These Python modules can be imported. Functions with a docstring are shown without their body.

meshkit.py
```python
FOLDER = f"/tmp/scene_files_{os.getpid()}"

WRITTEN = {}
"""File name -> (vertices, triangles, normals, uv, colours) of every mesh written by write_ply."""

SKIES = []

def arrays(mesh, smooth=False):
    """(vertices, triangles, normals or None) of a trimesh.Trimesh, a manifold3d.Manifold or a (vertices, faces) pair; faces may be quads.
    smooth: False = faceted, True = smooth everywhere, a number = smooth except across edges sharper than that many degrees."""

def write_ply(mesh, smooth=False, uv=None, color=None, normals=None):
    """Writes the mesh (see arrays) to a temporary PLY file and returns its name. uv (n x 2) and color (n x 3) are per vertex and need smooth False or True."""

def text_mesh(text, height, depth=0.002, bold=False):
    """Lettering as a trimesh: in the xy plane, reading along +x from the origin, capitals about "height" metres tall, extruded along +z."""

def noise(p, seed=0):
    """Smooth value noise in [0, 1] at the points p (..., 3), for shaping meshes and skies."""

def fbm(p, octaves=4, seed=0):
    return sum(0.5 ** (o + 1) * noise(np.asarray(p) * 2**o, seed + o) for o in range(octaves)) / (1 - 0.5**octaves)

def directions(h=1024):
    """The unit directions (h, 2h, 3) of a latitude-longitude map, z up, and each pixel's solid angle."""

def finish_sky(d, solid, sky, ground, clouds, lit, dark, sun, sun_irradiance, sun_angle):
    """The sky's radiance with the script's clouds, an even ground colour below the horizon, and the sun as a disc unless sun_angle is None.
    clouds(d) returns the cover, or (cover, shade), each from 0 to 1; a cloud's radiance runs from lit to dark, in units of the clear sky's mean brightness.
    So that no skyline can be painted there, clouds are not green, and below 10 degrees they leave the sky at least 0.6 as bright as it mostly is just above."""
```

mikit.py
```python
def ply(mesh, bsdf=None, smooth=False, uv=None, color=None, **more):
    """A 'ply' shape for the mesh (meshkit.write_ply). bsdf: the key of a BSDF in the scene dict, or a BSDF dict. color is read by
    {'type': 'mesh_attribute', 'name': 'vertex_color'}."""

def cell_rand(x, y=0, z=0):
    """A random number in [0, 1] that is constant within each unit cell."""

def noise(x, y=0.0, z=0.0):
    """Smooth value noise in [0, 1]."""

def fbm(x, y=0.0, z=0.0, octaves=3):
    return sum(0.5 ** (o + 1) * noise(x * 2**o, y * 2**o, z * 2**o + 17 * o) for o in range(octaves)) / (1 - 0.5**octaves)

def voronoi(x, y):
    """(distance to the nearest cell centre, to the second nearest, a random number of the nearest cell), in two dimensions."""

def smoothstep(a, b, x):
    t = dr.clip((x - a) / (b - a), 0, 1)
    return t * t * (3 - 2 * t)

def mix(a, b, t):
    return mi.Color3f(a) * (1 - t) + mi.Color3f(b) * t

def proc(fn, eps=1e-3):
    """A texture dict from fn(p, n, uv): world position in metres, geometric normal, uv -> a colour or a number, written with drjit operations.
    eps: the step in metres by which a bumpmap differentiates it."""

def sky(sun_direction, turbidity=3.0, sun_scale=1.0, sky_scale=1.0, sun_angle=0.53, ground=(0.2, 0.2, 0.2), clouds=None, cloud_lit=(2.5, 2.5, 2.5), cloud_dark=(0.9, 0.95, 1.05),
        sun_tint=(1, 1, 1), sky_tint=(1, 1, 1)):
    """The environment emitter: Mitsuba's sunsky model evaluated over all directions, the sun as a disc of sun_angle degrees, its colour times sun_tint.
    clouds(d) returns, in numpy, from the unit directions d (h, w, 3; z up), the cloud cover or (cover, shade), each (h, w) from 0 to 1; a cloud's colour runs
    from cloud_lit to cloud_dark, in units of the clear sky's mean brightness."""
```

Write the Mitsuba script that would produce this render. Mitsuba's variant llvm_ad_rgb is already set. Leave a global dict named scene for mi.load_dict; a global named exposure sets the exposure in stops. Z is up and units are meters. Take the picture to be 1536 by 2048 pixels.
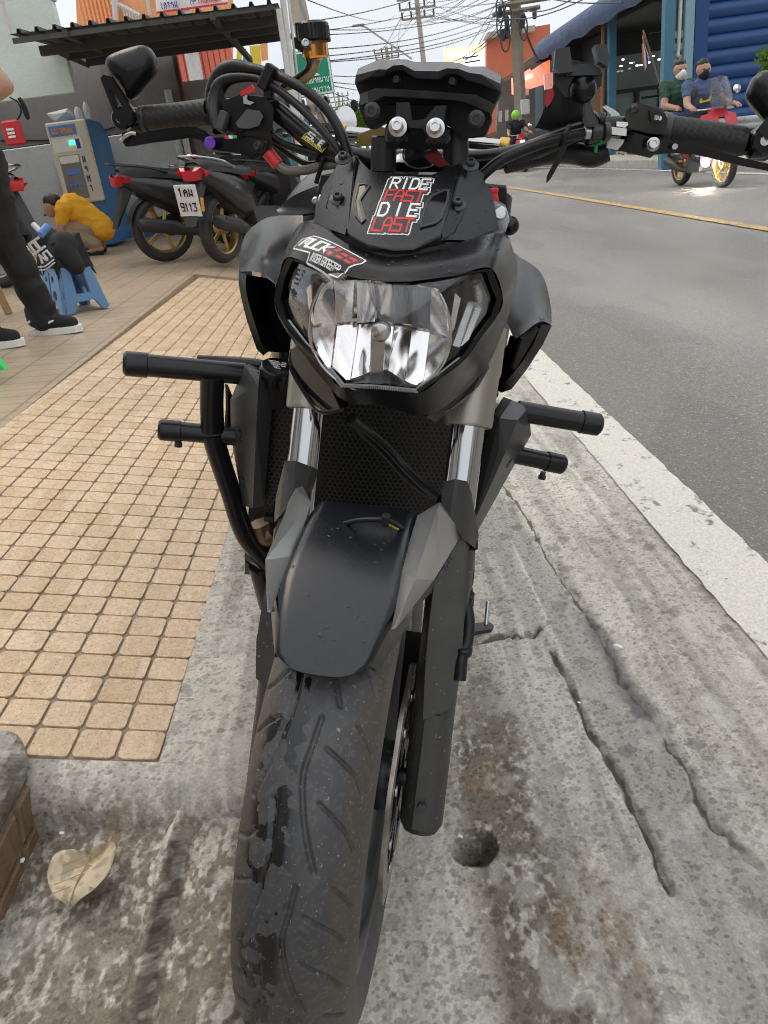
import math, random
import numpy as np, trimesh, manifold3d as m3, shapely
import drjit as dr, mitsuba as mi, mikit, meshkit
from shapely.geometry import Polygon, LineString, MultiLineString
from shapely.ops import unary_union
from mikit import proc, noise, fbm, voronoi, cell_rand, smoothstep, mix
T4 = mi.ScalarTransform4f
scene, labels = {}, {}
# ---------------------------------------------------------------- camera, sky, exposure
CAM = (0, 0, 0.98)
PITCH, ROLL = math.radians(24.6), math.radians(7.5)
fwd = np.array([0, math.cos(PITCH), -math.sin(PITCH)]); rgt = np.array([1.0, 0, 0]); dwn = np.cross(fwd, rgt)
up = -(-math.sin(ROLL) * rgt + math.cos(ROLL) * dwn)
scene['camera'] = {'type': 'perspective', 'fov': 2 * math.degrees(math.atan(768 / 1555)), 'fov_axis': 'x', 'near_clip': 0.02, 'far_clip': 3000.0,
    'to_world': T4().look_at(origin=list(CAM), target=list(np.array(CAM) + fwd), up=list(up))}
def cloud_fn(d):
    n = meshkit.fbm(d * [2.2, 2.2, 5.0] + 3.1, 4, 5)   # overcast: brightest overhead, greyer towards the horizon
    return 0.94 + 0 * n, np.clip(0.62 - 0.62 * np.clip(d[..., 2], 0, 1) + (n - 0.5) * 0.7, 0, 0.85)
scene['sky'] = mikit.sky((-0.35, 0.45, 0.82), turbidity=4, sun_scale=0.12, sky_scale=1.0, sun_angle=25, clouds=cloud_fn, cloud_lit=(3.1, 3.15, 3.2), cloud_dark=(1.35, 1.45, 1.58), ground=(0.2, 0.19, 0.18))
exposure = 2.05
# ---------------------------------------------------------------- materials
def rgb(c): return {'type': 'rgb', 'value': [float(x) for x in c]}
def mat(name, c, rough=0.5, metal=0.0, spec=0.5, coat=0.0, two=True):
    b = {'type': 'principled', 'base_color': rgb(c) if isinstance(c, (tuple, list)) else c, 'roughness': float(rough) if not isinstance(rough, dict) else rough, 'metallic': float(metal), 'specular': float(spec)}
    if coat: b['clearcoat'] = float(coat); b['clearcoat_gloss'] = 0.85
    scene[name] = {'type': 'twosided', 'b': b} if two else b
    return name
def bump(name, inner, fn, scale, eps=1e-3):
    b = scene[inner]; b = b['b'] if b['type'] == 'twosided' else b
    scene[name] = {'type': 'twosided', 'b': {'type': 'bumpmap', 't': proc(fn, eps), 'scale': float(scale), 'n': b}}
    return name
F = mi.Float
def cl(*c): return mi.Color3f(*c)
# ---------------------------------------------------------------- entries
def numbered(k):
    if k not in scene and k not in labels: return k
    n = 1
    while f'{k}_{n:03d}' in scene or f'{k}_{n:03d}' in labels: n += 1
    return f'{k}_{n:03d}'
def thing(name, label, cat, group=None):
    k = numbered(name); labels[k] = {'label': label, 'category': cat}
    if group: labels[k]['group'] = group
    return k
def add(key, mesh, bsdf, smooth=35, label=None, kind=None, to=None, **more):
    k = numbered(key)
    d = mikit.ply(mesh, bsdf, smooth=smooth, **more) if not isinstance(mesh, dict) else dict(mesh)
    if to is not None: d['to_world'] = to
    scene[k] = d
    if label or kind:
        labels[k] = {}
        if label: labels[k]['label'] = label
        if kind: labels[k]['kind'] = kind
    return k
def struct(key, mesh, bsdf, smooth=False, label=None):
    return add(key, mesh, bsdf, smooth, label=label, kind='structure')
def single(name, mesh, bsdf, label, cat, group=None, smooth=35, **kw):
    k = add(name, mesh, bsdf, smooth, **kw); labels[k] = {'label': label, 'category': cat}
    if group: labels[k]['group'] = group
    return k
# ---------------------------------------------------------------- mesh helpers
def A(*p): return np.array(p, float)
def unit(v): v = np.asarray(v, float); return v / (np.linalg.norm(v) + 1e-12)
def tm(v, f): return trimesh.Trimesh(np.asarray(v, float), np.asarray(f, int), process=False)
def cat(ms): return trimesh.util.concatenate([m for m in ms if m is not None])
def man(m): # manifold -> trimesh
    q = m.to_mesh(); return tm(q.vert_properties[:, :3], q.tri_verts)
def hull(pts): return trimesh.convex.convex_hull(np.asarray(pts, float))
def rbox(c, s, r=0.003, R=None):
    s = np.array(s) / 2; r = min(r, *(s * 0.9)); pts = []
    for x in (-1, 1):
        for y in (-1, 1):
            for z in (-1, 1):
                o = s * [x, y, z]
                for k in range(3):
                    q = o.copy()
                    for j in range(3):
                        if j != k: q[j] -= [x, y, z][j] * r
                    pts.append(q)
    p = np.array(pts)
    if R is not None: p = p @ np.asarray(R).T
    return hull(p + np.asarray(c, float))
def box(c, s, R=None):
    m = trimesh.creation.box(s)
    if R is not None: m.vertices = m.vertices @ np.asarray(R).T
    m.apply_translation(c); return m
def rotz(a): c, s = math.cos(a), math.sin(a); return np.array([[c, -s, 0], [s, c, 0], [0, 0, 1.0]])
def roty(a): c, s = math.cos(a), math.sin(a); return np.array([[c, 0, s], [0, 1.0, 0], [-s, 0, c]])
def rotx(a): c, s = math.cos(a), math.sin(a); return np.array([[1.0, 0, 0], [0, c, -s], [0, s, c]])
def spline(P, n=8):
    P = np.asarray(P, float)
    if len(P) < 3: return P
    Q = np.vstack([2 * P[0] - P[1], P, 2 * P[-1] - P[-2]]); out = []
    for i in range(1, len(Q) - 2):
        a, b, c, d = Q[i - 1], Q[i], Q[i + 1], Q[i + 2]
        for t in np.arange(n) / n:
            out.append(0.5 * (2 * b + (c - a) * t + (2 * a - 5 * b + 4 * c - d) * t * t + (3 * b - a - 3 * c + d) * t ** 3))
    out.append(P[-1]); return np.array(out)
def tube(P, r, n=14, smooth=8, caps=True):
    P = np.asarray(P, float); m0 = len(P)
    r = np.broadcast_to(np.asarray(r, float), (m0,)).copy()
    if smooth and m0 > 2:
        r = np.interp(np.linspace(0, m0 - 1, (m0 - 1) * smooth + 1), np.arange(m0), r); P = spline(P, smooth)
    t = np.gradient(P, axis=0); t /= np.linalg.norm(t, axis=1, keepdims=True) + 1e-12
    a = np.cross(t[0], [0, 0, 1.0] if abs(t[0][2]) < 0.9 else [1.0, 0, 0]); a = unit(a)
    V = []; ang = np.arange(n) * 2 * np.pi / n
    for i in range(len(P)):
        a = unit(a - t[i] * (a @ t[i])); b = np.cross(t[i], a)
        V.append(P[i] + r[i] * (np.cos(ang)[:, None] * a + np.sin(ang)[:, None] * b))
    V = np.vstack(V); F_ = []
    for i in range(len(P) - 1):
        for j in range(n):
            k = (j + 1) % n
            F_ += [[i * n + j, (i + 1) * n + k, (i + 1) * n + j], [i * n + j, i * n + k, (i + 1) * n + k]]
    if caps:
        V = np.vstack([V, P[:1], P[-1:]]); L = (len(P) - 1) * n; c0 = len(V) - 2
        for j in range(n):
            k = (j + 1) % n
            F_ += [[c0, k, j], [c0 + 1, L + j, L + k]]
    m = tm(V, F_)
    if m.volume < 0: m.invert()
    return m
def cyl(p0, p1, r, r1=None, n=24, ch=0.0):
    p0, p1 = np.asarray(p0, float), np.asarray(p1, float); r1 = r if r1 is None else r1
    if ch:
        d = unit(p1 - p0); return tube([p0, p0 + d * ch, p1 - d * ch, p1], [r - ch, r, r1, r1 - ch], n, 0)
    return tube([p0, p1], [r, r1], n, 0)
def revolve(prof, c, axis, n=32, closed=False):
    """prof: (radius, along) rows."""
    axis = unit(axis); a = unit(np.cross(axis, [0, 0, 1.0] if abs(axis[2]) < 0.9 else [1.0, 0, 0])); b = np.cross(axis, a)
    prof = np.asarray(prof, float); ang = np.arange(n) * 2 * np.pi / n
    V = np.vstack([np.asarray(c) + axis * z + r * (np.cos(ang)[:, None] * a + np.sin(ang)[:, None] * b) for r, z in prof]); F_ = []
    m = len(prof); rows = m if closed else m - 1
    for i in range(rows):
        i2 = (i + 1) % m
        for j in range(n):
            k = (j + 1) % n
            F_ += [[i * n + j, i2 * n + k, i2 * n + j], [i * n + j, i * n + k, i2 * n + k]]
    q = tm(V, F_)
    return q
def grid(rows, closed=False):
    rows = np.asarray(rows, float); h, w = rows.shape[:2]; F_ = []
    for i in range(h - 1):
        for j in range(w if closed else w - 1):
            k = (j + 1) % w
            F_ += [[i * w + j, i * w + k, (i + 1) * w + k], [i * w + j, (i + 1) * w + k, (i + 1) * w + j]]
    return tm(rows.reshape(-1, 3), F_)
def gridspline(rows, n=5, m=5):
    rows = np.array([spline(r, n) for r in np.asarray(rows, float)])
    return grid(np.stack([spline(rows[:, j], m) for j in range(rows.shape[1])], 1))
def thick(mesh, d):
    """Gives an open sheet the thickness d along its vertex normals (backwards)."""
    v, f = np.array(mesh.vertices), np.array(mesh.faces); n = np.array(mesh.vertex_normals); k = len(v)
    e = np.sort(mesh.edges, axis=1); u, c = np.unique(e, axis=0, return_counts=True); bs = set(map(tuple, u[c == 1])); F_ = [f, f[:, ::-1] + k]
    side = []
    for a, b in mesh.edges:
        if tuple(sorted((a, b))) in bs: side += [[b, a, a + k], [b, a + k, b + k]]
    return tm(np.vstack([v, v - n * d]), np.vstack(F_ + ([side] if side else [])))
def fan(ring, centre, steps=4, bulge=None):
    """Closed ring filled towards a centre point."""
    ring = np.asarray(ring, float); c = np.asarray(centre, float); rows = []
    for k in range(steps + 1):
        t = k / steps; p = ring * (1 - t) + c * t
        if bulge is not None: p = p + np.asarray(bulge) * (1 - (1 - t) ** 2 - t * 0) * 1.0
        rows.append(p)
    m = grid(rows, closed=True); return m
def prism(poly, fr, d, ch=0.0):
    """Shapely polygon in the plane of frame (o, u, v); thickness d along n = u x v, with a chamfer."""
    o, u, v = [np.asarray(x, float) for x in fr]; n = np.cross(u, v); out = []
    for g in getattr(poly, 'geoms', [poly]):
        if g.is_empty or g.area < 1e-9: continue
        if ch:
            cs = m3.CrossSection([np.array(r.coords)[:-1] for r in [g.exterior, *g.interiors]], m3.FillRule.EvenOdd)
            ins = cs.offset(-ch, m3.JoinType.Miter, 2.0)
            a = m3.Manifold.extrude(cs, d - 2 * ch).translate([0, 0, ch]); parts = [a]
            if ins.area() > 0: parts.append(m3.Manifold.extrude(ins, d))
            m = man(m3.Manifold.batch_boolean(parts, m3.OpType.Add))
        else:
            m = trimesh.creation.extrude_polygon(g, d, engine='earcut')
        p = m.vertices; out.append(tm(o + p[:, :1] * u + p[:, 1:2] * v + p[:, 2:] * n, m.faces))
    return cat(out)
def plane_of(pts, xdir):
    """Best-fit frame of points: origin, u (near xdir), v; n = u x v."""
    p = np.asarray(pts, float); o = p.mean(0); n = np.linalg.svd(p - o)[2][2]
    u = unit(np.asarray(xdir, float) - n * (np.asarray(xdir) @ n)); v = np.cross(n, u)
    return o, u, v
def in_plane(pts, fr):
    o, u, v = fr; p = np.asarray(pts, float) - o; return np.c_[p @ u, p @ v]
def panel(pts, d, ch=0.0, face=(0, -1, 0), up=(0, 0, 1)):
    """Flat plate from 3-D outline points, its front towards face."""
    p = np.asarray(pts, float); o = p.mean(0); n = np.linalg.svd(p - o)[2][2]
    if n @ np.asarray(face, float) < 0: n = -n
    v = unit(np.asarray(up, float) - n * (n @ np.asarray(up, float))); u = np.cross(v, n)
    return prism(Polygon(in_plane(p, (o, u, v))).buffer(0), (o - n * d, u, v), d, ch)
def xf(m, R, t):
    q = tm(np.asarray(m.vertices) @ np.asarray(R).T + np.asarray(t), m.faces); return q
def orient(m, d):
    v, f = np.asarray(m.vertices), np.asarray(m.faces); n = np.cross(v[f[:, 1]] - v[f[:, 0]], v[f[:, 2]] - v[f[:, 0]]).sum(0)
    return tm(v, f[:, ::-1] if n @ np.asarray(d, float) < 0 else f)
def mirror(m):
    return tm(np.asarray(m.vertices) * [-1, 1, 1], np.asarray(m.faces)[:, ::-1])
def blob(bones, edge=0.02, it=8):
    """One continuous smooth surface over tapered bones (p0, r0, p1, r1)."""
    ms = []
    for p0, r0, p1, r1 in bones:
        s0 = m3.Manifold.sphere(r0, 14).translate(list(map(float, p0))); s1 = m3.Manifold.sphere(r1, 14).translate(list(map(float, p1)))
        ms.append(m3.Manifold.batch_hull([s0, s1]))
    m = man(m3.Manifold.batch_boolean(ms, m3.OpType.Add).refine_to_length(edge)); m = trimesh.Trimesh(m.vertices, m.faces, process=True)
    trimesh.smoothing.filter_taubin(m, lamb=0.5, nu=0.53, iterations=it); return m
def folds(m, amp, f=(16, 16, 30), s=4):
    v = np.array(m.vertices); n = np.array(m.vertex_normals); m.vertices = v + n * ((meshkit.fbm(v * f + 7, 3, s) - .5) * amp)[:, None]; return m
# ---------------------------------------------------------------- stroke lettering (blocky sticker hand and Thai signs)
GL = {'A': ['0,0 0,4 1,6 3,6 4,4 4,0', '0,2.4 4,2.4'], 'B': ['0,0 0,6 3,6 4,5 4,4 3,3.2 0,3.2', '3,3.2 4,2.3 4,1 3,0 0,0'], 'C': ['4,6 0,6 0,0 4,0'], 'D': ['0,0 0,6 2.8,6 4,4.6 4,1.4 2.8,0 0,0'], 'E': ['4,6 0,6 0,0 4,0', '0,3 3.4,3'],
 'F': ['4,6 0,6 0,0', '0,3 3.4,3'], 'G': ['4,6 0,6 0,0 4,0 4,3 2.2,3'], 'H': ['0,0 0,6', '4,0 4,6', '0,3 4,3'], 'I': ['2,0 2,6'], 'K': ['0,0 0,6', '4,6 0.4,3 4,0'], 'L': ['0,6 0,0 4,0'], 'M': ['0,0 0,6 4,6 4,0', '2,6 2,2'], 'N': ['0,0 0,6 4,6 4,0'],
 'R': ['0,0 0,6 3.2,6 4,5 4,4 3.2,3 0,3', '1.6,3 4,0'], 'S': ['4,6 0,6 0,3.2 4,2.8 4,0 0,0'], 'T': ['0,6 4,6', '2,6 2,0'], 'U': ['0,6 0,0 4,0 4,6'], 'O': ['0,0 0,6 4,6 4,0 0,0'], 'V': ['0,6 2,0 4,6'], 'Y': ['0,6 2,3 4,6', '2,3 2,0'], 'Q': ['0,0 0,6 4,6 4,0 0,0', '2.5,1.5 4.4,-0.6'],
 '0': ['1,0 0,1 0,5 1,6 3,6 4,5 4,1 3,0 1,0'], '1': ['1,5 2,6 2,0'], '3': ['0,6 4,6 2,3.6 4,2.4 4,1 3,0 0,0'], '9': ['4,3 0,3 0,6 4,6 4,0 1,0'], '7': ['0,6 4,6 1.5,0'], '2': ['0,6 4,6 4,3.4 0,0 4,0'], '5': ['4,6 0,6 0,3.4 4,3.4 4,0 0,0'], '8': ['0,0 0,6 4,6 4,0 0,0', '0,3 4,3'], '-': ['0.5,3 3.5,3'], '.': ['0.6,0 0.7,0.1'],
 'k': ['0.6,0 0.6,4 2,5.2 3.6,4 3.6,0', '0.6,2.2 2.2,3'], 'r': ['0.5,4.6 2,5.2 3.3,4.6 2,3 3.2,1.6 3.2,0.2'], 'w': ['0.6,5 0.4,0 3.6,0 3.6,5', '2,0 2,2'], 'o': ['3.2,0 3.6,3.2 2,5.2 0.4,3.6 2,2.8'], 'n': ['0.6,5 0.6,0', '0.6,2 3.4,0.4 3.4,5'], 'm': ['0.6,5 1,0 3.4,1 3.4,5', '3.4,1 2.2,0'],
 'e': ['2,5.4 2,0.4 2.8,0'], 'h': ['0.4,0 0.4,5 2,3.2 3.6,5 3.6,0'], 'g': ['0.4,4.6 1.6,5 1.6,0 3.8,0 3.8,5'], 'u': ['0.2,5 1,4.4 1,0 3.6,0 3.6,5'], 'a': ['1,4.6 2.4,5.2 3.2,4.2 3.2,0'], 'q': ['0.5,0 0.5,4 2.2,5 3.6,3.6 3.6,0', '2,2.4 2.2,1.2'], "'": ['0.8,6.2 2,7.6 3.6,6.2'], '^': ['1.6,6 3.2,7.4 3.4,6.2']}
def strokes(text, h, width=0.85, weight=0.17, slant=0.0, gap=0.42, cap=3):
    s = h / 6.0; x = 0.0; g = []
    for ch in text:
        if ch == ' ': x += 3.0 * s * width; continue
        if ch in "'^": x -= (4 + gap * 3) * s * width
        for st in GL[ch]:
            q = [tuple(map(float, p.split(','))) for p in st.split()]
            q = [(x + a * s * width + slant * b * s, b * s) for a, b in q]
            g.append(LineString(q).buffer(weight * h / 2, cap_style=cap, join_style=2, mitre_limit=2.0))
        x += (4 + gap * 3) * s * width
    return unary_union(g), x - gap * 3 * s * width
def place2d(g, ox, oy, ang=0.0):
    g = shapely.affinity.rotate(g, ang, origin=(0, 0)); return shapely.affinity.translate(g, ox, oy)

# ---------------------------------------------------------------- plain materials
mat('m_black', (0.006, 0.006, 0.007), 0.27, 0, 0.42); mat('m_black_soft', (0.011, 0.011, 0.012), 0.55, 0, .3); mat('m_gloss', (0.007, 0.007, 0.008), 0.12, 0, .4)
mat('m_tube', (0.008, 0.008, 0.009), 0.24, 0, .4); mat('m_dark', (0.05, 0.052, 0.055), 0.4, 0.4); mat('m_silver_grey', (0.42, 0.42, 0.41), 0.3, 0.75)
mat('m_guard', (0.06, 0.06, 0.06), 0.45, 0.4); mat('m_hose', (0.01, 0.01, 0.011), 0.4, 0, .35); mat('m_champ', (0.36, 0.34, 0.29), 0.38, 0.7); mat('m_gold', (0.62, 0.4, 0.1), 0.3, 0.9)
mat('m_steel', (0.62, 0.62, 0.62), 0.28, 1.0); mat('m_alu', (0.5, 0.5, 0.5), 0.38, 1.0); mat('m_red', (0.62, 0.02, 0.025), 0.35); mat('m_red_cloth', (0.16, 0.012, 0.01), 0.7); mat('m_white', (0.78, 0.78, 0.76), 0.5)
mat('m_cream', (0.68, 0.66, 0.6), 0.5); mat('m_yellow', (0.75, 0.6, 0.03), 0.5); mat('m_sticker_black', (0.03, 0.03, 0.032), 0.4); mat('m_sticker_red', (0.62, 0.035, 0.03), 0.4); mat('m_screen', (0.03, 0.033, 0.036), 0.08)
mat('m_purple', (0.14, 0.05, 0.4), 0.3, 0.6); mat('m_orange', (0.8, 0.3, 0.05), 0.5); mat('m_green', (0.03, 0.4, 0.12), 0.5); mat('m_bronze', (0.3, 0.2, 0.06), 0.5, 0.5); mat('m_radiator_edge', (0.03, 0.03, 0.03), 0.5, 0.3)
mat('m_braid', (0.2, 0.19, 0.17), 0.5, 0.5); mat('m_exhaust', (0.24, 0.17, 0.11), 0.35, 0.9); mat('m_water', (0.02, 0.02, 0.022), 0.04, 0, 0.6)
mat('m_chrome', (0.5, 0.5, 0.5), 0.1, 1.0)
scene['m_mirror'] = {'type': 'twosided', 'b': {'type': 'roughconductor', 'material': 'Al', 'alpha': 0.02}}
scene['m_lens'] = {'type': 'thindielectric', 'int_ior': 1.49}
scene['m_clear_edge'] = {'type': 'principled', 'base_color': rgb((0.3, 0.31, 0.31)), 'roughness': 0.2, 'specular': 0.6}
scene['m_amber'] = {'type': 'principled', 'base_color': rgb((0.75, 0.3, 0.05)), 'roughness': 0.12, 'spec_trans': 0.75, 'eta': 1.3}
scene['m_amber_hose'] = {'type': 'twosided', 'b': {'type': 'principled', 'base_color': rgb((0.42, 0.28, 0.12)), 'roughness': 0.25}}
# ---------------------------------------------------------------- procedural ground materials
def tex_concrete(p, n, uv):
    x, y = p.x, p.y + p.z * 0.9
    big = fbm(x * 3.1, y * 1.4, 2.0, 4); fine = fbm(x * 60, y * 60, 1.0, 3); grit = noise(x * 420, y * 420)
    c = mix((0.38, 0.355, 0.308), (0.54, 0.51, 0.445), smoothstep(0.3, 0.72, big * 0.7 + fine * 0.3))
    streak = fbm(p.x * 46, p.y * 2.6, 8.0, 3); c = c * (0.80 + 0.36 * smoothstep(0.3, 0.7, streak))
    # brown gritty drain stains, dragged along the kerb
    wob = (fbm(y * 2.2, 3.0, 0.5, 3) - 0.5) * 0.08
    def band(cx, w, y0, y1): return smoothstep(w, w * 0.35, dr.abs(x - cx - wob)) * smoothstep(y1, y1 - 0.35, y) * smoothstep(y0 - 0.2, y0, y)
    st = dr.maximum(band(0.125, 0.1, -3.0, 1.45), band(0.235, 0.035, -3.0, 1.05) * 0.7)
    st = dr.maximum(st, smoothstep(-0.1, -0.25, p.x) * smoothstep(0.92, 0.84, p.y) * 0.95)
    sm = st * smoothstep(0.37, 0.52, fbm(x * 110, y * 70, 4.0, 4) * 0.5 + 0.3 * fbm(x * 16, y * 5, 2.0, 3) + 0.2 * streak)
    c = mix(c, (0.115, 0.085, 0.056), sm * 0.82)
    rust = smoothstep(0.62, 0.72, fbm(x * 9, y * 7, 9.0, 4)) * st
    c = mix(c, (0.28, 0.17, 0.08), rust * 0.35)
    # smooth grey repair strip beside the long crack
    strip = smoothstep(0.325, 0.335, x) * smoothstep(0.47, 0.43, x + (y - 0.9) * 0.07)
    c = mix(c, (0.27, 0.262, 0.24), strip * 0.6)
    # drying rain spots
    ag, _, ar = voronoi(x * 190, y * 190); c = c * (0.93 + 0.13 * ar) * (1 - 0.10 * smoothstep(0.35, 0.62, ag))
    pit = smoothstep(0.74, 0.84, noise(x * 130, y * 130, 6.0)); c = mix(c, (0.16, 0.13, 0.1), pit * 0.4 * smoothstep(0.35, 0.6, fbm(x * 7, y * 5, 3.0, 3)))
    d3, _, r3 = voronoi(x * 88 + 9, y * 88)
    d1, _, r1 = voronoi(x * 46, y * 46); d2, _, r2 = voronoi(x * 19 + 5, y * 19)
    wb = (fbm(x * 160, y * 160, 3.0, 2) - 0.5) * 0.4; near = smoothstep(5.0, 1.2, y)
    wet = smoothstep(0.30, 0.22, d1 + wb) * smoothstep(0.52, 0.56, r1) + smoothstep(0.36, 0.28, d2 + wb) * smoothstep(0.78, 0.82, r2) + smoothstep(0.34, 0.22, d3 + wb) * smoothstep(0.55, 0.6, r3) * near
    c = c * (1 - 0.33 * dr.minimum(wet, 1) * (0.35 + 0.65 * smoothstep(0.25, 0.55, fbm(x * 5, y * 5, 7.0, 3))))
    ck = mi.Float(1.0)
    for P_ in CRK:
        for (a_, b_), (c_, e_) in zip(P_[:-1], P_[1:]):
            vx, vy = c_ - a_, e_ - b_; t_ = dr.clip(((p.x - a_) * vx + (p.y - b_) * vy) / (vx * vx + vy * vy), 0, 1); ck = dr.minimum(ck, dr.sqrt(dr.square(p.x - a_ - t_ * vx) + dr.square(p.y - b_ - t_ * vy)))
    ckw = 0.003 + 0.007 * smoothstep(0.45, 0.75, fbm(p.x * 40, p.y * 25, 2.0, 3))
    c = mix(c, (0.075, 0.06, 0.045), smoothstep(ckw, ckw * 0.3, ck) * 0.8)
    tar = smoothstep(0.035, 0.012, ck + 0.03 * (fbm(p.x * 30, p.y * 30, 5.0, 3) - 0.5)) * smoothstep(0.38, 0.41, p.x) * smoothstep(1.0, 1.1, p.y) * smoothstep(1.5, 1.4, p.y)
    c = mix(c, (0.12, 0.118, 0.12), tar * 0.7)
    lime = smoothstep(0.6, 0.75, fbm(x * 22, y * 16, 12.0, 4)); c = mix(c, (0.5, 0.485, 0.44), lime * 0.45)
    c = c * (0.86 + 0.28 * grit)
    return c
def tex_concrete_rough(p, n, uv): return 0.62 + 0.25 * fbm(p.x * 30, p.y * 30, 0.0, 2)
scene['m_concrete'] = {'type': 'twosided', 'b': {'type': 'bumpmap', 't': proc(lambda p, n, uv: fbm(p.x * 110, p.y * 110, p.z * 110, 3) + 0.6 * fbm(p.x * 26, p.y * 26, p.z * 26, 2), 2e-3), 'scale': 0.0035,
    'n': {'type': 'principled', 'base_color': proc(tex_concrete), 'roughness': proc(tex_concrete_rough), 'specular': 0.4}}}
def tex_asphalt(p, n, uv):
    x, y = p.x, p.y
    big = fbm(x * 0.9, y * 0.35, 1.0, 4); sp = noise(x * 260, y * 260); sp2 = noise(x * 90, y * 90)
    c = mix((0.165, 0.155, 0.142), (0.215, 0.203, 0.186), smoothstep(0.25, 0.75, big))
    c = c * (0.7 + 0.42 * sp + 0.22 * sp2)
    lane = smoothstep(0.5, 0.1, dr.abs(x - 1.7)) * 0.10 - smoothstep(0.4, 0.1, dr.abs(x - 2.35)) * 0.12; c = c * (1 + lane * (0.4 + big)); patch = smoothstep(0.60, 0.63, fbm(x * 1.7 + 4, y * 0.5, 8.0, 3)); c = c * (1 - 0.13 * patch)
    pal = smoothstep(0.8, 0.9, noise(x * 150, y * 150, 4)); return mix(c, (0.36, 0.34, 0.31), pal * 0.5)
def tex_asphalt_rough(p, n, uv): return 0.42 + 0.22 * smoothstep(0.3, 0.7, fbm(p.x * 1.1, p.y * 0.4, 5.0, 4)) + 0.1 * noise(p.x * 120, p.y * 120)
scene['m_asphalt'] = {'type': 'twosided', 'b': {'type': 'bumpmap', 't': proc(lambda p, n, uv: fbm(p.x * 130, p.y * 130, 0.0, 3), 2e-3), 'scale': 0.004, 'n': {'type': 'principled', 'base_color': proc(tex_asphalt), 'roughness': proc(tex_asphalt_rough), 'specular': 0.5}}}
def tex_paint(c0, wear):
    def fn(p, n, uv):
        w = fbm(p.x * 24, p.y * 14, 3.0, 4); g = noise(p.x * 300, p.y * 300); gg = fbm(p.x * 80, p.y * 80, 1.0, 3)
        return mix(c0, (0.2, 0.19, 0.17), smoothstep(wear, wear + 0.16, w * 0.6 + gg * 0.4)) * (0.82 + 0.3 * g)
    return proc(fn)
scene['m_line_white'] = {'type': 'principled', 'base_color': tex_paint((0.58, 0.56, 0.5), 0.6), 'roughness': 0.6}
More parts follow.
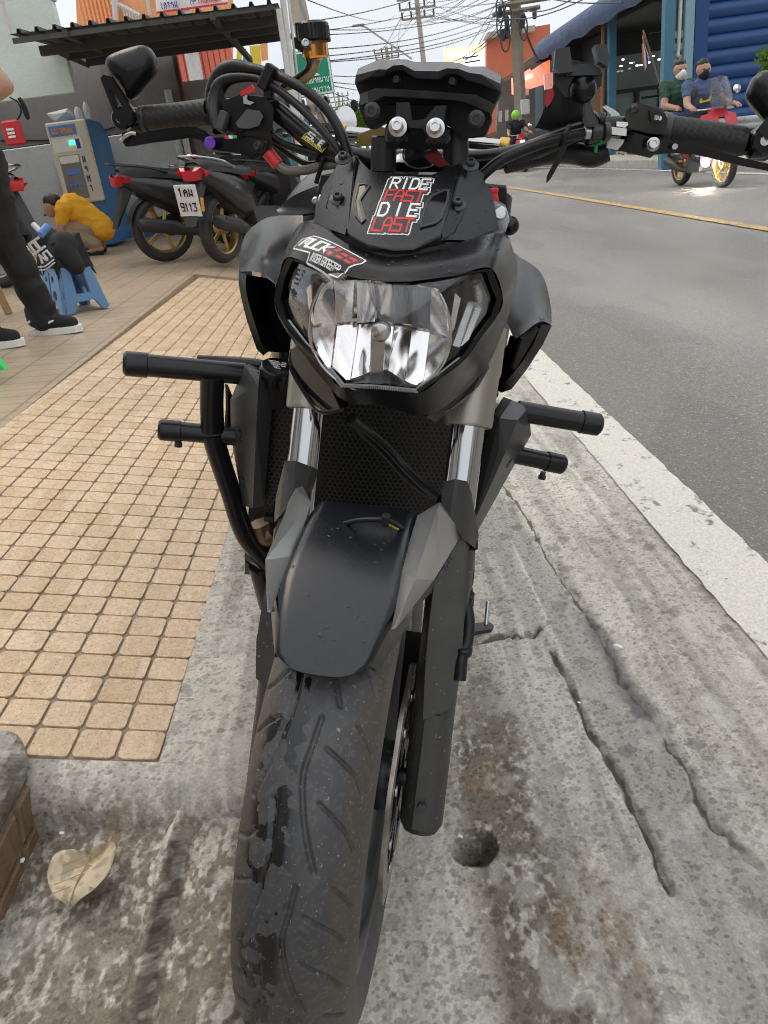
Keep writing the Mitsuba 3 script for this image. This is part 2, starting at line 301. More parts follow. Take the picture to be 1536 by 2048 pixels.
scene['m_line_yellow'] = {'type': 'principled', 'base_color': tex_paint((0.5, 0.31, 0.09), 0.5), 'roughness': 0.6}
def tex_tile(p, n, uv):
    r = cell_rand(dr.floor(p.x * 15.0), dr.floor(p.y * 15.0), 3); s = noise(p.x * 520, p.y * 520, p.z * 520); s2 = fbm(p.x * 140, p.y * 140, 2.0, 2)
    c = mix((0.51, 0.36, 0.215), (0.61, 0.455, 0.305), r); c = mix(c, (0.30, 0.19, 0.09), smoothstep(0.70, 0.86, s) * 0.7); c = mix(c, (0.72, 0.58, 0.4), smoothstep(0.3, 0.16, s) * 0.6)
    return c * (0.82 + 0.34 * s2) * (0.9 + 0.2 * fbm(p.x * 2.2, p.y * 2.2, 5.0, 3))
scene['m_tile'] = {'type': 'principled', 'base_color': proc(tex_tile), 'roughness': 0.42, 'specular': 0.5}
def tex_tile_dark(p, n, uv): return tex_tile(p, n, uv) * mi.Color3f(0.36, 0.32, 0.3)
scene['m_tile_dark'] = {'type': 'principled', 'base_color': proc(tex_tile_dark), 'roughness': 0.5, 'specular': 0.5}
def tex_grout(p, n, uv): return mix((0.2, 0.155, 0.105), (0.31, 0.25, 0.18), fbm(p.x * 12, p.y * 12, p.z * 12, 4)) * (0.8 + 0.4 * noise(p.x * 300, p.y * 300))
scene['m_grout'] = {'type': 'twosided', 'b': {'type': 'principled', 'base_color': proc(tex_grout), 'roughness': 0.8}}
def tex_floor(p, n, uv):
    gx = dr.abs(p.x * 5.0 - dr.floor(p.x * 5.0) - 0.5); gy = dr.abs(p.y * 10.0 - dr.floor(p.y * 10.0) - 0.5)
    ln = dr.maximum(smoothstep(0.45, 0.49, gx), smoothstep(0.43, 0.49, gy)); r = cell_rand(dr.floor(p.x * 5.0 + 0.5), dr.floor(p.y * 10 + 0.5), 1)
    c = mix((0.32, 0.24, 0.165), (0.43, 0.335, 0.235), r * 0.45 + 0.55 * fbm(p.x * 1.6, p.y * 1.6, 2.0, 4))
    return mix(c, (0.17, 0.13, 0.09), ln * 0.55)
scene['m_floor'] = {'type': 'twosided', 'b': {'type': 'principled', 'base_color': proc(tex_floor), 'roughness': proc(lambda p, n, uv: 0.25 + 0.3 * fbm(p.x * 3, p.y * 3, 1.0, 3)), 'specular': 0.5}}
# ---------------------------------------------------------------- the ground
def seg_dist(X, Y, P):
    d = np.full(X.shape, 9.0)
    for (a, b), (c, e) in zip(P[:-1], P[1:]):
        vx, vy = c - a, e - b; t = np.clip(((X - a) * vx + (Y - b) * vy) / (vx * vx + vy * vy + 1e-12), 0, 1); d = np.minimum(d, np.hypot(X - a - t * vx, Y - b - t * vy))
    return d
def jag(P, n, amp, seed):
    P = np.asarray(P, float)[:, :2]; L_ = np.linspace(0, len(P) - 1, n); q = np.c_[np.interp(L_, np.arange(len(P)), P[:, 0]), np.interp(L_, np.arange(len(P)), P[:, 1])]
    q[:, 0] += (meshkit.noise(np.c_[L_ * 0 + seed, q[:, 1] * 22, L_ * 0], seed) - 0.5) * amp + (meshkit.noise(np.c_[L_ * 0 + seed, q[:, 1] * 70, L_ * 0], seed) - 0.5) * amp * 0.5; return q
CR1 = jag([(0.3131, 1.3415, 0), (0.3156, 1.2793, 0), (0.3191, 1.0127, 0), (0.3303, 0.8535, 0), (0.3257, 0.7769, 0), (0.329, 0.7431, 0)], 120, 0.011, 1)
CR2 = jag([(0.3788, 2.4001, 0), (0.379, 2.1729, 0), (0.4013, 1.7188, 0), (0.4184, 1.3543, 0), (0.4081, 1.2022, 0), (0.4335, 1.041, 0), (0.4311, 0.8915, 0), (0.4538, 0.7654, 0)], 160, 0.02, 2)
CR3 = jag([(0.1356, 1.3969, 0), (0.1701, 1.408, 0), (0.2246, 1.407, 0), (0.2791, 1.4059, 0), (0.3086, 1.4146, 0), (0.3268, 1.4302, 0)], 30, 0.0, 3); CR3[:, 1] += (meshkit.noise(np.c_[CR3[:, 0] * 60, CR3[:, 0] * 0, CR3[:, 0] * 0], 7) - 0.5) * 0.03
CRK = [[(float(a), float(b)) for a, b in q] for q in (CR1[::8], CR2[::9], CR3[::6])]
HOLE = np.array((0.0704, 0.8701, 0))[:2]
RIDGE = np.array([(-0.3475, 0.9182, 0.13), (-0.3597, 0.8205, 0.125), (-0.3613, 0.7059, 0.12), (-0.3583, 0.579, 0.11)])[:, :2]
def h_pave(X, Y):
    P = np.stack([X, Y, 0 * X], -1)
    h = 0.006 * (meshkit.fbm(P * [9, 3, 1], 4, 1) - 0.5) + 0.0035 * (meshkit.fbm(P * 60, 3, 2) - 0.5)
    h += 0.012 * np.clip((X - 0.1) / 0.6, 0, 1)
    # patches and troughs along the kerb line
    h -= 0.006 * np.exp(-((X - 0.13) / 0.05) ** 2) * (Y < 1.5)
    d1 = seg_dist(X, Y, CR1); side = X - np.interp(Y, CR1[::-1, 1], CR1[::-1, 0]); inr = (Y < CR1[0, 1]) & (Y > CR1[-1, 1])
    h -= 0.013 * np.exp(-(d1 / 0.004) ** 2) + 0.006 * np.exp(-(d1 / 0.02) ** 2) * (side < 0) * inr
    d2 = seg_dist(X, Y, CR2); rg = meshkit.fbm(P * 45, 3, 9)
    h -= 0.012 * np.exp(-(d2 / 0.0048) ** 2) * np.clip(rg * 2.4 - .5, 0.1, 1.3) + 0.006 * np.exp(-(d2 / 0.03) ** 2) * rg
    d3 = seg_dist(X, Y, CR3); h -= 0.016 * np.exp(-(d3 / 0.0045) ** 2); h += 0.006 * (Y > np.interp(X, CR3[:, 0], CR3[:, 1])) * (X > 0.02) * (X < CR3[-1, 0]) * (Y < 1.9)
    # lower ground beside the ramp's front end, rising to the left, with its raised ridge
    lw = np.clip((-0.125 - X) / 0.16, 0, 1); lw = lw * lw * (3 - 2 * lw); h += lw * (0.122 + 0.06 * np.clip(-0.29 - X, 0, 0.5)) + lw * 0.014 * (meshkit.fbm(P * [14, 14, 1], 4, 4) - 0.5)
    dr_ = seg_dist(X, Y, RIDGE); h += 0.024 * np.exp(-(dr_ / 0.011) ** 4) * np.clip(lw * 2, 0, 1) * (0.75 + 0.5 * rg)
    h -= 0.012 * np.exp(-(seg_dist(X, Y, RIDGE + [0.02, 0]) / 0.006) ** 2)
    r = np.hypot(X - HOLE[0], Y - HOLE[1]) + 0.004 * (meshkit.noise(P * 60, 3) - 0.5); t = np.clip((0.036 - r) / 0.006, 0, 1); h -= 0.1 * t * t * (3 - 2 * t)
    return h
gx = np.concatenate([np.arange(-1.3, -0.7, 0.03), np.arange(-0.7, 0.7001, 0.0045)]); gx[-1] = 0.7
gy = np.concatenate([np.arange(0.2, 0.45, 0.02), np.arange(0.45, 1.8, 0.0045), 1.8 + (np.linspace(0, 1, 150)) ** 1.6 * 6.2])
GX, GY = np.meshgrid(gx, gy)
pv = grid(np.stack([GX, GY, h_pave(GX, GY)], -1))
struct('gutter_pavement', pv, 'm_concrete', True, label='cracked grey concrete gutter strip with damp spots and brown drain stains')
def sheet(x0, x1, y0, y1, z, zl=None):
    zl = z if zl is None else zl; return tm([[x0, y0, zl], [x1, y0, z], [x1, y1, z], [x0, y1, zl]], [[0, 1, 2], [0, 2, 3]])
struct('gutter_pavement', sheet(-1.3, 0.7, 8.0, 90, 0.004), 'm_concrete')
struct('gutter_pavement', sheet(-1.3, 0.7, -6, 0.2, 0.004), 'm_concrete')
# the far road bends to the left
def bend(y): return -0.0022 * max(0.0, y - 14) ** 2 * (1 if y < 60 else 1) if y < 60 else -0.0022 * 46 ** 2 - 0.2 * (y - 60)
ys = np.concatenate([[-8, 0], np.linspace(2, 90, 60)])
road = grid([[[0.7 + bend(y) * 0.0 if y < 14 else 0.7 + bend(y), y, 0.0], [6.75 + bend(y), y, 0.0]] for y in ys]); struct('road', road, 'm_asphalt', label='grey damp asphalt road bending away to the left')
def strip(x0, x1, y0, y1, z, n=40):
    yy = np.linspace(y0, y1, n); return grid([[[x0 + bend(y), y, z], [x1 + bend(y), y, z]] for y in yy])
def rough_strip(x0, x1, y0, y1, z, n, seed):
    yy = y0 + (np.linspace(0, 1, n)) ** 2 * (y1 - y0); e = lambda k: (meshkit.fbm(np.c_[yy * 30, yy * 0 + k, yy * 0], 3, seed) - 0.5) * 0.012
    return grid(np.stack([np.c_[x0 + e(0) + [bend(y) for y in yy], yy, yy * 0 + z], np.c_[x1 + e(9) + [bend(y) for y in yy], yy, yy * 0 + z]], 1))
struct('edge_line', rough_strip(0.694, 0.868, 0.5, 60, 0.0165, 400, 3), 'm_line_white', label='broad worn white edge line along the gutter')
struct('centre_line', rough_strip(3.5, 3.62, 2, 60, 0.008, 200, 5), 'm_line_yellow', label='single yellow centre line of the road')
struct('far_edge_line', strip(6.35, 6.47, 4, 60, 0.008), 'm_line_white', label='thin white edge line on the far side of the road')
struct('terrain', tm([[-400, -100, -0.12], [400, -100, -0.12], [400, 900, -0.12], [-400, 900, -0.12]], [[0, 1, 2], [0, 2, 3]]), 'm_asphalt')
# ---------------------------------------------------------------- the tiled ramp
RO = A(-0.3858, 0.9315, 0.1926); RN = unit((0.2139, 0.0081, 1.0)); RE = unit(A(0.0087, 1, 0) - RN * (RN @ A(0.0087, 1, 0))); RW = -np.cross(RE, RN)   # RW points left, up the slope
S_ = 0.0667
def rp(c, r, h=0.0): return RO + RW * c * S_ + RE * r * S_ + RN * h
def rect_rp(c0, c1, r0, r1, h=0.0): return tm([rp(c0, r0, h), rp(c0, r1, h), rp(c1, r1, h), rp(c1, r0, h)], [[0, 1, 2], [0, 2, 3]])
NR, NC = 77, 12
struct('ramp', rect_rp(0.02, NC + .03, 0, NR, -0.004), 'm_grout', label='sloping driveway ramp paved with small tan tiles')
def tile_mesh(seed):
    rg = np.random.default_rng(seed); a = S_ * 0.464; r = S_ * (0.09 + 0.05 * rg.random()); ring = []
    for k, (sx, sy) in enumerate(((1, 1), (-1, 1), (-1, -1), (1, -1))):
        for t in (0, 45, 90):
            an = math.radians(90 * k + t); ring.append([sx * (a - r) + r * math.cos(an) + (rg.random() - 0.5) * 0.0012, sy * (a - r) + r * math.sin(an) + (rg.random() - 0.5) * 0.0012])
    ring = np.array(ring); top = ring * 0.98; n = 12
    V = np.vstack([np.c_[ring, np.full(n, -0.0035)], np.c_[ring, np.full(n, -0.0002)], np.c_[top, np.full(n, 0.0004)], [[0, 0, 0.0005]]]); F_ = []
    for i in (0, 1):
        for j in range(n):
            k = (j + 1) % n; F_ += [[i * n + j, i * n + k, (i + 1) * n + k], [i * n + j, (i + 1) * n + k, (i + 1) * n + j]]
    F_ += [[2 * n + j, 2 * n + (j + 1) % n, 3 * n] for j in range(n)]
    return tm(V, F_)
tiles = [tile_mesh(s) for s in range(5)]; tile_ply = [mikit.ply(t, 'm_tile', smooth=40) for t in tiles]
rg = np.random.default_rng(4); far = []; NP = 0
for r in range(NR):
    for c in range(NC):
        o = rp(c + 0.5, r + 0.5, (rg.random() - 0.5) * 0.0012); q = int(rg.integers(5)); tl = (rg.random(2) - 0.5) * 0.012
        n = unit(RN + RW * tl[0] + RE * tl[1]); e = unit(RE - n * (RE @ n)); w = np.cross(e, n); Rm_ = np.stack([w, e, n], 1); M = np.eye(4); M[:3, :3] = Rm_; M[:3, 3] = o
        if r < 25:
            scene['ramp__tile' + (f'_{NP:03d}' if NP else '')] = {**tile_ply[q], 'to_world': T4(M.tolist())}; NP += 1
        else: far.append(xf(tiles[q], Rm_, o))
struct('forecourt_floor', tm([[-1.166, 0.5, 0.339], [-1.166, 6.07, 0.339], [-1.166, 6.07, 0.2], [-1.166, 0.5, 0.2], [-1.166, 6.031, 0.3365], [-0.2, 6.031, 0.1155], [-0.2, 6.031, 0.0], [-1.166, 6.031, 0.0]], [[0, 1, 2], [0, 2, 3], [4, 5, 6], [4, 6, 7]]), 'm_floor')
struct('ramp', tm([rp(NC + .03, 0, -.004), rp(NC + .03, NR, -.004), rp(NC + .03, NR, -.05), rp(NC + .03, 0, -.05), rp(0, NR, -.004), rp(0, NR, -.06)], [[0, 1, 2], [0, 2, 3], [1, 4, 5], [1, 5, 2]]), 'm_floor')
add('ramp__far_tiles', cat(far), 'm_tile', 40, kind='stuff', label='the smaller looking tiles further up the ramp')
# concrete border of the ramp: right strip, front lip
zr = lambda x: 0.1926 - 0.2139 * (x + 0.3858)
def lipgrid():
    # front lip across the ramp's end, from x=-0.84 to the strip's right edge
    xs = np.linspace(-1.2, -0.19, 150); rows = []
    for t, (dy, dz) in enumerate(((0.0, -0.003), (-0.014, -0.005), (-0.032, -0.013), (-0.05, -0.028), (-0.062, -0.05), (-0.068, -0.1), (-0.07, -0.25))):
        y = 0.931 + 0.012 * 0 + dy + (meshkit.fbm(np.c_[xs * 16, xs * 0 + t * 0.15, xs * 0], 3, 6) - 0.5) * (0.028 if t > 1 else 0.0)
        z = zr(xs) + dz + (meshkit.fbm(np.c_[xs * 40, xs * 0 + t, xs * 0], 3, 8) - 0.5) * 0.008 * (t > 0); rows.append(np.stack([xs, y, z], -1))
    return grid(np.array(rows))
def stripgrid():
    ysr = np.concatenate([np.linspace(0.931, 2.2, 160), np.linspace(2.25, 6.2, 40)]); rows = []
    for k, x in enumerate((-0.387, -0.35, -0.31, -0.27, -0.235, -0.205, -0.19, -0.186, -0.185)):
        z = zr(np.full(len(ysr), x)) - 0.003 + (meshkit.fbm(np.c_[ysr * 12, ysr * 0 + k * 0.4, ysr * 0], 4, 3) - 0.5) * 0.008 * (k > 0)
        if k >= 6: z = z - (0.006, 0.03, 0.2)[k - 6]
        rows.append(np.stack([np.full(len(ysr), x), ysr, z], -1))
    return grid(np.array(rows))
lg = lipgrid(); sg = stripgrid(); sg.invert(); struct('ramp_border', cat([lg, sg]), 'm_concrete', 50, label='cracked concrete border along the foot of the tiled ramp')
# upper floor
struct('forecourt_floor', tm([[-12, -3, 0.34 + 0.05 * 10.85], [-1.166, -3, 0.339], [-1.166, 6.07, 0.339], [-12, 6.07, 0.34 + 0.05 * 10.85]], [[0, 1, 2], [0, 2, 3]]), 'm_floor', label='brown tiled shop forecourt above the ramp')
struct('forecourt_floor', tm([[-12, 6.03, 0.34 + 0.05 * 10.85], [-1.15, 6.03, 0.336], [-1.15, 30, 0.336], [-12, 30, 0.34 + 0.05 * 10.85], [-0.2, 6.03, 0.115], [-0.2, 30, 0.115]], [[0, 1, 2], [0, 2, 3], [1, 4, 5], [1, 5, 2]]), 'm_floor')
struct('forecourt_floor', tm([[-0.2, 6.03, 0.115], [-0.2, 30, 0.115], [-0.2, 30, -0.1], [-0.2, 6.03, -0.1]], [[0, 1, 2], [0, 2, 3]]), 'm_concrete')

# ================================================================ the motorcycle
# two rigid frames: the steered front end (F) and the main frame (M), both leaning on the side stand
AF, TF = rotz(-0.215) @ roty(0.175), A(-0.138, 0.762, 0.0)
AM, TM = roty(0.26), A(-0.14793, 0.72352, 0.01559)
BK = thing('motorcycle', 'matt black naked motorcycle with clear headlight, parked facing the camera on the gutter', 'motorcycle')
def fp(name, m, b, smooth=35, label=None, kind=None): return add(BK + '__' + name, xf(m, AF, TF), b, smooth, label, kind)
def mp(name, m, b, smooth=35, label=None, kind=None): return add(BK + '__' + name, xf(m, AM, TM), b, smooth, label, kind)
AX = A(0, 0, 0.3)
# ---- front tyre, its grooves cut into the tread
def tex_tyre(p, n, uv):
    th = uv.x; lat = uv.y   # metres round, metres across
    base = mix((0.036, 0.036, 0.038), (0.056, 0.056, 0.058), fbm(th * 60, lat * 60, 1.0, 3))
    edge = smoothstep(0.026, 0.052, dr.abs(lat) + 0.006 * (noise(th * 40, lat * 90) - 0.5)); c = mix(base, (0.075, 0.06, 0.045), edge * 0.6 * smoothstep(0.095, 0.07, dr.abs(lat)))
    dust = smoothstep(0.62, 0.8, noise(th * 330, lat * 330)); c = mix(c, (0.12, 0.11, 0.1), dust * 0.25)
    wet = smoothstep(0.545, 0.57, fbm(th * 55 + 3, lat * 62 + 2, 6.0, 4)) * smoothstep(0.006, -0.010, lat) * smoothstep(-0.055, -0.04, lat)
    c = c * (1 - 0.85 * wet); return mix(c, (0.3, 0.29, 0.27), smoothstep(0.93, 0.96, noise(th * 420, lat * 420, 8)) * 0.6)
def tex_tyre_rough(p, n, uv):
    wet = smoothstep(0.545, 0.57, fbm(uv.x * 55 + 3, uv.y * 62 + 2, 6.0, 4)) * smoothstep(0.006, -0.010, uv.y) * smoothstep(-0.055, -0.04, uv.y)
    return 0.48 - 0.3 * wet
scene['m_tyre'] = {'type': 'principled', 'base_color': proc(tex_tyre), 'roughness': proc(tex_tyre_rough), 'specular': 0.55}
PER = 360 / 13
GROOVES = [[(38.1, -24.5), (33.6, -22.2), (28.5, -22.1), (22.8, -27), (16.5, -36.4), (10.2, -49.5)], [(52.5, 6), (47.9, 2.6), (43.4, -1.4), (39.5, .9), (34.7, 7), (30.2, 14.9), (27.5, 20.2)],
           [(47.6, 15.4), (45.7, 32.3), (43.6, 47.4), (41.1, 56.4)], [(38.7, 16.5), (36.1, 34.7), (33.6, 47.4), (30.9, 56)], [(52.3, 40.7), (50, 53.2), (48, 61.6)], [(32.8, -38.9), (30.6, -52), (30.1, -67.3)], [(52.1, -36), (50.5, -52), (49, -66)]]
def tyre_mesh():
    prof = spline([(0.062, 0.0), (0.083, 0.0)], 2)
    half = spline([(0.046, 0.217), (0.0545, 0.231), (0.0595, 0.246), (0.0602, 0.258), (0.0555, 0.2725), (0.0435, 0.286), (0.026, 0.2958), (0.010, 0.2995), (0, 0.3)], 9)
    pr = np.vstack([half, half[::-1][1:] * [-1, 1]]); arc = np.concatenate([[0], np.cumsum(np.hypot(*np.diff(pr, axis=0).T))]); arc = -(arc - arc[-1] / 2)
    na = 1144; th = np.arange(na) * 360 / na; TH, AR = np.meshgrid(th, arc, indexing='ij')
    x = np.broadcast_to(pr[:, 0], TH.shape); r = np.broadcast_to(pr[:, 1], TH.shape).copy()
    per = np.mod(TH, PER); dep = np.zeros_like(TH)
    for g in GROOVES:
        g = np.array(g); g = spline(np.c_[np.radians(g[:, 0]) * 0.29, g[:, 1] / 1000], 4); wid = 0.0024 if len(g) > 14 else 0.0018
        for sh in (-2, -1, 0, 1, 2):
            q = g - [math.radians(PER * (int(np.degrees(g[0, 0] / 0.29) // PER) + sh)) * 0.29, 0]
            d = seg_dist(np.radians(per) * 0.29, AR, q); dep = np.maximum(dep, np.exp(-(d / wid) ** 4))
    nrm = np.gradient(pr, axis=0); nn = np.c_[nrm[:, 1], -nrm[:, 0]]; nn /= np.linalg.norm(nn, axis=1, keepdims=True); nn *= np.sign((nn * (pr - [0, 0.24])).sum(1, keepdims=True))
    x = x - dep * 0.003 * nn[:, 0]; r = r - dep * 0.003 * nn[:, 1]
    rt = np.radians(TH); V = np.stack([x, -r * np.cos(rt), 0.3 + r * np.sin(rt)], -1)
    V2 = np.concatenate([V, V[:1]], 0); m = grid(V2); uv = np.stack([np.concatenate([rt, rt[:1] + 2 * np.pi]) * 0.29, np.concatenate([AR, AR[:1]])], -1).reshape(-1, 2)
    if m.volume < 0: m.invert()
    return m, uv
ty, tyuv = tyre_mesh(); WH = BK + '__front_wheel'
scene[WH + '__tyre'] = mikit.ply(xf(ty, AF, TF), 'm_tyre', smooth=True, uv=tyuv)
mat('m_rim', (0.022, 0.023, 0.026), 0.2, 0.2)
def fw(name, m, b, smooth=35, **k): return add(WH + '__' + name, xf(m, AF, TF), b, smooth, **k)
fw('rim', revolve([(0.2175, -0.049), (0.223, -0.049), (0.223, -0.045), (0.21, -0.04), (0.2, -0.018), (0.195, 0), (0.2, 0.018), (0.21, 0.04), (0.223, 0.045), (0.223, 0.049), (0.2175, 0.049), (0.206, 0.046), (0.19, 0.03), (0.186, 0.012), (0.186, -0.012), (0.19, -0.03), (0.206, -0.046)], AX, (1, 0, 0), 96, True), 'm_rim', 40)
for k in range(5):
    a = 2 * math.pi * k / 5 + 0.3
    for s in (-0.16, 0.16):
        d0 = A(0, -math.cos(a + s * 1.2), math.sin(a + s * 1.2)); d1 = A(0, -math.cos(a + s * 0.8), math.sin(a + s * 0.8)); fw('spoke', tube([AX + d0 * 0.04, AX + d1 * 0.19], [0.012, 0.009], 8, 0), 'm_rim')
fw('hub', revolve([(0.0, -0.06), (0.04, -0.06), (0.045, -0.03), (0.038, 0), (0.045, 0.03), (0.04, 0.06), (0, 0.06)], AX, (1, 0, 0), 32), 'm_rim')
mat('m_disc', proc(lambda p, n, uv: mix((0.3, 0.26, 0.22), (0.55, 0.53, 0.5), fbm(p.x * 90, p.y * 90, p.z * 90, 3))), 0.33, 1.0)
def disc_poly():
    a = np.linspace(0, 2 * np.pi, 361)[:-1]; ro = 0.141 + 0.0032 * np.cos(10 * a); ri = 0.107 + 0.0025 * np.cos(10 * a); holes = []
    for k in range(30):
        b = 2 * math.pi * k / 30
        for r_, d_ in ((0.115, 0), (0.124, 0.05), (0.133, 0.1)): holes.append(shapely.Point(r_ * math.cos(b + d_), r_ * math.sin(b + d_)).buffer(0.0028, 6))
    return Polygon(np.c_[ro * np.cos(a), ro * np.sin(a)], [np.c_[ri * np.cos(a), ri * np.sin(a)]]).difference(unary_union(holes))
dp = disc_poly()
for sx in (1, -1):
    fw('brake_disc', prism(dp, (A(sx * 0.066 - 0.0025, 0, 0.3), A(0, 1, 0), A(0, 0, 1)), 0.005, 0.0006), 'm_disc', 30)
    st = [prism(Polygon([(0.035, -0.012), (0.108, -0.007), (0.108, 0.007), (0.035, 0.012)]), (A(sx * 0.066 - 0.002, 0, 0.3), A(0, math.cos(b), math.sin(b)), A(0, -math.sin(b), math.cos(b))), 0.004) for b in np.arange(10) * math.pi / 5]
    fw('disc_carrier', cat(st), 'm_black')
    fw('disc_bolts', cat([cyl(A(sx * 0.0685, 0, 0) + AX + 0.103 * A(0, math.cos(b), math.sin(b)), A(sx * 0.0715, 0, 0) + AX + 0.103 * A(0, math.cos(b), math.sin(b)), 0.006, n=10, ch=0.001) for b in np.arange(10) * math.pi / 5]), 'm_steel', kind='stuff')
# ---- fork
FK = A(0, math.sin(math.radians(24.8)), math.cos(math.radians(24.8))); FN = A(0, -FK[2], FK[1])
SP = 0.0985
def fk(sx, t, off=0.0): return A(sx * SP, 0, 0.3) + FK * t + FN * off
scene['m_fork_leg'] = {'type': 'principled', 'base_color': proc(lambda p, n, uv: mix((0.045, 0.045, 0.044), (0.075, 0.072, 0.066), fbm(p.x * 25, p.y * 25, p.z * 25, 3)) * (1 + 2.2 * smoothstep(0.86, 0.95, noise(p.x * 260, p.y * 260, p.z * 260)))), 'roughness': 0.42, 'metallic': 0.3}
for sx in (-1, 1):
    FL = 'fork_leg'
    k = fp(FL, cyl(fk(sx, 0.2), fk(sx, 0.565), 0.0205, n=40), 'm_chrome', 40)
    add(k + '__lower_leg', xf(tube([fk(sx, -0.045), fk(sx, -0.02), fk(sx, 0.1), fk(sx, 0.27), fk(sx, 0.285), fk(sx, 0.29)], [0.02, 0.026, 0.0255, 0.0275, 0.0275, 0.0235], 28, 0), AF, TF), 'm_fork_leg', 40)
    add(k + '__upper_clamp', xf(revolve([(0.0215, 0.0), (0.028, 0.0), (0.0295, 0.004), (0.0305, 0.06), (0.0325, 0.066), (0.0325, 0.12), (0.02, 0.125)], fk(sx, 0.437), FK, 36), AF, TF), 'm_champ', 40)
    add(k + '__fork_top', xf(cyl(fk(sx, 0.64), fk(sx, 0.715), 0.0205, n=32, ch=0.002), AF, TF), 'm_dark', 40)
    # axle foot and pinch bolts
    foot = hull(np.array([fk(sx, q_) + r_ * (math.cos(a_) * A(1, 0, 0) + math.sin(a_) * FN) for q_, r_ in ((.05, .0262), (-.05, .0265), (-.06, .021)) for a_ in np.linspace(0, 2 * math.pi, 17)[:-1]]))
    add(k + '__axle_foot', xf(foot, AF, TF), 'm_fork_leg', 40); add(k + '__foot_rib', xf(hull(np.array([fk(sx, q_, o_) + A(x_, 0, 0) for q_ in (.09, -.05) for o_ in (.02, .0295) for x_ in (-.009, .009)])), AF, TF), 'm_fork_leg', 30)
    add(k + '__pinch_bolt', xf(cyl(fk(sx, -0.02, 0.03), fk(sx, -0.02, 0.04), 0.006, n=6), AF, TF), 'm_dark')
fp('axle', cyl((-0.122, 0, 0.3), (0.122, 0, 0.3), 0.011, n=24, ch=.002), 'm_black')
fp('lower_triple_clamp', rbox(fk(0, 0.505, -0.012), (0.235, 0.075, 0.04), 0.012, rotx(-math.radians(24.8))), 'm_black_soft')
fp('top_triple_clamp', hull([fk(0, 0.70) + A(x, y, z) for x, y, z in ((-.115, -.02, 0), (.115, -.02, 0), (-.115, .03, 0), (.115, .03, 0), (-.06, .06, 0), (.06, .06, 0), (-.11, -.02, .025), (.11, -.02, .025), (-.11, .03, .025), (.11, .03, .025), (-.055, .06, .025), (.055, .06, .025))]), 'm_black_soft')
fp('steering_nut', revolve([(0, 0.014), (0.013, 0.014), (0.019, 0.008), (0.021, 0)], A(*(-0.02, 0.335, 0.97)), FK, 24), 'm_alu')
# ---- mudguard
def fender():
    phi = np.radians(np.linspace(58.5, 99, 26)); rows = []
    for i, p in enumerate(phi):
        t = i / 25; w = 0.039 + 0.020 * min(1, t * 2.6) ** 0.8 - 0.002 * t; rr = 0.3315 + 0.012 * t; row = []
        for s in np.linspace(-1, 1, 23):
            a = abs(s); drop = 0.0035 * a ** 2 + (0.024 + 0.03 * t) * max(0, (a - 0.62) / 0.38) ** 1.7
            xx = np.sign(s) * (w * min(1, a / 0.72) ** 0.95 if a < 0.72 else w + 0.011 * ((a - 0.72) / 0.28) * min(1.1, .15 + t * 2.6)); r = rr - drop; tip = max(0.0, (0.06 - t) / 0.06)
            pp = p + tip * (-0.012 + 0.10 * a ** 3)
            row.append((xx, -r * math.cos(pp), 0.3 + r * math.sin(pp)))
        rows.append(row)
    m = grid(rows); m.invert() if (m.face_normals.mean(0) @ A(0, -0.3, 1)) < 0 else None
    return m
fd = thick(fender(), 0.0025); mat('m_mudguard', (0.006, 0.007, 0.010), 0.27, 0, 0.62); fp('front_mudguard', fd, 'm_mudguard', 50)
# ---- silver side spikes, fork guards (right one written, left one mirrored)
spike_pts = dict(a=(0.079, 0.075, 0.643), b=(0.059, 0.035, 0.643), c=(0.054, -0.055, 0.626), d=(0.059, -0.13, 0.607), e=(0.061, -0.072, 0.631), f=(0.076, 0.062, 0.644), g=(0.108, 0.1, 0.595), h=(0.085, 0, 0.586), i=(0.061, -0.125, 0.605))
def spike():
    P = {k: A(*v) for k, v in spike_pts.items()}; P['e'] = P['e'] + A(0.011, -0.022, 0.010); P['f'] = P['f'] + A(0.004, -0.014, 0.008)
    V = [P[k] for k in 'abcdefghi']; F_ = [[0, 5, 1], [1, 5, 4], [1, 4, 2], [2, 4, 3], [0, 6, 5], [5, 6, 7], [5, 7, 4], [4, 7, 8], [4, 8, 3]]
    m = tm(V, F_); return m
sp = spike(); sp = trimesh.Trimesh(sp.vertices, sp.faces, process=False); trimesh.repair.fix_normals(sp)
sp = orient(sp, (.4, -1, .3))
spT = thick(sp, 0.003)
for sx in (1, -1): fp('silver_fork_spike', spT if sx > 0 else mirror(spT), 'm_silver_grey', False, label='silver grey spike shaped trim beside the mudguard' if sx > 0 else None)
gA = np.array([(0.1084, 0.0985, 0.5955), (0.1165, 0.0937, 0.5764), (0.1205, 0.069, 0.5229), (0.1251, 0.0342, 0.4477), (0.1204, 0.0151, 0.4062), (0.0877, 0.0038, 0.3906), (0.0833, 0.0258, 0.4467), (0.0813, 0.0441, 0.4908), (0.0853, 0.0538, 0.5159), (0.086, 0.0598, 0.5289), (0.0823, 0.0654, 0.5455)]); gB = np.array([(0.061, -0.115, 0.597), (0.068, -0.055, 0.577), (0.077, 0, 0.562), (0.083, 0.03, 0.551), (0.085, 0.03, 0.568), (0.083, 0.02, 0.574)])
gm = cat([hull(np.vstack([gA, gA * [.985, 1, 1] + [0, .03, 0]])), panel(gB, .006)])
for sx in (1, -1): fp('fork_guard', gm if sx > 0 else mirror(gm), 'm_fork_leg', 30)
ab, abw = strokes('ABS', 0.011, 0.8, 0.14, 0.3)
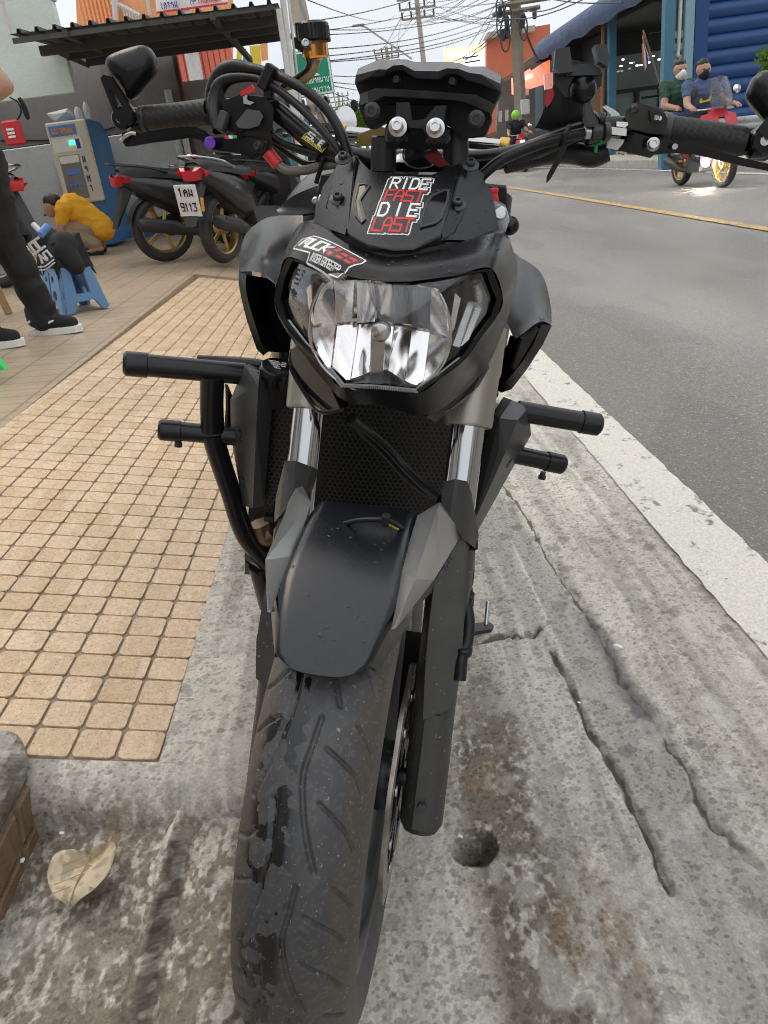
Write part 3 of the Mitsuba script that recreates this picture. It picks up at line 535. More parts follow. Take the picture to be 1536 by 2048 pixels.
o_ = A(*(0.095, 0.052, 0.57)); u_ = unit(A(*(0.106, 0.1, 0.575)) - o_); v_ = unit(np.cross(np.cross(u_, A(-0.6, 0.4, 0.5)), u_)); fp('embossed_letters', prism(ab, (o_, u_, v_), 0.0012), 'm_dark')
cover_pts = [(885, 963, .108), (910, 958, .088), (936, 962, .092), (943, 985, .1), (958, 1068, .1), (951, 1098, .1), (925, 1075, .075), (900, 1040, .07), (882, 1006, .085)]
cov = [(0.078, 0.118, 0.649), (0.093, 0.096, 0.664), (0.107, 0.1, 0.661), (0.113, 0.11, 0.643), (0.127, 0.115, 0.587), (0.125, 0.11, 0.571), (0.109, 0.085, 0.595), (0.092, 0.08, 0.62), (0.08, 0.095, 0.632)]
cov2 = [(0.078, 0.16, 0.626), (0.107, 0.16, 0.631), (0.125, 0.16, 0.549), (0.081, 0.16, 0.6)]
ch_ = hull(np.vstack([cov, cov2]))
for sx in (1, -1): fp('fork_cover', ch_ if sx > 0 else mirror(ch_), 'm_guard', 30)
fp('reflector_bracket', hull([(0.114, 0.12, 0.581), (0.126, 0.12, 0.584), (0.128, 0.12, 0.565), (0.117, 0.12, 0.557), (0.114, 0.14, 0.571), (0.126, 0.14, 0.574), (0.128, 0.14, 0.554), (0.117, 0.14, 0.546)]), 'm_black')
fp('brake_hose', tube([(0.117, 0.13, 0.557), (0.12, 0.12, 0.527), (0.119, 0.1, 0.51), (0.127, 0.08, 0.488), (0.128, 0.06, 0.47), (0.124, 0.045, 0.461), (0.125, 0.03, 0.436)], 0.0078, 12), 'm_hose')
fp('hose_clip', cyl(A(*(0.12, 0.1, 0.509)) + A(0, 0, -.006), A(*(0.12, 0.1, 0.509)) + A(0, 0, .006), 0.011, n=14, ch=.002), 'm_black'); fp('hose_clip', cat([cyl(A(*(0.125, 0.05, 0.465)) + A(0, 0, -.006), A(*(0.125, 0.05, 0.465)) + A(0, 0, .006), 0.011, n=14, ch=.002)]), 'm_black')
fp('brake_caliper', hull(np.array([(x, y, z) for x in (.05, .088) for y, z in ((.09, .28), (.15, .31), (.16, .40), (.11, .44), (.085, .36))])), 'm_black')
fp('brake_caliper', mirror(hull(np.array([(x, y, z) for x in (.05, .088) for y, z in ((.09, .28), (.15, .31), (.16, .40), (.11, .44), (.085, .36))]))), 'm_black')
# ---- headlight
HL = BK + '__headlight'
def hp(name, m, b, smooth=35, **k): return add(HL + '__' + name, xf(m, AF, TF), b, smooth, **k)
LR = np.array([(-0.098, 0.115, 0.884), (-0.07, 0.09, 0.883), (-0.045, 0.072, 0.882), (-0.018, 0.06, 0.881), (0.007, 0.055, 0.881), (0.031, 0.055, 0.883), (0.054, 0.06, 0.887), (0.077, 0.072, 0.89), (0.1, 0.09, 0.892), (0.113, 0.11, 0.864), (0.11, 0.115, 0.846), (0.096, 0.105, 0.824), (0.084, 0.09, 0.806), (0.064, 0.07, 0.791), (0.044, 0.06, 0.777), (0.009, 0.05, 0.78), (-0.031, 0.06, 0.775), (-0.054, 0.078, 0.791), (-0.081, 0.1, 0.804), (-0.105, 0.118, 0.822), (-0.114, 0.125, 0.841), (-0.108, 0.122, 0.865)])
LC = A(*(0.013, 0.032, 0.842))
def lens(off=0.0, shrink=1.0, steps=8):
    rows = []
    for k in range(steps + 1):
        t = k / steps; p = LC + (LR - LC) * (1 - t) * shrink; yb = LC[1] + (LR[:, 1] - LC[1]) * (1 - t) ** 1.8; p[:, 1] = yb + off; rows.append(p)
    m = grid(rows, closed=True)
    if m.face_normals.mean(0)[1] > 0: m.invert()
    return m
lm_ = lens(); hp('lens', lm_, 'm_lens', True)
# bowl behind the lens, black rim
back = LR.copy(); back[:, 1] += 0.012; bk2 = LC + (LR - LC) * 0.93; bk2[:, 1] = LR[:, 1] + 0.03; bk3 = LC + (LR - LC) * 0.8; bk3[:, 1] = 0.14
bw = grid([LR * [1, 1, 1] + [0, .001, 0], back, bk2, bk3], closed=True); hp('housing', cat([bw, fan(bk3, bk3.mean(0), 2)]), 'm_gloss', 40)
ED = LC + (LR - LC) * 1.035; ED2 = LC + (LR - LC) * 1.075
er = [15, 16, 14, 13, 17, 18]
def ring_band(a, b, idx, d):
    m = thick(grid([a[idx], b[idx]]), d); return m
lo = [12, 13, 14, 15, 16, 17, 18, 19]
e1 = LC + (LR - LC) * 1.0; e2 = LC + (LR - LC) * 1.09; e2[:, 1] = LR[:, 1] + 0.004
bandm = grid([e1[lo] + [0, -.003, 0], e2[lo] + [0, -.004, 0], e2[lo] + [0, .02, 0]])
hp('lens_edge', bandm, 'm_clear_edge', False, label='ribbed grey lower edge of the headlight lens')
ribs = []
for i in range(2, 5):
    for t in np.linspace(0, 1, 22)[:-1]:
        a = e1[lo[i]] * (1 - t) + e1[lo[i + 1]] * t; b = e2[lo[i]] * (1 - t) + e2[lo[i + 1]] * t
        ribs.append(tube([a * .8 + b * .2 + [0, -.0042, 0], a * .15 + b * .85 + [0, -.005, 0]], 0.0008, 5, 0))
hp('lens_edge_ribs', cat(ribs), 'm_clear_edge', kind='stuff')
# reflector: vertical chrome facets in two tiers
RC = np.array((0.002, 0.085, 0.828)); RX_, ZT, ZB = 0.0715, 0.047, 0.064
def bowl(x, z): return 0.046 * (1 - min(1.0, (x / RX_) ** 2 + (z / ZB) ** 2)) - 0.02
def facet(x0, x1, z0, z1, cv, tiltx, tiltz):
    nx, nz = 11, 11; rows = []
    for z in np.linspace(z0, z1, nz):
        hw_ = RX_ * math.sqrt(max(0.02, 1 - (z / (ZB if z < 0 else 0.075)) ** 2)); row = []
        for x in np.linspace(x0, x1, nx):
            xx = float(np.clip(x, -hw_, hw_)); u = (x - (x0 + x1) / 2) / (x1 - x0) * 2; w = (z - (z0 + z1) / 2) / (z1 - z0) * 2
            b4 = [bowl(a_, c_) for c_ in (z0 * .9, z1 * .9) for a_ in (x0 * .9, x1 * .9)]; su_, sw_ = (u + 1) / 2, (w + 1) / 2; flat = (b4[0] * (1 - su_) + b4[1] * su_) * (1 - sw_) + (b4[2] * (1 - su_) + b4[3] * su_) * sw_
            y = (bowl(xx, z) * .25 + flat * .75 if nx == 11 and x1 - x0 < .06 else bowl(xx, z)) + cv * (1 - u * u) + tiltx * u + tiltz * w + cv * .6 * (1 - w * w); row.append((RC[0] + xx, RC[1] + y, RC[2] + z))
        rows.append(row)
    m = grid(rows)
    if m.face_normals.mean(0)[1] > 0: m.invert()
    return m
rgf = np.random.default_rng(17); xe = np.array([-1, -.70, -.40, -.16, .12, .40, .68, 1]) * RX_
bk_ = facet(-RX_ * 1.02, RX_ * 1.02, -ZB, ZT, 0, 0, 0); bk_.vertices = bk_.vertices + A(0, .012, 0); hp('reflector_bowl', bk_, 'm_mirror', True)
for i in range(7):
    for j in range(2):
        z0, z1 = ((0.002, ZT), (-ZB, -0.002))[j]
        hp('reflector_facet', facet(xe[i] + .0003, xe[i + 1] - .0003, z0, z1, rgf.uniform(-.0012, .0012), rgf.uniform(-.005, .005), rgf.uniform(-.009, .009)), 'm_mirror', True)
hp('reflector_rim', tube([RC + A((RX_ + .0015) * math.cos(a), -0.021, (ZB + .0005) * math.sin(a) if math.sin(a) < 0 else .075 * math.sin(a)) for a in np.linspace(math.radians(-217), math.radians(37), 49)], 0.0016, 8, 0), 'm_chrome')
scene['m_bulb'] = {'type': 'principled', 'base_color': rgb((0.5, 0.5, 0.5)), 'roughness': 0.22, 'metallic': 1.0}
hp('bulb_shield', revolve([(0, -0.006), (0.007, -0.0055), (0.0095, -0.004), (0.010, -0.001), (0.009, 0.01), (0, 0.012)], RC + A(0.003, -0.028, 0.004), (0, 1, 0), 28), 'm_bulb', True)
hp('bulb_stalk', hull([RC + A(x, y, z) for x, y, z in ((-.007, -.028, 0), (.008, -.028, 0), (-.007, -.02, -.052), (.006, -.02, -.052), (-.005, -.012, 0), (.006, -.012, -.05))]), 'm_bulb')
# position lights: chrome wedge and ribbed light guides on both sides
scene['m_side_lit'] = {'type': 'principled', 'base_color': rgb((0.62, 0.63, 0.63)), 'roughness': 0.15, 'metallic': 0.7}
sl = dict(ch=[(0.074, 0.085, 0.871), (0.08, 0.09, 0.865), (0.076, 0.09, 0.833), (0.071, 0.085, 0.829)], gd=[(0.093, 0.108, 0.86), (0.098, 0.112, 0.858), (0.095, 0.11, 0.83), (0.081, 0.098, 0.812), (0.076, 0.095, 0.816)], g2=[(0.098, 0.11, 0.881), (0.108, 0.118, 0.861), (0.106, 0.12, 0.846), (0.092, 0.11, 0.823), (0.089, 0.108, 0.826), (0.098, 0.114, 0.85), (0.093, 0.108, 0.874)])
cw = hull(np.vstack([sl['ch'], np.array(sl['ch']) + [0, .012, 0]])); gd = panel(sl['gd'], .006); g2 = panel(sl['g2'], .006)
def guide_ribs(a0, a1, b0, b1, n):
    o = []
    for t in np.linspace(0, 1, n):
        a = np.array(a0) * (1 - t) + np.array(a1) * t; b = np.array(b0) * (1 - t) + np.array(b1) * t; o.append(tube([a + [0, -.001, 0], b + [0, -.001, 0]], 0.0011, 5, 0))
    return cat(o)
rb = cat([guide_ribs((0.087, 0.102, 0.86), (0.076, 0.092, 0.817), (0.093, 0.105, 0.859), (0.083, 0.095, 0.815), 24), guide_ribs((0.095, 0.104, 0.856), (0.084, 0.1, 0.815), (0.103, 0.112, 0.859), (0.092, 0.106, 0.822), 13)])
top_bar = guide_ribs((0.09, 0.1, 0.881), (0.094, 0.104, 0.866), (0.093, 0.102, 0.882), (0.097, 0.106, 0.867), 4)
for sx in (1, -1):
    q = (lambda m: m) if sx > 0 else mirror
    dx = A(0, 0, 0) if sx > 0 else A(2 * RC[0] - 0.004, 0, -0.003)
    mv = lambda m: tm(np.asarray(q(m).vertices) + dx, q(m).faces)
    hp('position_light', mv(cat([gd, g2])), 'm_side_lit' if sx > 0 else 'm_dark', label='clear ribbed side light band' if sx > 0 else None); hp('chrome_wedge', mv(cw), 'm_mirror'); hp('light_guide_ribs', mv(cat([rb, top_bar])), 'm_side_lit' if sx > 0 else 'm_gloss', kind='stuff')  # uneven light put into the colours: right side bright, mirrored twin dark
# ---- headlight mask
MO = np.array([(-0.11, 0.175, 0.915), (-0.08, 0.145, 0.918), (-0.059, 0.118, 0.913), (-0.035, 0.1, 0.906), (0.001, 0.09, 0.9), (0.025, 0.09, 0.903), (0.052, 0.1, 0.909), (0.082, 0.125, 0.917), (0.114, 0.16, 0.922), (0.134, 0.195, 0.883), (0.134, 0.205, 0.847), (0.126, 0.195, 0.811), (0.114, 0.175, 0.777), (0.087, 0.12, 0.754), (0.054, 0.085, 0.739), (0.01, 0.07, 0.75), (-0.035, 0.085, 0.746), (-0.066, 0.11, 0.761), (-0.098, 0.14, 0.78), (-0.126, 0.175, 0.801), (-0.142, 0.195, 0.825), (-0.134, 0.195, 0.874)])
r1 = LC + (LR - LC) * 1.03; r1[:, 1] = LR[:, 1] - 0.0035; r2 = LC + (LR - LC) * 1.09; r2[:, 1] = LR[:, 1] + 0.0
lowidx = [13, 14, 15, 16, 17]
r1b = LC + (LR - LC) * 1.005; r1b[:, 1] = LR[:, 1] + .004
mid = r2 * 0.5 + MO * 0.5; mid[:9, 1] -= np.array([.006, .012, .012, .008, .006, .006, .010, .012, .010]); mid[9:13, 1] -= .006; mid[18:, 1] -= .006
mo2 = MO.copy(); mo2 = LC + (MO - LC) * 0.985; mo2[:, 1] = MO[:, 1] + 0.05
bez = grid([r1b, r1, r2], closed=True); fp('headlight_bezel', bez, 'm_gloss', 40)
def reclose(rows, k=4):
    """Smooths closed rings around and across."""
    R_ = []
    for r in rows:
        q = np.vstack([r[-2:], r, r[:3]]); s = spline(q, k)[2 * k:2 * k + len(r) * k]; R_.append(s)
    R_ = np.array(R_); return np.stack([spline(R_[:, j], 4) for j in range(R_.shape[1])], 1)
mk_ = grid(reclose([r2, mid, MO]), closed=True)
if mk_.face_normals.mean(0)[1] > 0: mk_.invert()
rim_ = grid(reclose([MO, MO * .5 + mo2 * .5, mo2]), closed=True)
fp('headlight_mask', cat([mk_, rim_]), 'm_black', 42, label='matt black headlight mask with rain drops')
fp('mask_back', fan(mo2, mo2.mean(0) + A(0, .02, 0), 2), 'm_black_soft')
finR = hull([(0.113, 0.17, 0.783), (0.108, 0.165, 0.763), (0.101, 0.15, 0.752), (0.08, 0.13, 0.736), (0.06, 0.115, 0.724), (0.062, 0.12, 0.721), (0.07, 0.13, 0.724), (0.093, 0.15, 0.74), (0.107, 0.17, 0.753), (0.116, 0.185, 0.771), (0.107, 0.18, 0.784)])
finR2 = panel([(0.095, 0.15, 0.773), (0.105, 0.16, 0.773), (0.101, 0.15, 0.752), (0.081, 0.125, 0.738), (0.06, 0.11, 0.726), (0.053, 0.09, 0.737), (0.068, 0.1, 0.743), (0.087, 0.12, 0.754)], .01)
finL = cat([panel([(-0.107, 0.15, 0.785), (-0.117, 0.17, 0.774), (-0.119, 0.175, 0.751), (-0.096, 0.15, 0.73), (-0.071, 0.12, 0.719), (-0.06, 0.115, 0.721), (-0.037, 0.1, 0.734), (-0.066, 0.11, 0.761)], .012), tube([(-0.117, 0.17, 0.774), (-0.118, 0.17, 0.752), (-0.095, 0.145, 0.731), (-0.068, 0.115, 0.72), (-0.036, 0.095, 0.733)], 0.003, 8)])
for m_ in (cat([finR, finR2]), finL): fp('mask_fin', m_, 'm_gloss', 30)
# ---- fly screen over the headlight with its two side plates and four bolts
SCo = dict(top=[(-0.054, 0.215, 0.983), (-0.036, 0.195, 0.972), (-0.008, 0.19, 0.972), (0.031, 0.19, 0.973), (0.06, 0.215, 0.986)], mid=[(-0.048, 0.155, 0.945), (-0.028, 0.15, 0.947), (-0.004, 0.147, 0.948), (0.03, 0.148, 0.949), (0.057, 0.158, 0.949)], low=[(-0.044, 0.115, 0.918), (-0.02, 0.1, 0.912), (0.003, 0.098, 0.912), (0.031, 0.1, 0.915), (0.053, 0.116, 0.924)], nose=[(-0.038, 0.1, 0.915), (-0.016, 0.088, 0.908), (0.011, 0.084, 0.907), (0.029, 0.086, 0.909), (0.053, 0.1, 0.92)])
rows_ = [np.array(SCo[k]) for k in ('top', 'mid', 'low', 'nose')]
scm = grid(rows_)
# planar centre so that the sticker lies flat
scm = orient(scm, (0, -1, 1))
scm0 = scm; scm = thick(scm, 0.004)
fp('fly_screen', scm, 'm_black', 25)
sideR = [panel([(0.061, 0.21, 0.987), (0.076, 0.215, 0.987), (0.088, 0.222, 0.976), (0.073, 0.18, 0.947), (0.064, 0.13, 0.921), (0.055, 0.112, 0.918), (0.053, 0.118, 0.925), (0.057, 0.158, 0.95)], .006, .001), panel([(0.088, 0.222, 0.976), (0.091, 0.225, 0.952), (0.11, 0.19, 0.922), (0.091, 0.15, 0.917), (0.057, 0.112, 0.917), (0.064, 0.13, 0.921), (0.075, 0.18, 0.949)], .004)]
sideL = [panel([(-0.054, 0.212, 0.985), (-0.069, 0.215, 0.982), (-0.084, 0.222, 0.977), (-0.079, 0.18, 0.931), (-0.045, 0.118, 0.92), (-0.049, 0.155, 0.945)], .006, .001), panel([(-0.084, 0.222, 0.977), (-0.079, 0.18, 0.931), (-0.045, 0.118, 0.92), (-0.045, 0.11, 0.915), (-0.081, 0.15, 0.919), (-0.097, 0.175, 0.92), (-0.09, 0.22, 0.948)], .004)]
for s_ in (sideR, sideL): fp('screen_side_plate', cat(s_), 'm_black', 25)
pkR = [(0.035, 0.152, 0.964), (0.046, 0.165, 0.97), (0.053, 0.168, 0.968), (0.054, 0.155, 0.958), (0.051, 0.128, 0.942), (0.046, 0.12, 0.936), (0.031, 0.112, 0.931), (0.029, 0.116, 0.935), (0.031, 0.14, 0.954)]
pkL = [(-0.047, 0.172, 0.965), (-0.039, 0.17, 0.968), (-0.031, 0.168, 0.964), (-0.038, 0.15, 0.947), (-0.027, 0.124, 0.932), (-0.031, 0.12, 0.928), (-0.04, 0.13, 0.935), (-0.046, 0.15, 0.946)]
def bolt(p, n, r, h=0.006, mt='m_dark', wash=1.7, name='bolt', fn=fp):
    n = unit(n); p = A(*p); k = fn(name, revolve([(0, 0), (r * wash, 0), (r * wash, .0012), (r * 1.15, .002), (r, .0025), (r, h - .0012), (r * .8, h), (r * .5, h), (r * .45, h - .0022), (0, h - .0022)], p, n, 20), mt, 30); return k
SN = (0, -0.62, 0.78)
for b in [(-0.07, 0.212, 0.978), (-0.067, 0.176, 0.939), (0.071, 0.208, 0.98), (0.064, 0.165, 0.943)]: bolt(np.array(b) + A(0, -.004, .004), SN, 0.0052, .0075, 'm_dark', 1.75, 'screen_bolt')
# ---- stickers
from scipy.interpolate import LinearNDInterpolator
def draper(mesh, fr):
    """Height of the mesh over the plane frame (o, u, v), as a function of plane coordinates."""
    o, u, v = fr; n = np.cross(u, v); q = np.asarray(mesh.vertices); q = np.vstack([q, np.asarray(mesh.triangles_center)]) - o; keep = np.abs(q @ n) < 0.035; q = q[keep]; uv_ = np.c_[q @ u, q @ v]; h = q @ n
    key = np.round(uv_ / 0.0012).astype(int); best = {}
    for k, (a, b) in enumerate(key):
        if (a, b) not in best or h[k] > h[best[(a, b)]]: best[(a, b)] = k
    i = list(best.values()); return LinearNDInterpolator(uv_[i], h[i], fill_value=0.0)
def draped(g, fr, f, lift, d=0.0003, edge=0.004):
    o, u, v = fr; n = np.cross(u, v); m = prism(g, (A(0, 0, 0), A(1, 0, 0), A(0, 1, 0)), d); vv, ff = trimesh.remesh.subdivide_to_size(m.vertices, m.faces, edge); h = f(vv[:, 0], vv[:, 1])
    return tm(o + vv[:, :1] * u + vv[:, 1:2] * v + (vv[:, 2:] + h[:, None] + lift) * n, ff)
def sticker(key, pts, build, face=(0, -0.7, 0.7)):
    pass
def sticker_frame(o, px, py):
    o, px, py = A(*o), A(*px), A(*py); u = unit(px - o); n = np.cross(u, py - o); v = unit(np.cross(n, u)); return o, u, v, np.linalg.norm(px - o), abs((py - o) @ v)
so, su, sv, sw, sh = sticker_frame((-0.022, 0.109, 0.92), (0.024, 0.109, 0.921), (-0.028, 0.183, 0.967))
sn = unit(np.cross(su, sv)); sfr = (so, su, sv); scd = trimesh.Trimesh(*trimesh.remesh.subdivide_to_size(scm0.vertices, scm0.faces, 0.006)); sdf = draper(scd, sfr)
ST = BK + '__slogan_sticker'
for q_ in (pkR, pkL):
    gq = Polygon(in_plane(np.array(q_), sfr)).buffer(0); fp('screen_recess', draped(gq.buffer(-.0025), sfr, sdf, .0003, .0004), 'm_gloss', 25); fp('screen_recess_edge', draped(gq.difference(gq.buffer(-.0025)), sfr, sdf, .0004, .0014), 'm_dark', 25)
words = [('RIDE', 0), ('FAST', 1), ('DIE', 0), ('LAST', 1)]
outl = []; wht = []; red = []; skew = 0.13
for i, (w_, rdd) in enumerate(words):
    hh = sh * 0.205; y = sh * (0.775 - 0.25 * i); g, ww = strokes(w_, hh, 1.0, 0.17, 0.13, 0.42 if w_ != 'DIE' else 1.0); g = shapely.affinity.scale(g, sw * 0.86 / ww, 1, origin=(0, 0)); g = place2d(g, sw * 0.075 + y * 0.14, y); (red if rdd else wht).append(g)
al = unary_union(wht + red); bd = al.buffer(sw * 0.045, join_style=2); bd = unary_union([bd, al.envelope.buffer(0) if False else Polygon([(sw * .06, 0), (sw * .93, 0), (sw * 1.03, sh * .98), (sw * .2, sh * .98)])]).buffer(0)
fp('slogan_sticker', draped(bd.buffer(sw * 0.02, join_style=1), sfr, sdf, .0002), 'm_white', False, label='white edged slogan sticker on the fly screen')
add(ST + '__backing', xf(draped(bd.buffer(-sw * 0.006), sfr, sdf, .0006), AF, TF), 'm_sticker_black', False)
add(ST + '__white_letters', xf(draped(unary_union(wht), sfr, sdf, .001), AF, TF), 'm_white', False)
add(ST + '__red_letters', xf(draped(unary_union(red), sfr, sdf, .001), AF, TF), 'm_sticker_red', False)

# second sticker, draped on the mask: its outline points ride on the mask surface
mo_, mu, mv_, mw, mh = sticker_frame((-0.1, 0.12, 0.893), (-0.038, 0.068, 0.887), (-0.094, 0.133, 0.905))
mfr = (mo_, mu, mv_); mkd = trimesh.Trimesh(*trimesh.remesh.subdivide_to_size(mk_.vertices, mk_.faces, 0.005)); mdf = draper(mkd, mfr)
def mkhee(g, lift, b, nm, label=None): return add(BK + '__' + nm, xf(draped(g, mfr, mdf, lift + .0004, edge=.003), AF, TF), b, False, label)
L_ = mw
base = Polygon([(0, L_ * .02), (L_ * .03, L_ * .16), (L_ * .14, L_ * .26), (L_ * .5, L_ * .255), (L_ * 1.13, L_ * .25), (L_ * 1.14, L_ * .19), (L_ * 1.06, L_ * .07), (L_ * 1.02, -L_ * .11), (L_ * .42, -L_ * .10), (L_ * .38, L_ * .03)])
mkhee(base.buffer(L_ * .025, join_style=1), 0, 'm_white', 'rider_club_sticker', 'red, white and black club sticker on the mask above the headlight')
mkhee(base.buffer(L_ * .006), .0003, 'm_sticker_black', 'rider_club_sticker__backing')
mkhee(Polygon([(L_ * .62, L_ * .06), (L_ * .68, L_ * .235), (L_ * 1.12, L_ * .235), (L_ * 1.03, L_ * .06)]), .0006, 'm_sticker_red', 'rider_club_sticker__red_field')
g1, w1 = strokes('MUCK', L_ * .145, 1.0, .2, .3, .35); g1 = place2d(shapely.affinity.scale(g1, L_ * .56 / w1, 1, origin=(0, 0)), L_ * .07, L_ * .07)
g2, w2 = strokes('HEE', L_ * .145, 1.0, .2, .3, .35); g2 = place2d(shapely.affinity.scale(g2, L_ * .38 / w2, 1, origin=(0, 0)), L_ * .65, L_ * .07)
g3, w3 = strokes('RIDER GANGSTER', L_ * .085, .8, .2, .1, .35); g3 = place2d(shapely.affinity.scale(g3, L_ * .53 / w3, 1, origin=(0, 0)), L_ * .44, -L_ * .07)
mkhee(unary_union([g1, g3]), .0006, 'm_white', 'rider_club_sticker__white_letters'); mkhee(g2, .0009, 'm_sticker_black', 'rider_club_sticker__dark_letters')
# ---- instrument panel behind the screen
IP = BK + '__instrument_panel'
def ip(name, m, b, smooth=25, **k): return add(IP + '__' + name, xf(m, AF, TF), b, smooth, **k)
sil = [(-0.067, 0.26, 1.073), (-0.043, 0.26, 1.083), (-0.035, 0.26, 1.081), (-0.023, 0.26, 1.084), (-0.014, 0.26, 1.084), (-0.004, 0.26, 1.082), (0.023, 0.26, 1.082), (0.035, 0.26, 1.083), (0.046, 0.26, 1.083), (0.056, 0.26, 1.08), (0.072, 0.26, 1.081), (0.092, 0.26, 1.073), (0.093, 0.26, 1.057), (0.084, 0.26, 1.036), (0.086, 0.26, 1.029), (0.08, 0.26, 1.012), (0.057, 0.26, 1.009), (0.026, 0.26, 1.029), (-0.022, 0.26, 1.028), (-0.051, 0.26, 1.013), (-0.057, 0.26, 1.018), (-0.065, 0.26, 1.036), (-0.064, 0.26, 1.046), (-0.07, 0.26, 1.058)]
ip('case', panel(sil, .045, .002), 'm_black_soft', label='dark back of the instrument panel case'); labels.pop(IP + '__case')
bt = np.array([(-0.069, 0.262, 1.066), (-0.067, 0.262, 1.073), (-0.043, 0.262, 1.083), (-0.035, 0.262, 1.082), (-0.023, 0.262, 1.084), (-0.015, 0.262, 1.084), (-0.004, 0.262, 1.082), (0.023, 0.262, 1.083), (0.035, 0.262, 1.084), (0.046, 0.262, 1.083), (0.056, 0.262, 1.08), (0.072, 0.262, 1.081), (0.092, 0.262, 1.073), (0.093, 0.262, 1.067)])
bf = np.array([(-0.063, 0.225, 1.06), (-0.06, 0.215, 1.064), (-0.034, 0.205, 1.07), (-0.026, 0.205, 1.07), (-0.019, 0.205, 1.074), (-0.009, 0.205, 1.075), (0.004, 0.205, 1.07), (0.029, 0.205, 1.071), (0.037, 0.205, 1.074), (0.049, 0.205, 1.074), (0.06, 0.205, 1.071), (0.073, 0.205, 1.07), (0.093, 0.215, 1.063), (0.094, 0.225, 1.061)])
bl = np.array([(-0.063, 0.225, 1.056), (-0.06, 0.215, 1.057), (-0.044, 0.21, 1.063), (-0.029, 0.21, 1.065), (-0.021, 0.21, 1.07), (-0.01, 0.21, 1.071), (0.004, 0.21, 1.064), (0.028, 0.21, 1.064), (0.036, 0.21, 1.069), (0.047, 0.21, 1.07), (0.058, 0.21, 1.065), (0.073, 0.21, 1.062), (0.094, 0.215, 1.056), (0.095, 0.225, 1.056)])
ip('brow', cat([grid([bt, bf, bl, bl + [0, .03, 0]])]), 'm_dark', 15)
lt = np.array([(-0.059, 0.235, 1.047), (-0.048, 0.222, 1.05), (-0.039, 0.218, 1.053), (-0.016, 0.215, 1.053), (0.015, 0.215, 1.053), (0.049, 0.215, 1.052), (0.068, 0.218, 1.052), (0.087, 0.225, 1.045), (0.089, 0.235, 1.043)]); lb = np.array([(-0.059, 0.235, 1.036), (-0.047, 0.222, 1.039), (-0.038, 0.22, 1.042), (-0.029, 0.218, 1.046), (0.015, 0.218, 1.046), (0.044, 0.218, 1.046), (0.057, 0.22, 1.045), (0.084, 0.228, 1.036), (0.087, 0.235, 1.034)])
ip('lower_band', grid([lt + [0, .03, 0], lt, lb, lb + [0, .03, 0]]), 'm_dark', 15)
for b in [(-0.04, 0.21, 1.031), (0.072, 0.21, 1.029)]: bolt(b, (0, -1, 0), .0075, .006, 'm_dark', 1.2, 'instrument_panel__screw')
for b in [(-0.016, 0.214, 1.062), (0.043, 0.214, 1.063)]: bolt(b, (0, -1, 0), .0042, .003, 'm_black', 1.2, 'instrument_panel__screw')
fp('panel_back_plate', panel([(-0.031, 0.245, 1.038), (0.038, 0.245, 1.041), (0.039, 0.26, 0.997), (-0.029, 0.26, 0.994)], .004), 'm_black_soft'); fp('panel_bracket', panel([(-0.013, 0.2, 1.04), (0.001, 0.2, 1.041), (0.005, 0.2, 1.024), (0.018, 0.2, 1.026), (0.029, 0.2, 1.039), (0.04, 0.2, 1.04), (0.039, 0.2, 1.025), (0.039, 0.2, 1.008), (0.036, 0.2, 1.007), (0.024, 0.2, 1.008), (0.017, 0.2, 1.017), (0.002, 0.2, 1.017), (-0.006, 0.2, 1.006), (-0.018, 0.2, 1.007), (-0.019, 0.2, 1.02), (-0.013, 0.2, 1.024)], .006, .001), 'm_black')
for b in [(-0.009, 0.194, 1.017), (0.031, 0.194, 1.018)]: bolt(b, (0, -0.95, 0.2), .0066, .011, 'm_steel', 1.5, 'panel_bolt')
for b in [(-0.012, 0.215, 1.004), (0.032, 0.215, 1.005)]: fp('rubber_grommet', revolve([(0.006, 0), (.013, 0), (.014, .004), (.013, .014), (.006, .014)], A(*b), (0, -.2, 1), 20), 'm_black')
for p, q in (((-0.04, 0.3, 1.007), (-0.039, 0.3, 0.967)), ((0.043, 0.3, 1.02), (0.049, 0.3, 0.975))): fp('handlebar_riser', cyl(p, q, .0155, n=24, ch=.002), 'm_dark')
fp('key_ring', tube([A(*(0.01, 0.3, 0.994)) + .026 * (math.cos(a) * A(1, 0, .1) + math.sin(a) * A(0.1, .35, .75)) for a in np.linspace(0, 2 * math.pi, 33)], .0011, 6, 0), 'm_steel')
fp('ignition_lock', cyl(A(*(0.004, 0.3, 0.978)), A(*(0, 0.31, 0.994)), .017, n=24, ch=.003), 'm_dark')
fp('leather_key_fob', thick(gridspline([[(0.015, 0.27, 0.991), (0.026, 0.27, 0.996), (0.031, 0.265, 0.993)], [(0.018, 0.265, 0.984), (0.031, 0.262, 0.988), (0.039, 0.26, 0.985)], [(0.033, 0.26, 0.978), (0.04, 0.258, 0.98), (0.047, 0.258, 0.978)]], 4, 4), .003), 'm_red_cloth', 40, label='dark red leather key fob')
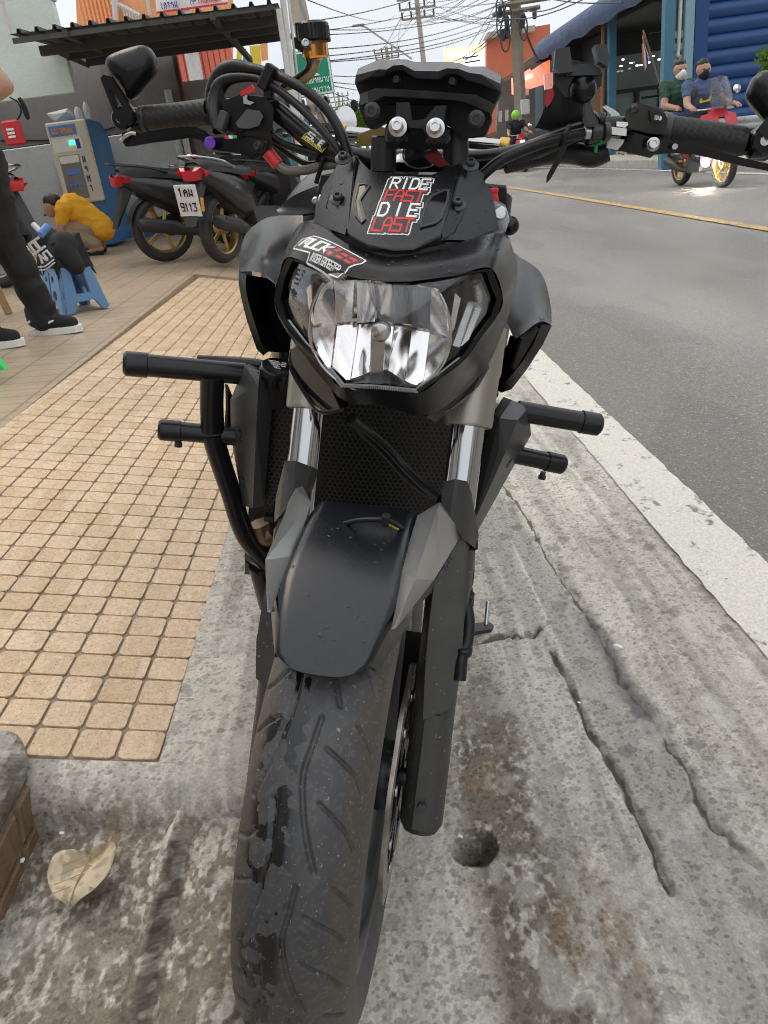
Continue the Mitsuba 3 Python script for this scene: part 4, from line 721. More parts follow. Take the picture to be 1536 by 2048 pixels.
# ---- crossbar and gold clamp behind
fp('crossbar', cyl((-0.113, 0.42, 1.007), (0.095, 0.42, 1.003), .0072, n=20), 'm_chrome'); fp('crossbar_end', cyl((0.094, 0.42, 1.003), (0.107, 0.42, 1.003), .0098, n=20, ch=.0015), 'm_gold', label='gold end piece of the crossbar'); fp('crossbar_end', cyl((-0.117, 0.42, 1.008), (-0.111, 0.42, 1.007), .0098, n=20, ch=.0015), 'm_gold')
fp('gold_clamp', hull([(-0.085, 0.37, 1.006), (-0.057, 0.37, 1.017), (-0.041, 0.37, 1.012), (-0.046, 0.37, 0.996), (-0.087, 0.37, 0.992), (-0.091, 0.4, 1.006), (-0.062, 0.4, 1.017), (-0.045, 0.4, 1.012), (-0.051, 0.4, 0.995), (-0.093, 0.4, 0.992)]), 'm_bronze', 25)
# ---- handlebar
fp('handlebar', tube([(-0.404, 0.41, 1.006), (-0.291, 0.395, 1.021), (-0.234, 0.39, 1.029), (-0.202, 0.385, 1.029), (-0.173, 0.375, 1.013), (-0.132, 0.36, 0.99), (-0.09, 0.345, 0.98), (-0.044, 0.34, 0.979), (0.013, 0.34, 0.981), (0.062, 0.34, 0.984), (0.098, 0.34, 0.989), (0.133, 0.345, 0.999), (0.162, 0.355, 1.012), (0.191, 0.365, 1.024), (0.231, 0.37, 1.032), (0.286, 0.38, 1.032), (0.348, 0.39, 1.028), (0.391, 0.395, 1.024)], [.011, .011, .011, .012, .0125, .0125, .0125, .0125, .0125, .0125, .0125, .0125, .0125, .0115, .011, .011, .011, .011], 20, 6), 'm_tube')
scene['m_grip'] = {'type': 'twosided', 'b': {'type': 'bumpmap', 't': proc(lambda p, n, uv: dr.sin(p.x * 700 + dr.sin(p.z * 500) * 1.4) * 0.5 + 0.5 * noise(p.x * 300, p.y * 300, p.z * 300), 5e-4), 'scale': 0.0005, 'n': {'type': 'principled', 'base_color': rgb((0.014, 0.014, 0.014)), 'roughness': 0.55}}}
fp('grip', tube([(-0.391, 0.41, 1.007), (-0.383, 0.41, 1.009), (-0.344, 0.405, 1.014), (-0.295, 0.397, 1.021), (-0.291, 0.396, 1.022)], [.0155, .0168, .0162, .0168, .0155], 24, 4), 'm_grip'); fp('grip', tube([(0.294, 0.381, 1.032), (0.302, 0.382, 1.031), (0.336, 0.388, 1.029), (0.385, 0.395, 1.024), (0.39, 0.395, 1.024)], [.0155, .0168, .0162, .0168, .0155], 24, 4), 'm_grip')
fp('grip_collar', cyl((-0.394, 0.41, 1.006), (-0.385, 0.41, 1.008), .0178, n=24, ch=.002), 'm_dark'); fp('grip_collar', cyl((0.285, 0.38, 1.032), (0.296, 0.382, 1.031), .0195, n=24, ch=.002), 'm_dark')
fp('bar_end', revolve([(0, -.012), (.012, -.012), (.0165, -.006), (.0165, .006), (.012, .013), (0, .013)], A(*(-0.403, 0.41, 1.005)), (1, 0, -.05), 24), 'm_gloss'); fp('bar_end', revolve([(0, -.016), (.012, -.016), (.0185, -.009), (.0185, .009), (.012, .02), (0, .02)], A(*(0.41, 0.395, 1.022)), (1, 0, -.05), 24), 'm_gloss')
# sticker on the fat bar
bo, bu, bv, bw_, bh = sticker_frame((-0.152, 0.35, 0.994), (-0.124, 0.345, 0.979), (-0.147, 0.36, 1.006)); bo = np.array(bo) + A(0, -.009, .004)
bn = unit(np.cross(bu, bv)); bs = 1 if bn[1] < 0 else -1
def bst(g, lift, b, nm, label=None): m = prism(g, (bo + bs * bn * lift, bu, bv), .0003 * bs); return add(BK + '__' + nm, xf(m, AF, TF), b, False, label)
bst(Polygon([(0, 0), (bw_, 0), (bw_, bh * .75), (bw_ * .1, bh * .8), (0, bh * .55)]), 0, 'm_yellow', 'bar_sticker', 'yellow edged sticker on the left handlebar tube')
bst(Polygon([(0, 0), (bw_, 0), (bw_, bh * .75), (bw_ * .1, bh * .8), (0, bh * .55)]).buffer(-bw_ * .025), .0003, 'm_sticker_black', 'bar_sticker__backing')
gs, ws = strokes('S.E', bh * .5, 1.0, .22, 0, .3); bst(place2d(shapely.affinity.scale(gs, bw_ * .8 / ws, 1, origin=(0, 0)), bw_ * .12, bh * .33), .0006, 'm_white', 'bar_sticker__large_letters')
gs, ws = strokes('SEVEN EIGHTS', bh * .16, .8, .2, 0, .3); bst(place2d(shapely.affinity.scale(gs, bw_ * .86 / ws, 1, origin=(0, 0)), bw_ * .06, bh * .08), .0006, 'm_yellow', 'bar_sticker__small_letters')
# ---- bar end mirrors
def mirror_set(arm, slot, head, mount, y, b, dy):
    k = fp('bar_end_mirror', cyl(A(*mount) + A(0, -.012, 0), A(*mount) + A(0, .014, 0), .0145, n=24, ch=.002), 'm_gloss')
    pa = np.array(arm); fr = (A(pa[:, 0].mean(), y, pa[:, 2].mean()), A(1, 0, 0), A(0, 0, 1)); q = Polygon(in_plane(pa, fr))
    if slot is not None: q = q.difference(Polygon(in_plane(np.array(slot), fr)))
    add(k + '__arm', xf(prism(q, fr, .009, .0015), AF, TF), 'm_black', 25)
    hp_ = np.array(head); c = hp_.mean(0); rows = [c + (hp_ - c) * 0.97 + A(0, .012, 0), hp_, c + (hp_ - c) * .9 + A(0, -.008, 0), c + (hp_ - c) * .55 + A(0, -.015, 0), c + (hp_ - c) * .02 + A(0, -.017, 0)]
    rows = [spline(np.vstack([r[-2:], r, r[:3]]), 4)[8:8 + 4 * len(r)] for r in rows]; add(k + '__head', xf(grid(rows, True), AF, TF), 'm_black', 50)
    gl = rows[0] * .97 + rows[0].mean(0) * .03; add(k + '__glass', xf(fan(gl, gl.mean(0), 1), AF, TF), 'm_mirror', False)
    add(k + '__pivot_bolt', xf(cyl(A(*mount) + A(0, -.012, 0), A(*mount) + A(0, -.0145, 0), .0055, n=16), AF, TF), 'm_steel'); return k
mirror_set([(-0.434, 0.39, 1.053), (-0.429, 0.39, 1.058), (-0.419, 0.39, 1.056), (-0.39, 0.39, 1.016), (-0.395, 0.39, 1.003), (-0.406, 0.39, 0.997), (-0.416, 0.39, 1.005)], [(-0.421, 0.39, 1.041), (-0.417, 0.39, 1.037), (-0.406, 0.39, 1.021), (-0.412, 0.39, 1.018)], [(-0.434, 0.4, 1.076), (-0.42, 0.4, 1.085), (-0.384, 0.4, 1.095), (-0.371, 0.4, 1.089), (-0.366, 0.4, 1.076), (-0.369, 0.4, 1.063), (-0.385, 0.4, 1.045), (-0.403, 0.4, 1.03), (-0.411, 0.4, 1.036), (-0.42, 0.4, 1.048), (-0.432, 0.4, 1.061)], (-0.412, 0.395, 1.007), .387, 'm_black', 0)
mirror_set([(0.4, 0.38, 1.032), (0.395, 0.38, 1.036), (0.41, 0.38, 1.061), (0.426, 0.38, 1.062), (0.43, 0.38, 1.049), (0.41, 0.38, 1.025)], None, [(0.381, 0.39, 1.07), (0.381, 0.39, 1.084), (0.386, 0.39, 1.095), (0.397, 0.39, 1.1), (0.428, 0.39, 1.096), (0.443, 0.39, 1.082), (0.439, 0.39, 1.058), (0.413, 0.39, 1.046), (0.395, 0.39, 1.056)], (0.408, 0.385, 1.026), .378, 'm_black', 0)
# ---- throttle side (picture left): switch box, cables, brake lever, master cylinder, reservoir
TS = thing.__name__
fp('throttle_housing', hull([(-0.289, 0.385, 1.049), (-0.272, 0.385, 1.056), (-0.261, 0.375, 1.033), (-0.265, 0.375, 1), (-0.285, 0.385, 0.999), (-0.293, 0.39, 1.021), (-0.302, 0.42, 1.05), (-0.285, 0.42, 1.057), (-0.277, 0.42, 1.034), (-0.281, 0.42, 0.999), (-0.298, 0.42, 0.998), (-0.304, 0.42, 1.021)]), 'm_black')
fp('switch_box', hull([(-0.257, 0.36, 1.036), (-0.237, 0.36, 1.043), (-0.204, 0.36, 1.042), (-0.193, 0.36, 1.031), (-0.195, 0.36, 1.004), (-0.22, 0.365, 0.997), (-0.257, 0.365, 1), (-0.275, 0.41, 1.037), (-0.254, 0.41, 1.044), (-0.22, 0.41, 1.044), (-0.208, 0.41, 1.031), (-0.21, 0.41, 1.003), (-0.273, 0.41, 1)]), 'm_black_soft', 25)
fp('start_button', hull([(-0.241, 0.35, 1.01), (-0.235, 0.35, 1.014), (-0.226, 0.352, 1.027), (-0.209, 0.352, 1.026), (-0.204, 0.35, 1.02), (-0.209, 0.348, 1.009), (-0.222, 0.346, 1.005), (-0.235, 0.346, 1.005), (-0.245, 0.37, 1.01), (-0.214, 0.37, 1.024), (-0.218, 0.37, 1.007), (-0.238, 0.37, 1.006)]), 'm_guard', 50, label='grey starter pad on the switch box')
fp('button_mark', cyl((-0.222, 0.344, 1.013), (-0.222, 0.344, 1.013), .0048, n=16), 'm_white')
fp('kill_switch', hull([(-0.233, 0.35, 1.046), (-0.219, 0.35, 1.054), (-0.214, 0.35, 1.05), (-0.216, 0.35, 1.047), (-0.233, 0.35, 1.041), (-0.238, 0.37, 1.046), (-0.224, 0.37, 1.055), (-0.221, 0.37, 1.048), (-0.238, 0.37, 1.042)]), 'm_red', 25, label='red kill switch'); fp('switch_bezel', panel([(-0.231, 0.352, 1.041), (-0.226, 0.352, 1.043), (-0.225, 0.352, 1.037), (-0.216, 0.352, 1.035), (-0.222, 0.352, 1.032), (-0.23, 0.352, 1.033)], .003), 'm_alu')
fp('throttle_cable', tube([(-0.268, 0.36, 1), (-0.275, 0.37, 1.015), (-0.28, 0.385, 1.033), (-0.274, 0.39, 1.052), (-0.257, 0.385, 1.061), (-0.228, 0.375, 1.063), (-0.206, 0.365, 1.059), (-0.182, 0.35, 1.049), (-0.151, 0.33, 1.032), (-0.121, 0.31, 1.011), (-0.097, 0.295, 0.991), (-0.083, 0.29, 0.97)], [.0075, .008, .010, .010, .007, .0048, .0048, .0048, .0048, .0048, .0048, .0048], 14), 'm_hose'); fp('throttle_cable', tube([(-0.286, 0.39, 1.021), (-0.286, 0.4, 1.048), (-0.274, 0.4, 1.067), (-0.255, 0.395, 1.074), (-0.231, 0.385, 1.073), (-0.201, 0.37, 1.069), (-0.169, 0.35, 1.06), (-0.136, 0.33, 1.046), (-0.11, 0.315, 1.027), (-0.09, 0.3, 1.002), (-0.076, 0.29, 0.97)], [.011, .011, .011, .0105, .0075, .006, .006, .006, .006, .006, .006], 14), 'm_hose')
fp('cable_nut', cyl((-0.262, 0.352, 1), (-0.256, 0.358, 1.022), .0075, n=12, ch=.001), 'm_dark'); fp('cable_clip', rbox((-0.201, 0.362, 1.064), (.014, .02, .03), .002, roty(.5)), 'm_black_soft'); fp('cable_clip', rbox((-0.201, 0.37, 1.05), (.012, .02, .022), .002), 'm_black_soft')
lev = [(-0.4, 0.355, 0.989), (-0.397, 0.355, 0.992), (-0.385, 0.355, 0.993), (-0.379, 0.355, 0.991), (-0.359, 0.355, 0.995), (-0.338, 0.355, 0.999), (-0.318, 0.355, 1.002), (-0.3, 0.355, 1.003), (-0.288, 0.355, 0.999), (-0.28, 0.355, 0.993), (-0.271, 0.355, 0.992), (-0.25, 0.355, 0.994), (-0.224, 0.355, 0.995), (-0.2, 0.355, 0.992), (-0.205, 0.355, 0.979), (-0.224, 0.355, 0.974), (-0.251, 0.355, 0.976), (-0.273, 0.355, 0.977), (-0.283, 0.355, 0.979), (-0.291, 0.355, 0.988), (-0.305, 0.355, 0.99), (-0.332, 0.355, 0.985), (-0.36, 0.355, 0.981), (-0.383, 0.355, 0.976), (-0.396, 0.355, 0.974), (-0.4, 0.355, 0.98)]
fp('brake_lever', panel(lev, .014, .003), 'm_gloss', 30, label='gloss black folding brake lever'); fp('lever_adjuster', cyl((-0.277, 0.352, 0.985), (-0.271, 0.337, 0.986), .0075, n=18, ch=.001), 'm_purple', label='purple lever adjuster')
fl, wl = Polygon([(0, 0), (1, 0), (1, 1), (0, 1)]), 0
fx = np.array([(-0.251, 0.338, 0.993), (-0.236, 0.338, 0.995)])
for i, b in enumerate(('m_red', 'm_white', 'm_green')): fp('flag_decal', rbox(fx[0] * (1 - (i + .5) / 3) + fx[1] * (i + .5) / 3 + A(0, .0005, 0), (.0062, .002, .0036), .0004), b)
fp('lever_tip', tube([(-0.397, 0.348, 0.981), (-0.39, 0.345, 0.987), (-0.381, 0.345, 0.991), (-0.375, 0.347, 0.991)], .0025, 10), 'm_chrome')
fp('brake_master_cylinder', hull([(-0.25, 0.37, 0.997), (-0.232, 0.36, 1.002), (-0.198, 0.36, 1.004), (-0.194, 0.36, 0.988), (-0.207, 0.365, 0.974), (-0.226, 0.37, 0.969), (-0.249, 0.37, 0.978), (-0.26, 0.4, 0.997), (-0.21, 0.4, 1.003), (-0.218, 0.4, 0.972)]), 'm_black', 25); bolt((-0.214, 0.357, 0.986), (0, -1, 0), .005, .006, 'm_dark', 1.3, 'pivot_bolt')
fp('banjo_hose', tube([(-0.205, 0.37, 0.978), (-0.198, 0.37, 0.971), (-0.191, 0.37, 0.964)], .0085, 12), 'm_red', label='red sleeve of the brake hose'); fp('brake_line', tube([(-0.192, 0.37, 0.965), (-0.178, 0.37, 0.958), (-0.153, 0.365, 0.96), (-0.123, 0.35, 0.968), (-0.088, 0.34, 0.974)], .0058, 12), 'm_braid'); fp('lower_cable', tube([(-0.203, 0.375, 1), (-0.189, 0.375, 0.991), (-0.16, 0.365, 0.984), (-0.13, 0.35, 0.979), (-0.095, 0.34, 0.973)], .0052, 12), 'm_hose'); fp('lower_cable', tube([(-0.204, 0.39, 0.99), (-0.18, 0.39, 0.976), (-0.154, 0.38, 0.967), (-0.128, 0.37, 0.971)], .004, 10), 'm_hose')
fp('tie_wrap', tube([A(*(-0.126, 0.355, 0.986)) + .0145 * (math.cos(a) * unit(A(.6, 0, .8)) + math.sin(a) * A(0, 1, 0)) for a in np.linspace(0, 2 * math.pi, 25)], .003, 8, 0), 'm_black_soft'); fp('tie_wrap', tube([(-0.122, 0.34, 0.979), (-0.127, 0.34, 0.963), (-0.133, 0.345, 0.947)], .003, 8), 'm_black_soft')
RV = A(*(-0.149, 0.4, 1.089)); RU = A(*(-0.155, 0.4, 1.129)); ru = unit(RU - RV); Lr = np.linalg.norm(RU - RV)
k_ = fp('brake_fluid_reservoir', revolve([(0, 0), (.0145, 0), (.0165, .002), (.0172, .02), (.0178, .034), (.0178, Lr - .02), (0, Lr - .02)], RV, ru, 32), 'm_amber', 40, label='amber brake fluid reservoir with black ribbed cap')
prof = [(0, Lr), (.017, Lr), (.0205, Lr - .003), (.0212, Lr - .02), (.0195, Lr - .022), (.0178, Lr - .022)]; add(k_ + '__cap', xf(cat([revolve(prof, RV, ru, 32)] + [cyl(RV + ru * (Lr - .02) + .0205 * (math.cos(a) * A(1, 0, 0) + math.sin(a) * unit(np.cross(ru, A(1, 0, 0)))), RV + ru * (Lr - .003) + .0202 * (math.cos(a) * A(1, 0, 0) + math.sin(a) * unit(np.cross(ru, A(1, 0, 0)))), .0013, n=6) for a in np.linspace(0, 2 * math.pi, 28)[:-1]]), AF, TF), 'm_black')
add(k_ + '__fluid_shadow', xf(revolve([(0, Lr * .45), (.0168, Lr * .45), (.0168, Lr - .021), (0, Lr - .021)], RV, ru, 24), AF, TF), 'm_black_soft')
fp('reservoir_bracket', hull([(-0.175, 0.39, 1.111), (-0.158, 0.385, 1.108), (-0.15, 0.385, 1.098), (-0.161, 0.39, 1.093), (-0.174, 0.39, 1.099), (-0.178, 0.4, 1.112), (-0.162, 0.4, 1.109), (-0.153, 0.4, 1.099), (-0.163, 0.4, 1.094)]), 'm_black'); fp('reservoir_bracket', tube([(-0.159, 0.39, 1.098), (-0.156, 0.39, 1.081), (-0.167, 0.39, 1.07), (-0.193, 0.39, 1.054)], .003, 8), 'm_black'); bolt((-0.157, 0.384, 1.105), (0, -1, 0), .005, .005, 'm_steel', 1.3, 'bracket_bolt')
fp('reservoir_hose', tube([(-0.149, 0.4, 1.089), (-0.152, 0.4, 1.079), (-0.162, 0.4, 1.068), (-0.176, 0.4, 1.061), (-0.193, 0.395, 1.056)], .0062, 14), 'm_amber_hose', label='yellowed clear hose below the reservoir'); fp('mirror_stub', cyl((-0.202, 0.38, 1.05), (-0.196, 0.38, 1.04), .011, n=16, ch=.002), 'm_cream')
# ---- clutch side (picture right): phone holder, switch box, lever, cable
k_ = fp('phone_holder', hull([(0.179, 0.345, 1.09), (0.192, 0.345, 1.094), (0.205, 0.345, 1.086), (0.206, 0.345, 1.073), (0.195, 0.345, 1.06), (0.166, 0.345, 1.059), (0.151, 0.345, 1.074), (0.149, 0.345, 1.101), (0.179, 0.36, 1.091), (0.206, 0.36, 1.087), (0.207, 0.36, 1.073), (0.196, 0.36, 1.061), (0.167, 0.36, 1.059), (0.152, 0.36, 1.074), (0.15, 0.36, 1.103)]), 'm_black', 25, label='black clamp type phone holder on the handlebar')
def hp4(pts, y0, y1): pts = np.array(pts); return np.vstack([pts * [1, 0, 1] + [0, y0, 0], pts * [1, 0, 1] + [0, y1, 0]])
add(k_ + '__jaw', xf(hull(hp4([(0.147, 0.33, 1.104), (0.162, 0.33, 1.107), (0.17, 0.33, 1.083), (0.155, 0.33, 1.081), (0.148, 0.33, 1.085)], .305, .355)), AF, TF), 'm_dark', 25); add(k_ + '__jaw', xf(hull(hp4([(0.189, 0.33, 1.11), (0.201, 0.33, 1.111), (0.207, 0.33, 1.099), (0.207, 0.33, 1.089), (0.196, 0.33, 1.094)], .305, .355)), AF, TF), 'm_dark', 25)
add(k_ + '__face', xf(hull(hp4([(0.166, 0.33, 1.091), (0.191, 0.33, 1.094), (0.203, 0.33, 1.087), (0.201, 0.33, 1.083), (0.163, 0.33, 1.08)], .33, .346)), AF, TF), 'm_dark', 25)
add(k_ + '__ball_joint', xf(trimesh.creation.icosphere(3, .016).apply_translation((0.185, 0.34, 1.068)), AF, TF), 'm_black'); add(k_ + '__arm', xf(panel([(0.184, 0.335, 1.066), (0.19, 0.335, 1.066), (0.196, 0.335, 1.055), (0.206, 0.335, 1.037), (0.206, 0.335, 1.03), (0.194, 0.335, 1.029), (0.189, 0.335, 1.044), (0.187, 0.335, 1.057)], .012, .002), AF, TF), 'm_guard', 25)
add(k_ + '__clamp', xf(cyl((0.194, 0.365, 1.025), (0.212, 0.367, 1.031), .0185, n=24, ch=.003), AF, TF), 'm_black'); bolt((0.211, 0.35, 1.04), (1, 0, .1), .0055, .006, 'm_dark', 1.2, 'clamp_bolt')
kd = fp('tool_pouch', thick(gridspline([[(0.155, 0.4, 1.079), (0.166, 0.4, 1.077), (0.186, 0.4, 1.067)], [(0.153, 0.4, 1.057), (0.166, 0.395, 1.055), (0.192, 0.4, 1.051)], [(0.147, 0.4, 1.042), (0.165, 0.395, 1.04), (0.197, 0.4, 1.037)], [(0.139, 0.405, 1.028), (0.165, 0.4, 1.027), (0.195, 0.405, 1.03)]], 4, 4), .012), 'm_black_soft', 50, label='black pouch behind the phone holder')
fp('red_reflector', hull([(0.144, 0.385, 1.059), (0.146, 0.385, 1.066), (0.152, 0.385, 1.07), (0.155, 0.385, 1.062), (0.151, 0.385, 1.052), (0.147, 0.385, 1.048), (0.144, 0.395, 1.06), (0.152, 0.395, 1.07), (0.155, 0.395, 1.063), (0.147, 0.395, 1.049)]), 'm_red', 30)
k_ = fp('left_switch_box', hull([(0.24, 0.36, 1.049), (0.245, 0.36, 1.057), (0.252, 0.355, 1.058), (0.281, 0.355, 1.053), (0.287, 0.355, 1.044), (0.292, 0.36, 1.026), (0.273, 0.36, 1.026), (0.25, 0.362, 1.03), (0.24, 0.362, 1.042), (0.246, 0.41, 1.05), (0.259, 0.41, 1.06), (0.289, 0.41, 1.055), (0.3, 0.41, 1.026), (0.256, 0.41, 1.031)]), 'm_guard', 25)
add(k_ + '__dip_switch', xf(hull(np.vstack([hp4([(0.265, 0.352, 1.05), (0.283, 0.352, 1.048), (0.287, 0.352, 1.041), (0.286, 0.352, 1.038), (0.269, 0.352, 1.039)], .342, .36)])), AF, TF), 'm_black', 25); ic = A(*(0.275, 0.341, 1.043)); add(k_ + '__beam_symbol', xf(prism(unary_union([shapely.Point(.003, 0).buffer(.0022).intersection(shapely.box(.003, -.01, .01, .01)), LineString([(.003, -.002), (.003, .002)]).buffer(.0004), *[LineString([(-.003, q), (.0015, q)]).buffer(.0003) for q in (-.0018, -.0006, .0006, .0018)]]), (ic, A(1, 0, -.1), A(0, 0, 1)), .0006), AF, TF), 'm_white'); bolt((0.249, 0.357, 1.051), (0, -1, 0), .004, .004, 'm_dark', 1.4, 'left_switch_box__screw')
fp('clutch_perch', hull([(0.244, 0.37, 1.028), (0.256, 0.355, 1.026), (0.282, 0.345, 1.02), (0.282, 0.345, 1.006), (0.276, 0.345, 1), (0.258, 0.35, 1.004), (0.238, 0.36, 1.006), (0.24, 0.37, 1.02), (0.248, 0.4, 1.028), (0.288, 0.38, 1.02), (0.281, 0.38, 1), (0.241, 0.39, 1.006)]), 'm_black', 25)
fp('clutch_lever', panel([(0.263, 0.345, 1.023), (0.283, 0.345, 1.021), (0.306, 0.345, 1.02), (0.342, 0.345, 1.014), (0.378, 0.345, 1.007), (0.411, 0.345, 1.002), (0.449, 0.345, 0.993), (0.451, 0.345, 0.986), (0.413, 0.345, 0.994), (0.38, 0.345, 0.998), (0.332, 0.345, 1.006), (0.301, 0.345, 1.007), (0.275, 0.345, 1.003), (0.265, 0.345, 1.011)], .014, .003), 'm_gloss', 30, label='gloss black clutch lever'); bolt((0.274, 0.328, 1.015), (0, -1, .2), .0065, .006, 'm_chrome', 1.2, 'pivot_bolt'); fp('lever_mark', cyl((0.299, 0.33, 1.014), (0.299, 0.328, 1.014), .0032, n=16), 'm_alu')
fp('wire_cover', panel([(0.213, 0.37, 1.052), (0.217, 0.37, 1.054), (0.227, 0.37, 1.05), (0.234, 0.37, 1.046), (0.237, 0.37, 1.039), (0.231, 0.37, 1.04), (0.226, 0.37, 1.035), (0.22, 0.37, 1.037), (0.225, 0.37, 1.044)], .003), 'm_white', label='white folded wiring tab'); fp('wire_connector', hull(hp4([(0.225, 0.36, 1.031), (0.243, 0.36, 1.03), (0.244, 0.36, 1.022), (0.227, 0.36, 1.023)], .345, .362)), 'm_white'); fp('wire_connector', hull(hp4([(0.231, 0.36, 1.037), (0.244, 0.36, 1.037), (0.245, 0.36, 1.034), (0.242, 0.36, 1.031), (0.232, 0.36, 1.032)], .355, .37)), 'm_white'); fp('wire_connector', hull(hp4([(0.227, 0.37, 1.019), (0.244, 0.37, 1.018), (0.242, 0.37, 1.006), (0.225, 0.37, 1.008)], .36, .375)), 'm_cream')
fp('switch_wires', cat([tube([(0.211, 0.37, 1.015), (0.213, 0.37, 1.008), (0.213, 0.37, 1.002)], .0022, 8), tube([(0.215, 0.37, 1.019), (0.217, 0.37, 1.011)], .006, 8)]), 'm_green')
fp('clutch_cable', tube([(0.226, 0.355, 1.025), (0.213, 0.352, 1.025), (0.196, 0.348, 1.023), (0.172, 0.335, 1.017), (0.146, 0.315, 1.009), (0.121, 0.3, 0.999), (0.1, 0.29, 0.988), (0.081, 0.285, 0.971), (0.077, 0.29, 0.959)], .0062, 14), 'm_hose'); fp('cable_ferrule', cyl((0.194, 0.347, 1.023), (0.202, 0.349, 1.024), .0078, n=16, ch=.001), 'm_alu'); fp('cable_adjuster', cyl((0.203, 0.35, 1.024), (0.216, 0.352, 1.026), .0085, n=14, ch=.001), 'm_dark'); fp('cable_adjuster', cyl((0.217, 0.352, 1.025), (0.224, 0.354, 1.026), .0105, n=14, ch=.001), 'm_guard')
fp('wiring_loom', tube([(0.229, 0.385, 1.005), (0.212, 0.385, 0.998), (0.19, 0.38, 0.999), (0.165, 0.365, 0.998), (0.135, 0.35, 0.991), (0.105, 0.34, 0.982)], [.013, .014, .013, .012, .011, .01], 12), 'm_hose'); fp('bar_label', panel([(0.132, 0.332, 1), (0.154, 0.335, 1.011), (0.155, 0.338, 1.013), (0.131, 0.336, 1.002)], .001), 'm_yellow')
fp('tie_wrap', tube([A(*(0.172, 0.335, 1.018)) + .0105 * (math.cos(a) * A(.3, 0, .95) + math.sin(a) * A(0, 1, 0)) for a in np.linspace(0, 2 * math.pi, 25)], .003, 8, 0), 'm_black_soft'); fp('tie_wrap', thick(grid([[(0.17, 0.327, 1.008), (0.176, 0.327, 1.007)], [(0.163, 0.327, 0.989), (0.169, 0.327, 0.987)], [(0.157, 0.327, 0.974), (0.162, 0.327, 0.971)], [(0.157, 0.327, 0.967), (0.158, 0.327, 0.966)]]), .002), 'm_black_soft', label='long loose tail of the tie wrap')

# ---- main frame: radiator, shrouds, crash bars, side pods, tank, engine, rear wheel
def tex_hex(p, n, uv):
    # honeycomb guard: distance inside hexagonal cells of the local uv (metres)
    x, y = uv.x / 0.0085, uv.y / 0.0085
    def cell(a, b):
        fx, fy = a - dr.floor(a) - 0.5, (b / 1.732 - dr.floor(b / 1.732)) * 1.732 - 0.866
        ax, ay = dr.abs(fx), dr.abs(fy); return dr.maximum(ax, ax * 0.5 + ay * 0.866)
    d = dr.minimum(cell(x, y), cell(x + 0.5, y + 0.866)); return d
scene['m_radiator'] = {'type': 'twosided', 'b': {'type': 'principled', 'base_color': proc(lambda p, n, uv: mix((0.004, 0.004, 0.004), (0.035, 0.035, 0.034), smoothstep(0.36, 0.44, tex_hex(p, n, uv)))), 'roughness': 0.4, 'specular': 0.4}}
rcn = np.array([(-0.177, 0.352, 0.681), (0.159, 0.352, 0.696), (0.173, 0.375, 0.465), (-0.158, 0.375, 0.449)]); rtl, rtr, rbr, rbl = rcn
rows = [[rtl + (rtr - rtl) * u + ((rbl + (rbr - rbl) * u) - (rtl + (rtr - rtl) * u)) * v + A(0, 0.012 * (2 * u - 1) ** 2, 0) for u in np.linspace(0, 1, 13)] for v in np.linspace(0, 1, 9)]
rg_ = grid(rows); uvr = np.array([[u * .37, v * .25] for v in np.linspace(0, 1, 9) for u in np.linspace(0, 1, 13)])
RD = BK + '__radiator'
scene[RD + '__honeycomb_guard'] = mikit.ply(xf(rg_, AM, TM), 'm_radiator', smooth=True, uv=uvr)
add(RD + '__core', xf(hull(np.vstack([rcn + [0, .016, 0], rcn + [0, .05, 0]])), AM, TM), 'm_radiator_edge')
wir = []
# raised wire edges of the guard, a few rows deep in relief
for v in (0.0, 1.0): wir.append(tube([rtl + (rtr - rtl) * u + ((rbl + (rbr - rbl) * u) - (rtl + (rtr - rtl) * u)) * v + A(0, .012 * (2 * u - 1) ** 2 - .004, 0) for u in np.linspace(0, 1, 9)], .006, 8, 2))
add(RD + '__frame_rail', xf(wir[0], AM, TM), 'm_black_soft'); add(RD + '__frame_rail', xf(wir[1], AM, TM), 'm_black_soft')
CC = A(*(-0.158, 0.335, 0.695)); cu = unit(A(.05, -.35, .93))
add(RD + '__filler_neck', xf(cyl(CC - cu * .05, CC - cu * .008, .021, n=24), AM, TM), 'm_black_soft')
add(RD + '__cap', xf(cat([revolve([(0, .009), (.018, .009), (.021, .007), (.0235, 0), (.0235, -.014), (.02, -.016), (0, -.016)], CC, cu, 32)] + [cyl(CC + cu * -.015 + .0235 * (math.cos(a) * unit(np.cross(cu, A(1, 0, 0))) + math.sin(a) * A(1, 0, 0)), CC + cu * .001 + .0235 * (math.cos(a) * unit(np.cross(cu, A(1, 0, 0))) + math.sin(a) * A(1, 0, 0)), .0022, n=6) for a in np.linspace(0, 2 * math.pi, 17)[:-1]]), AM, TM), 'm_black', label='black ribbed radiator cap with pale warning print')
pu = unit(np.cross(A(0, 1, .35), cu)); pv_ = unit(np.cross(cu, pu)); gg = []
for i in range(6): gg.append(LineString([(-.012 + .002 * i, .009 - .003 * i), (.002 + .002 * (i % 3), .009 - .003 * i)]).buffer(.0006))
for i in range(3): gg.append(LineString([(.007, .008 - .004 * i), (.012, .008 - .004 * i)]).buffer(.0008))
add(RD + '__cap_print', xf(prism(unary_union(gg), (CC + cu * .0092, pu, pv_), .0004), AM, TM), 'm_cream')
hoses = [[(-0.034, 0.13, 0.712), (-0.022, 0.17, 0.683), (0.001, 0.19, 0.655), (0.025, 0.19, 0.631), (0.054, 0.17, 0.616), (0.076, 0.14, 0.615)], [(-0.039, 0.14, 0.706), (-0.027, 0.18, 0.674), (-0.003, 0.2, 0.644), (0.028, 0.2, 0.613), (0.06, 0.18, 0.601), (0.079, 0.15, 0.603)]]
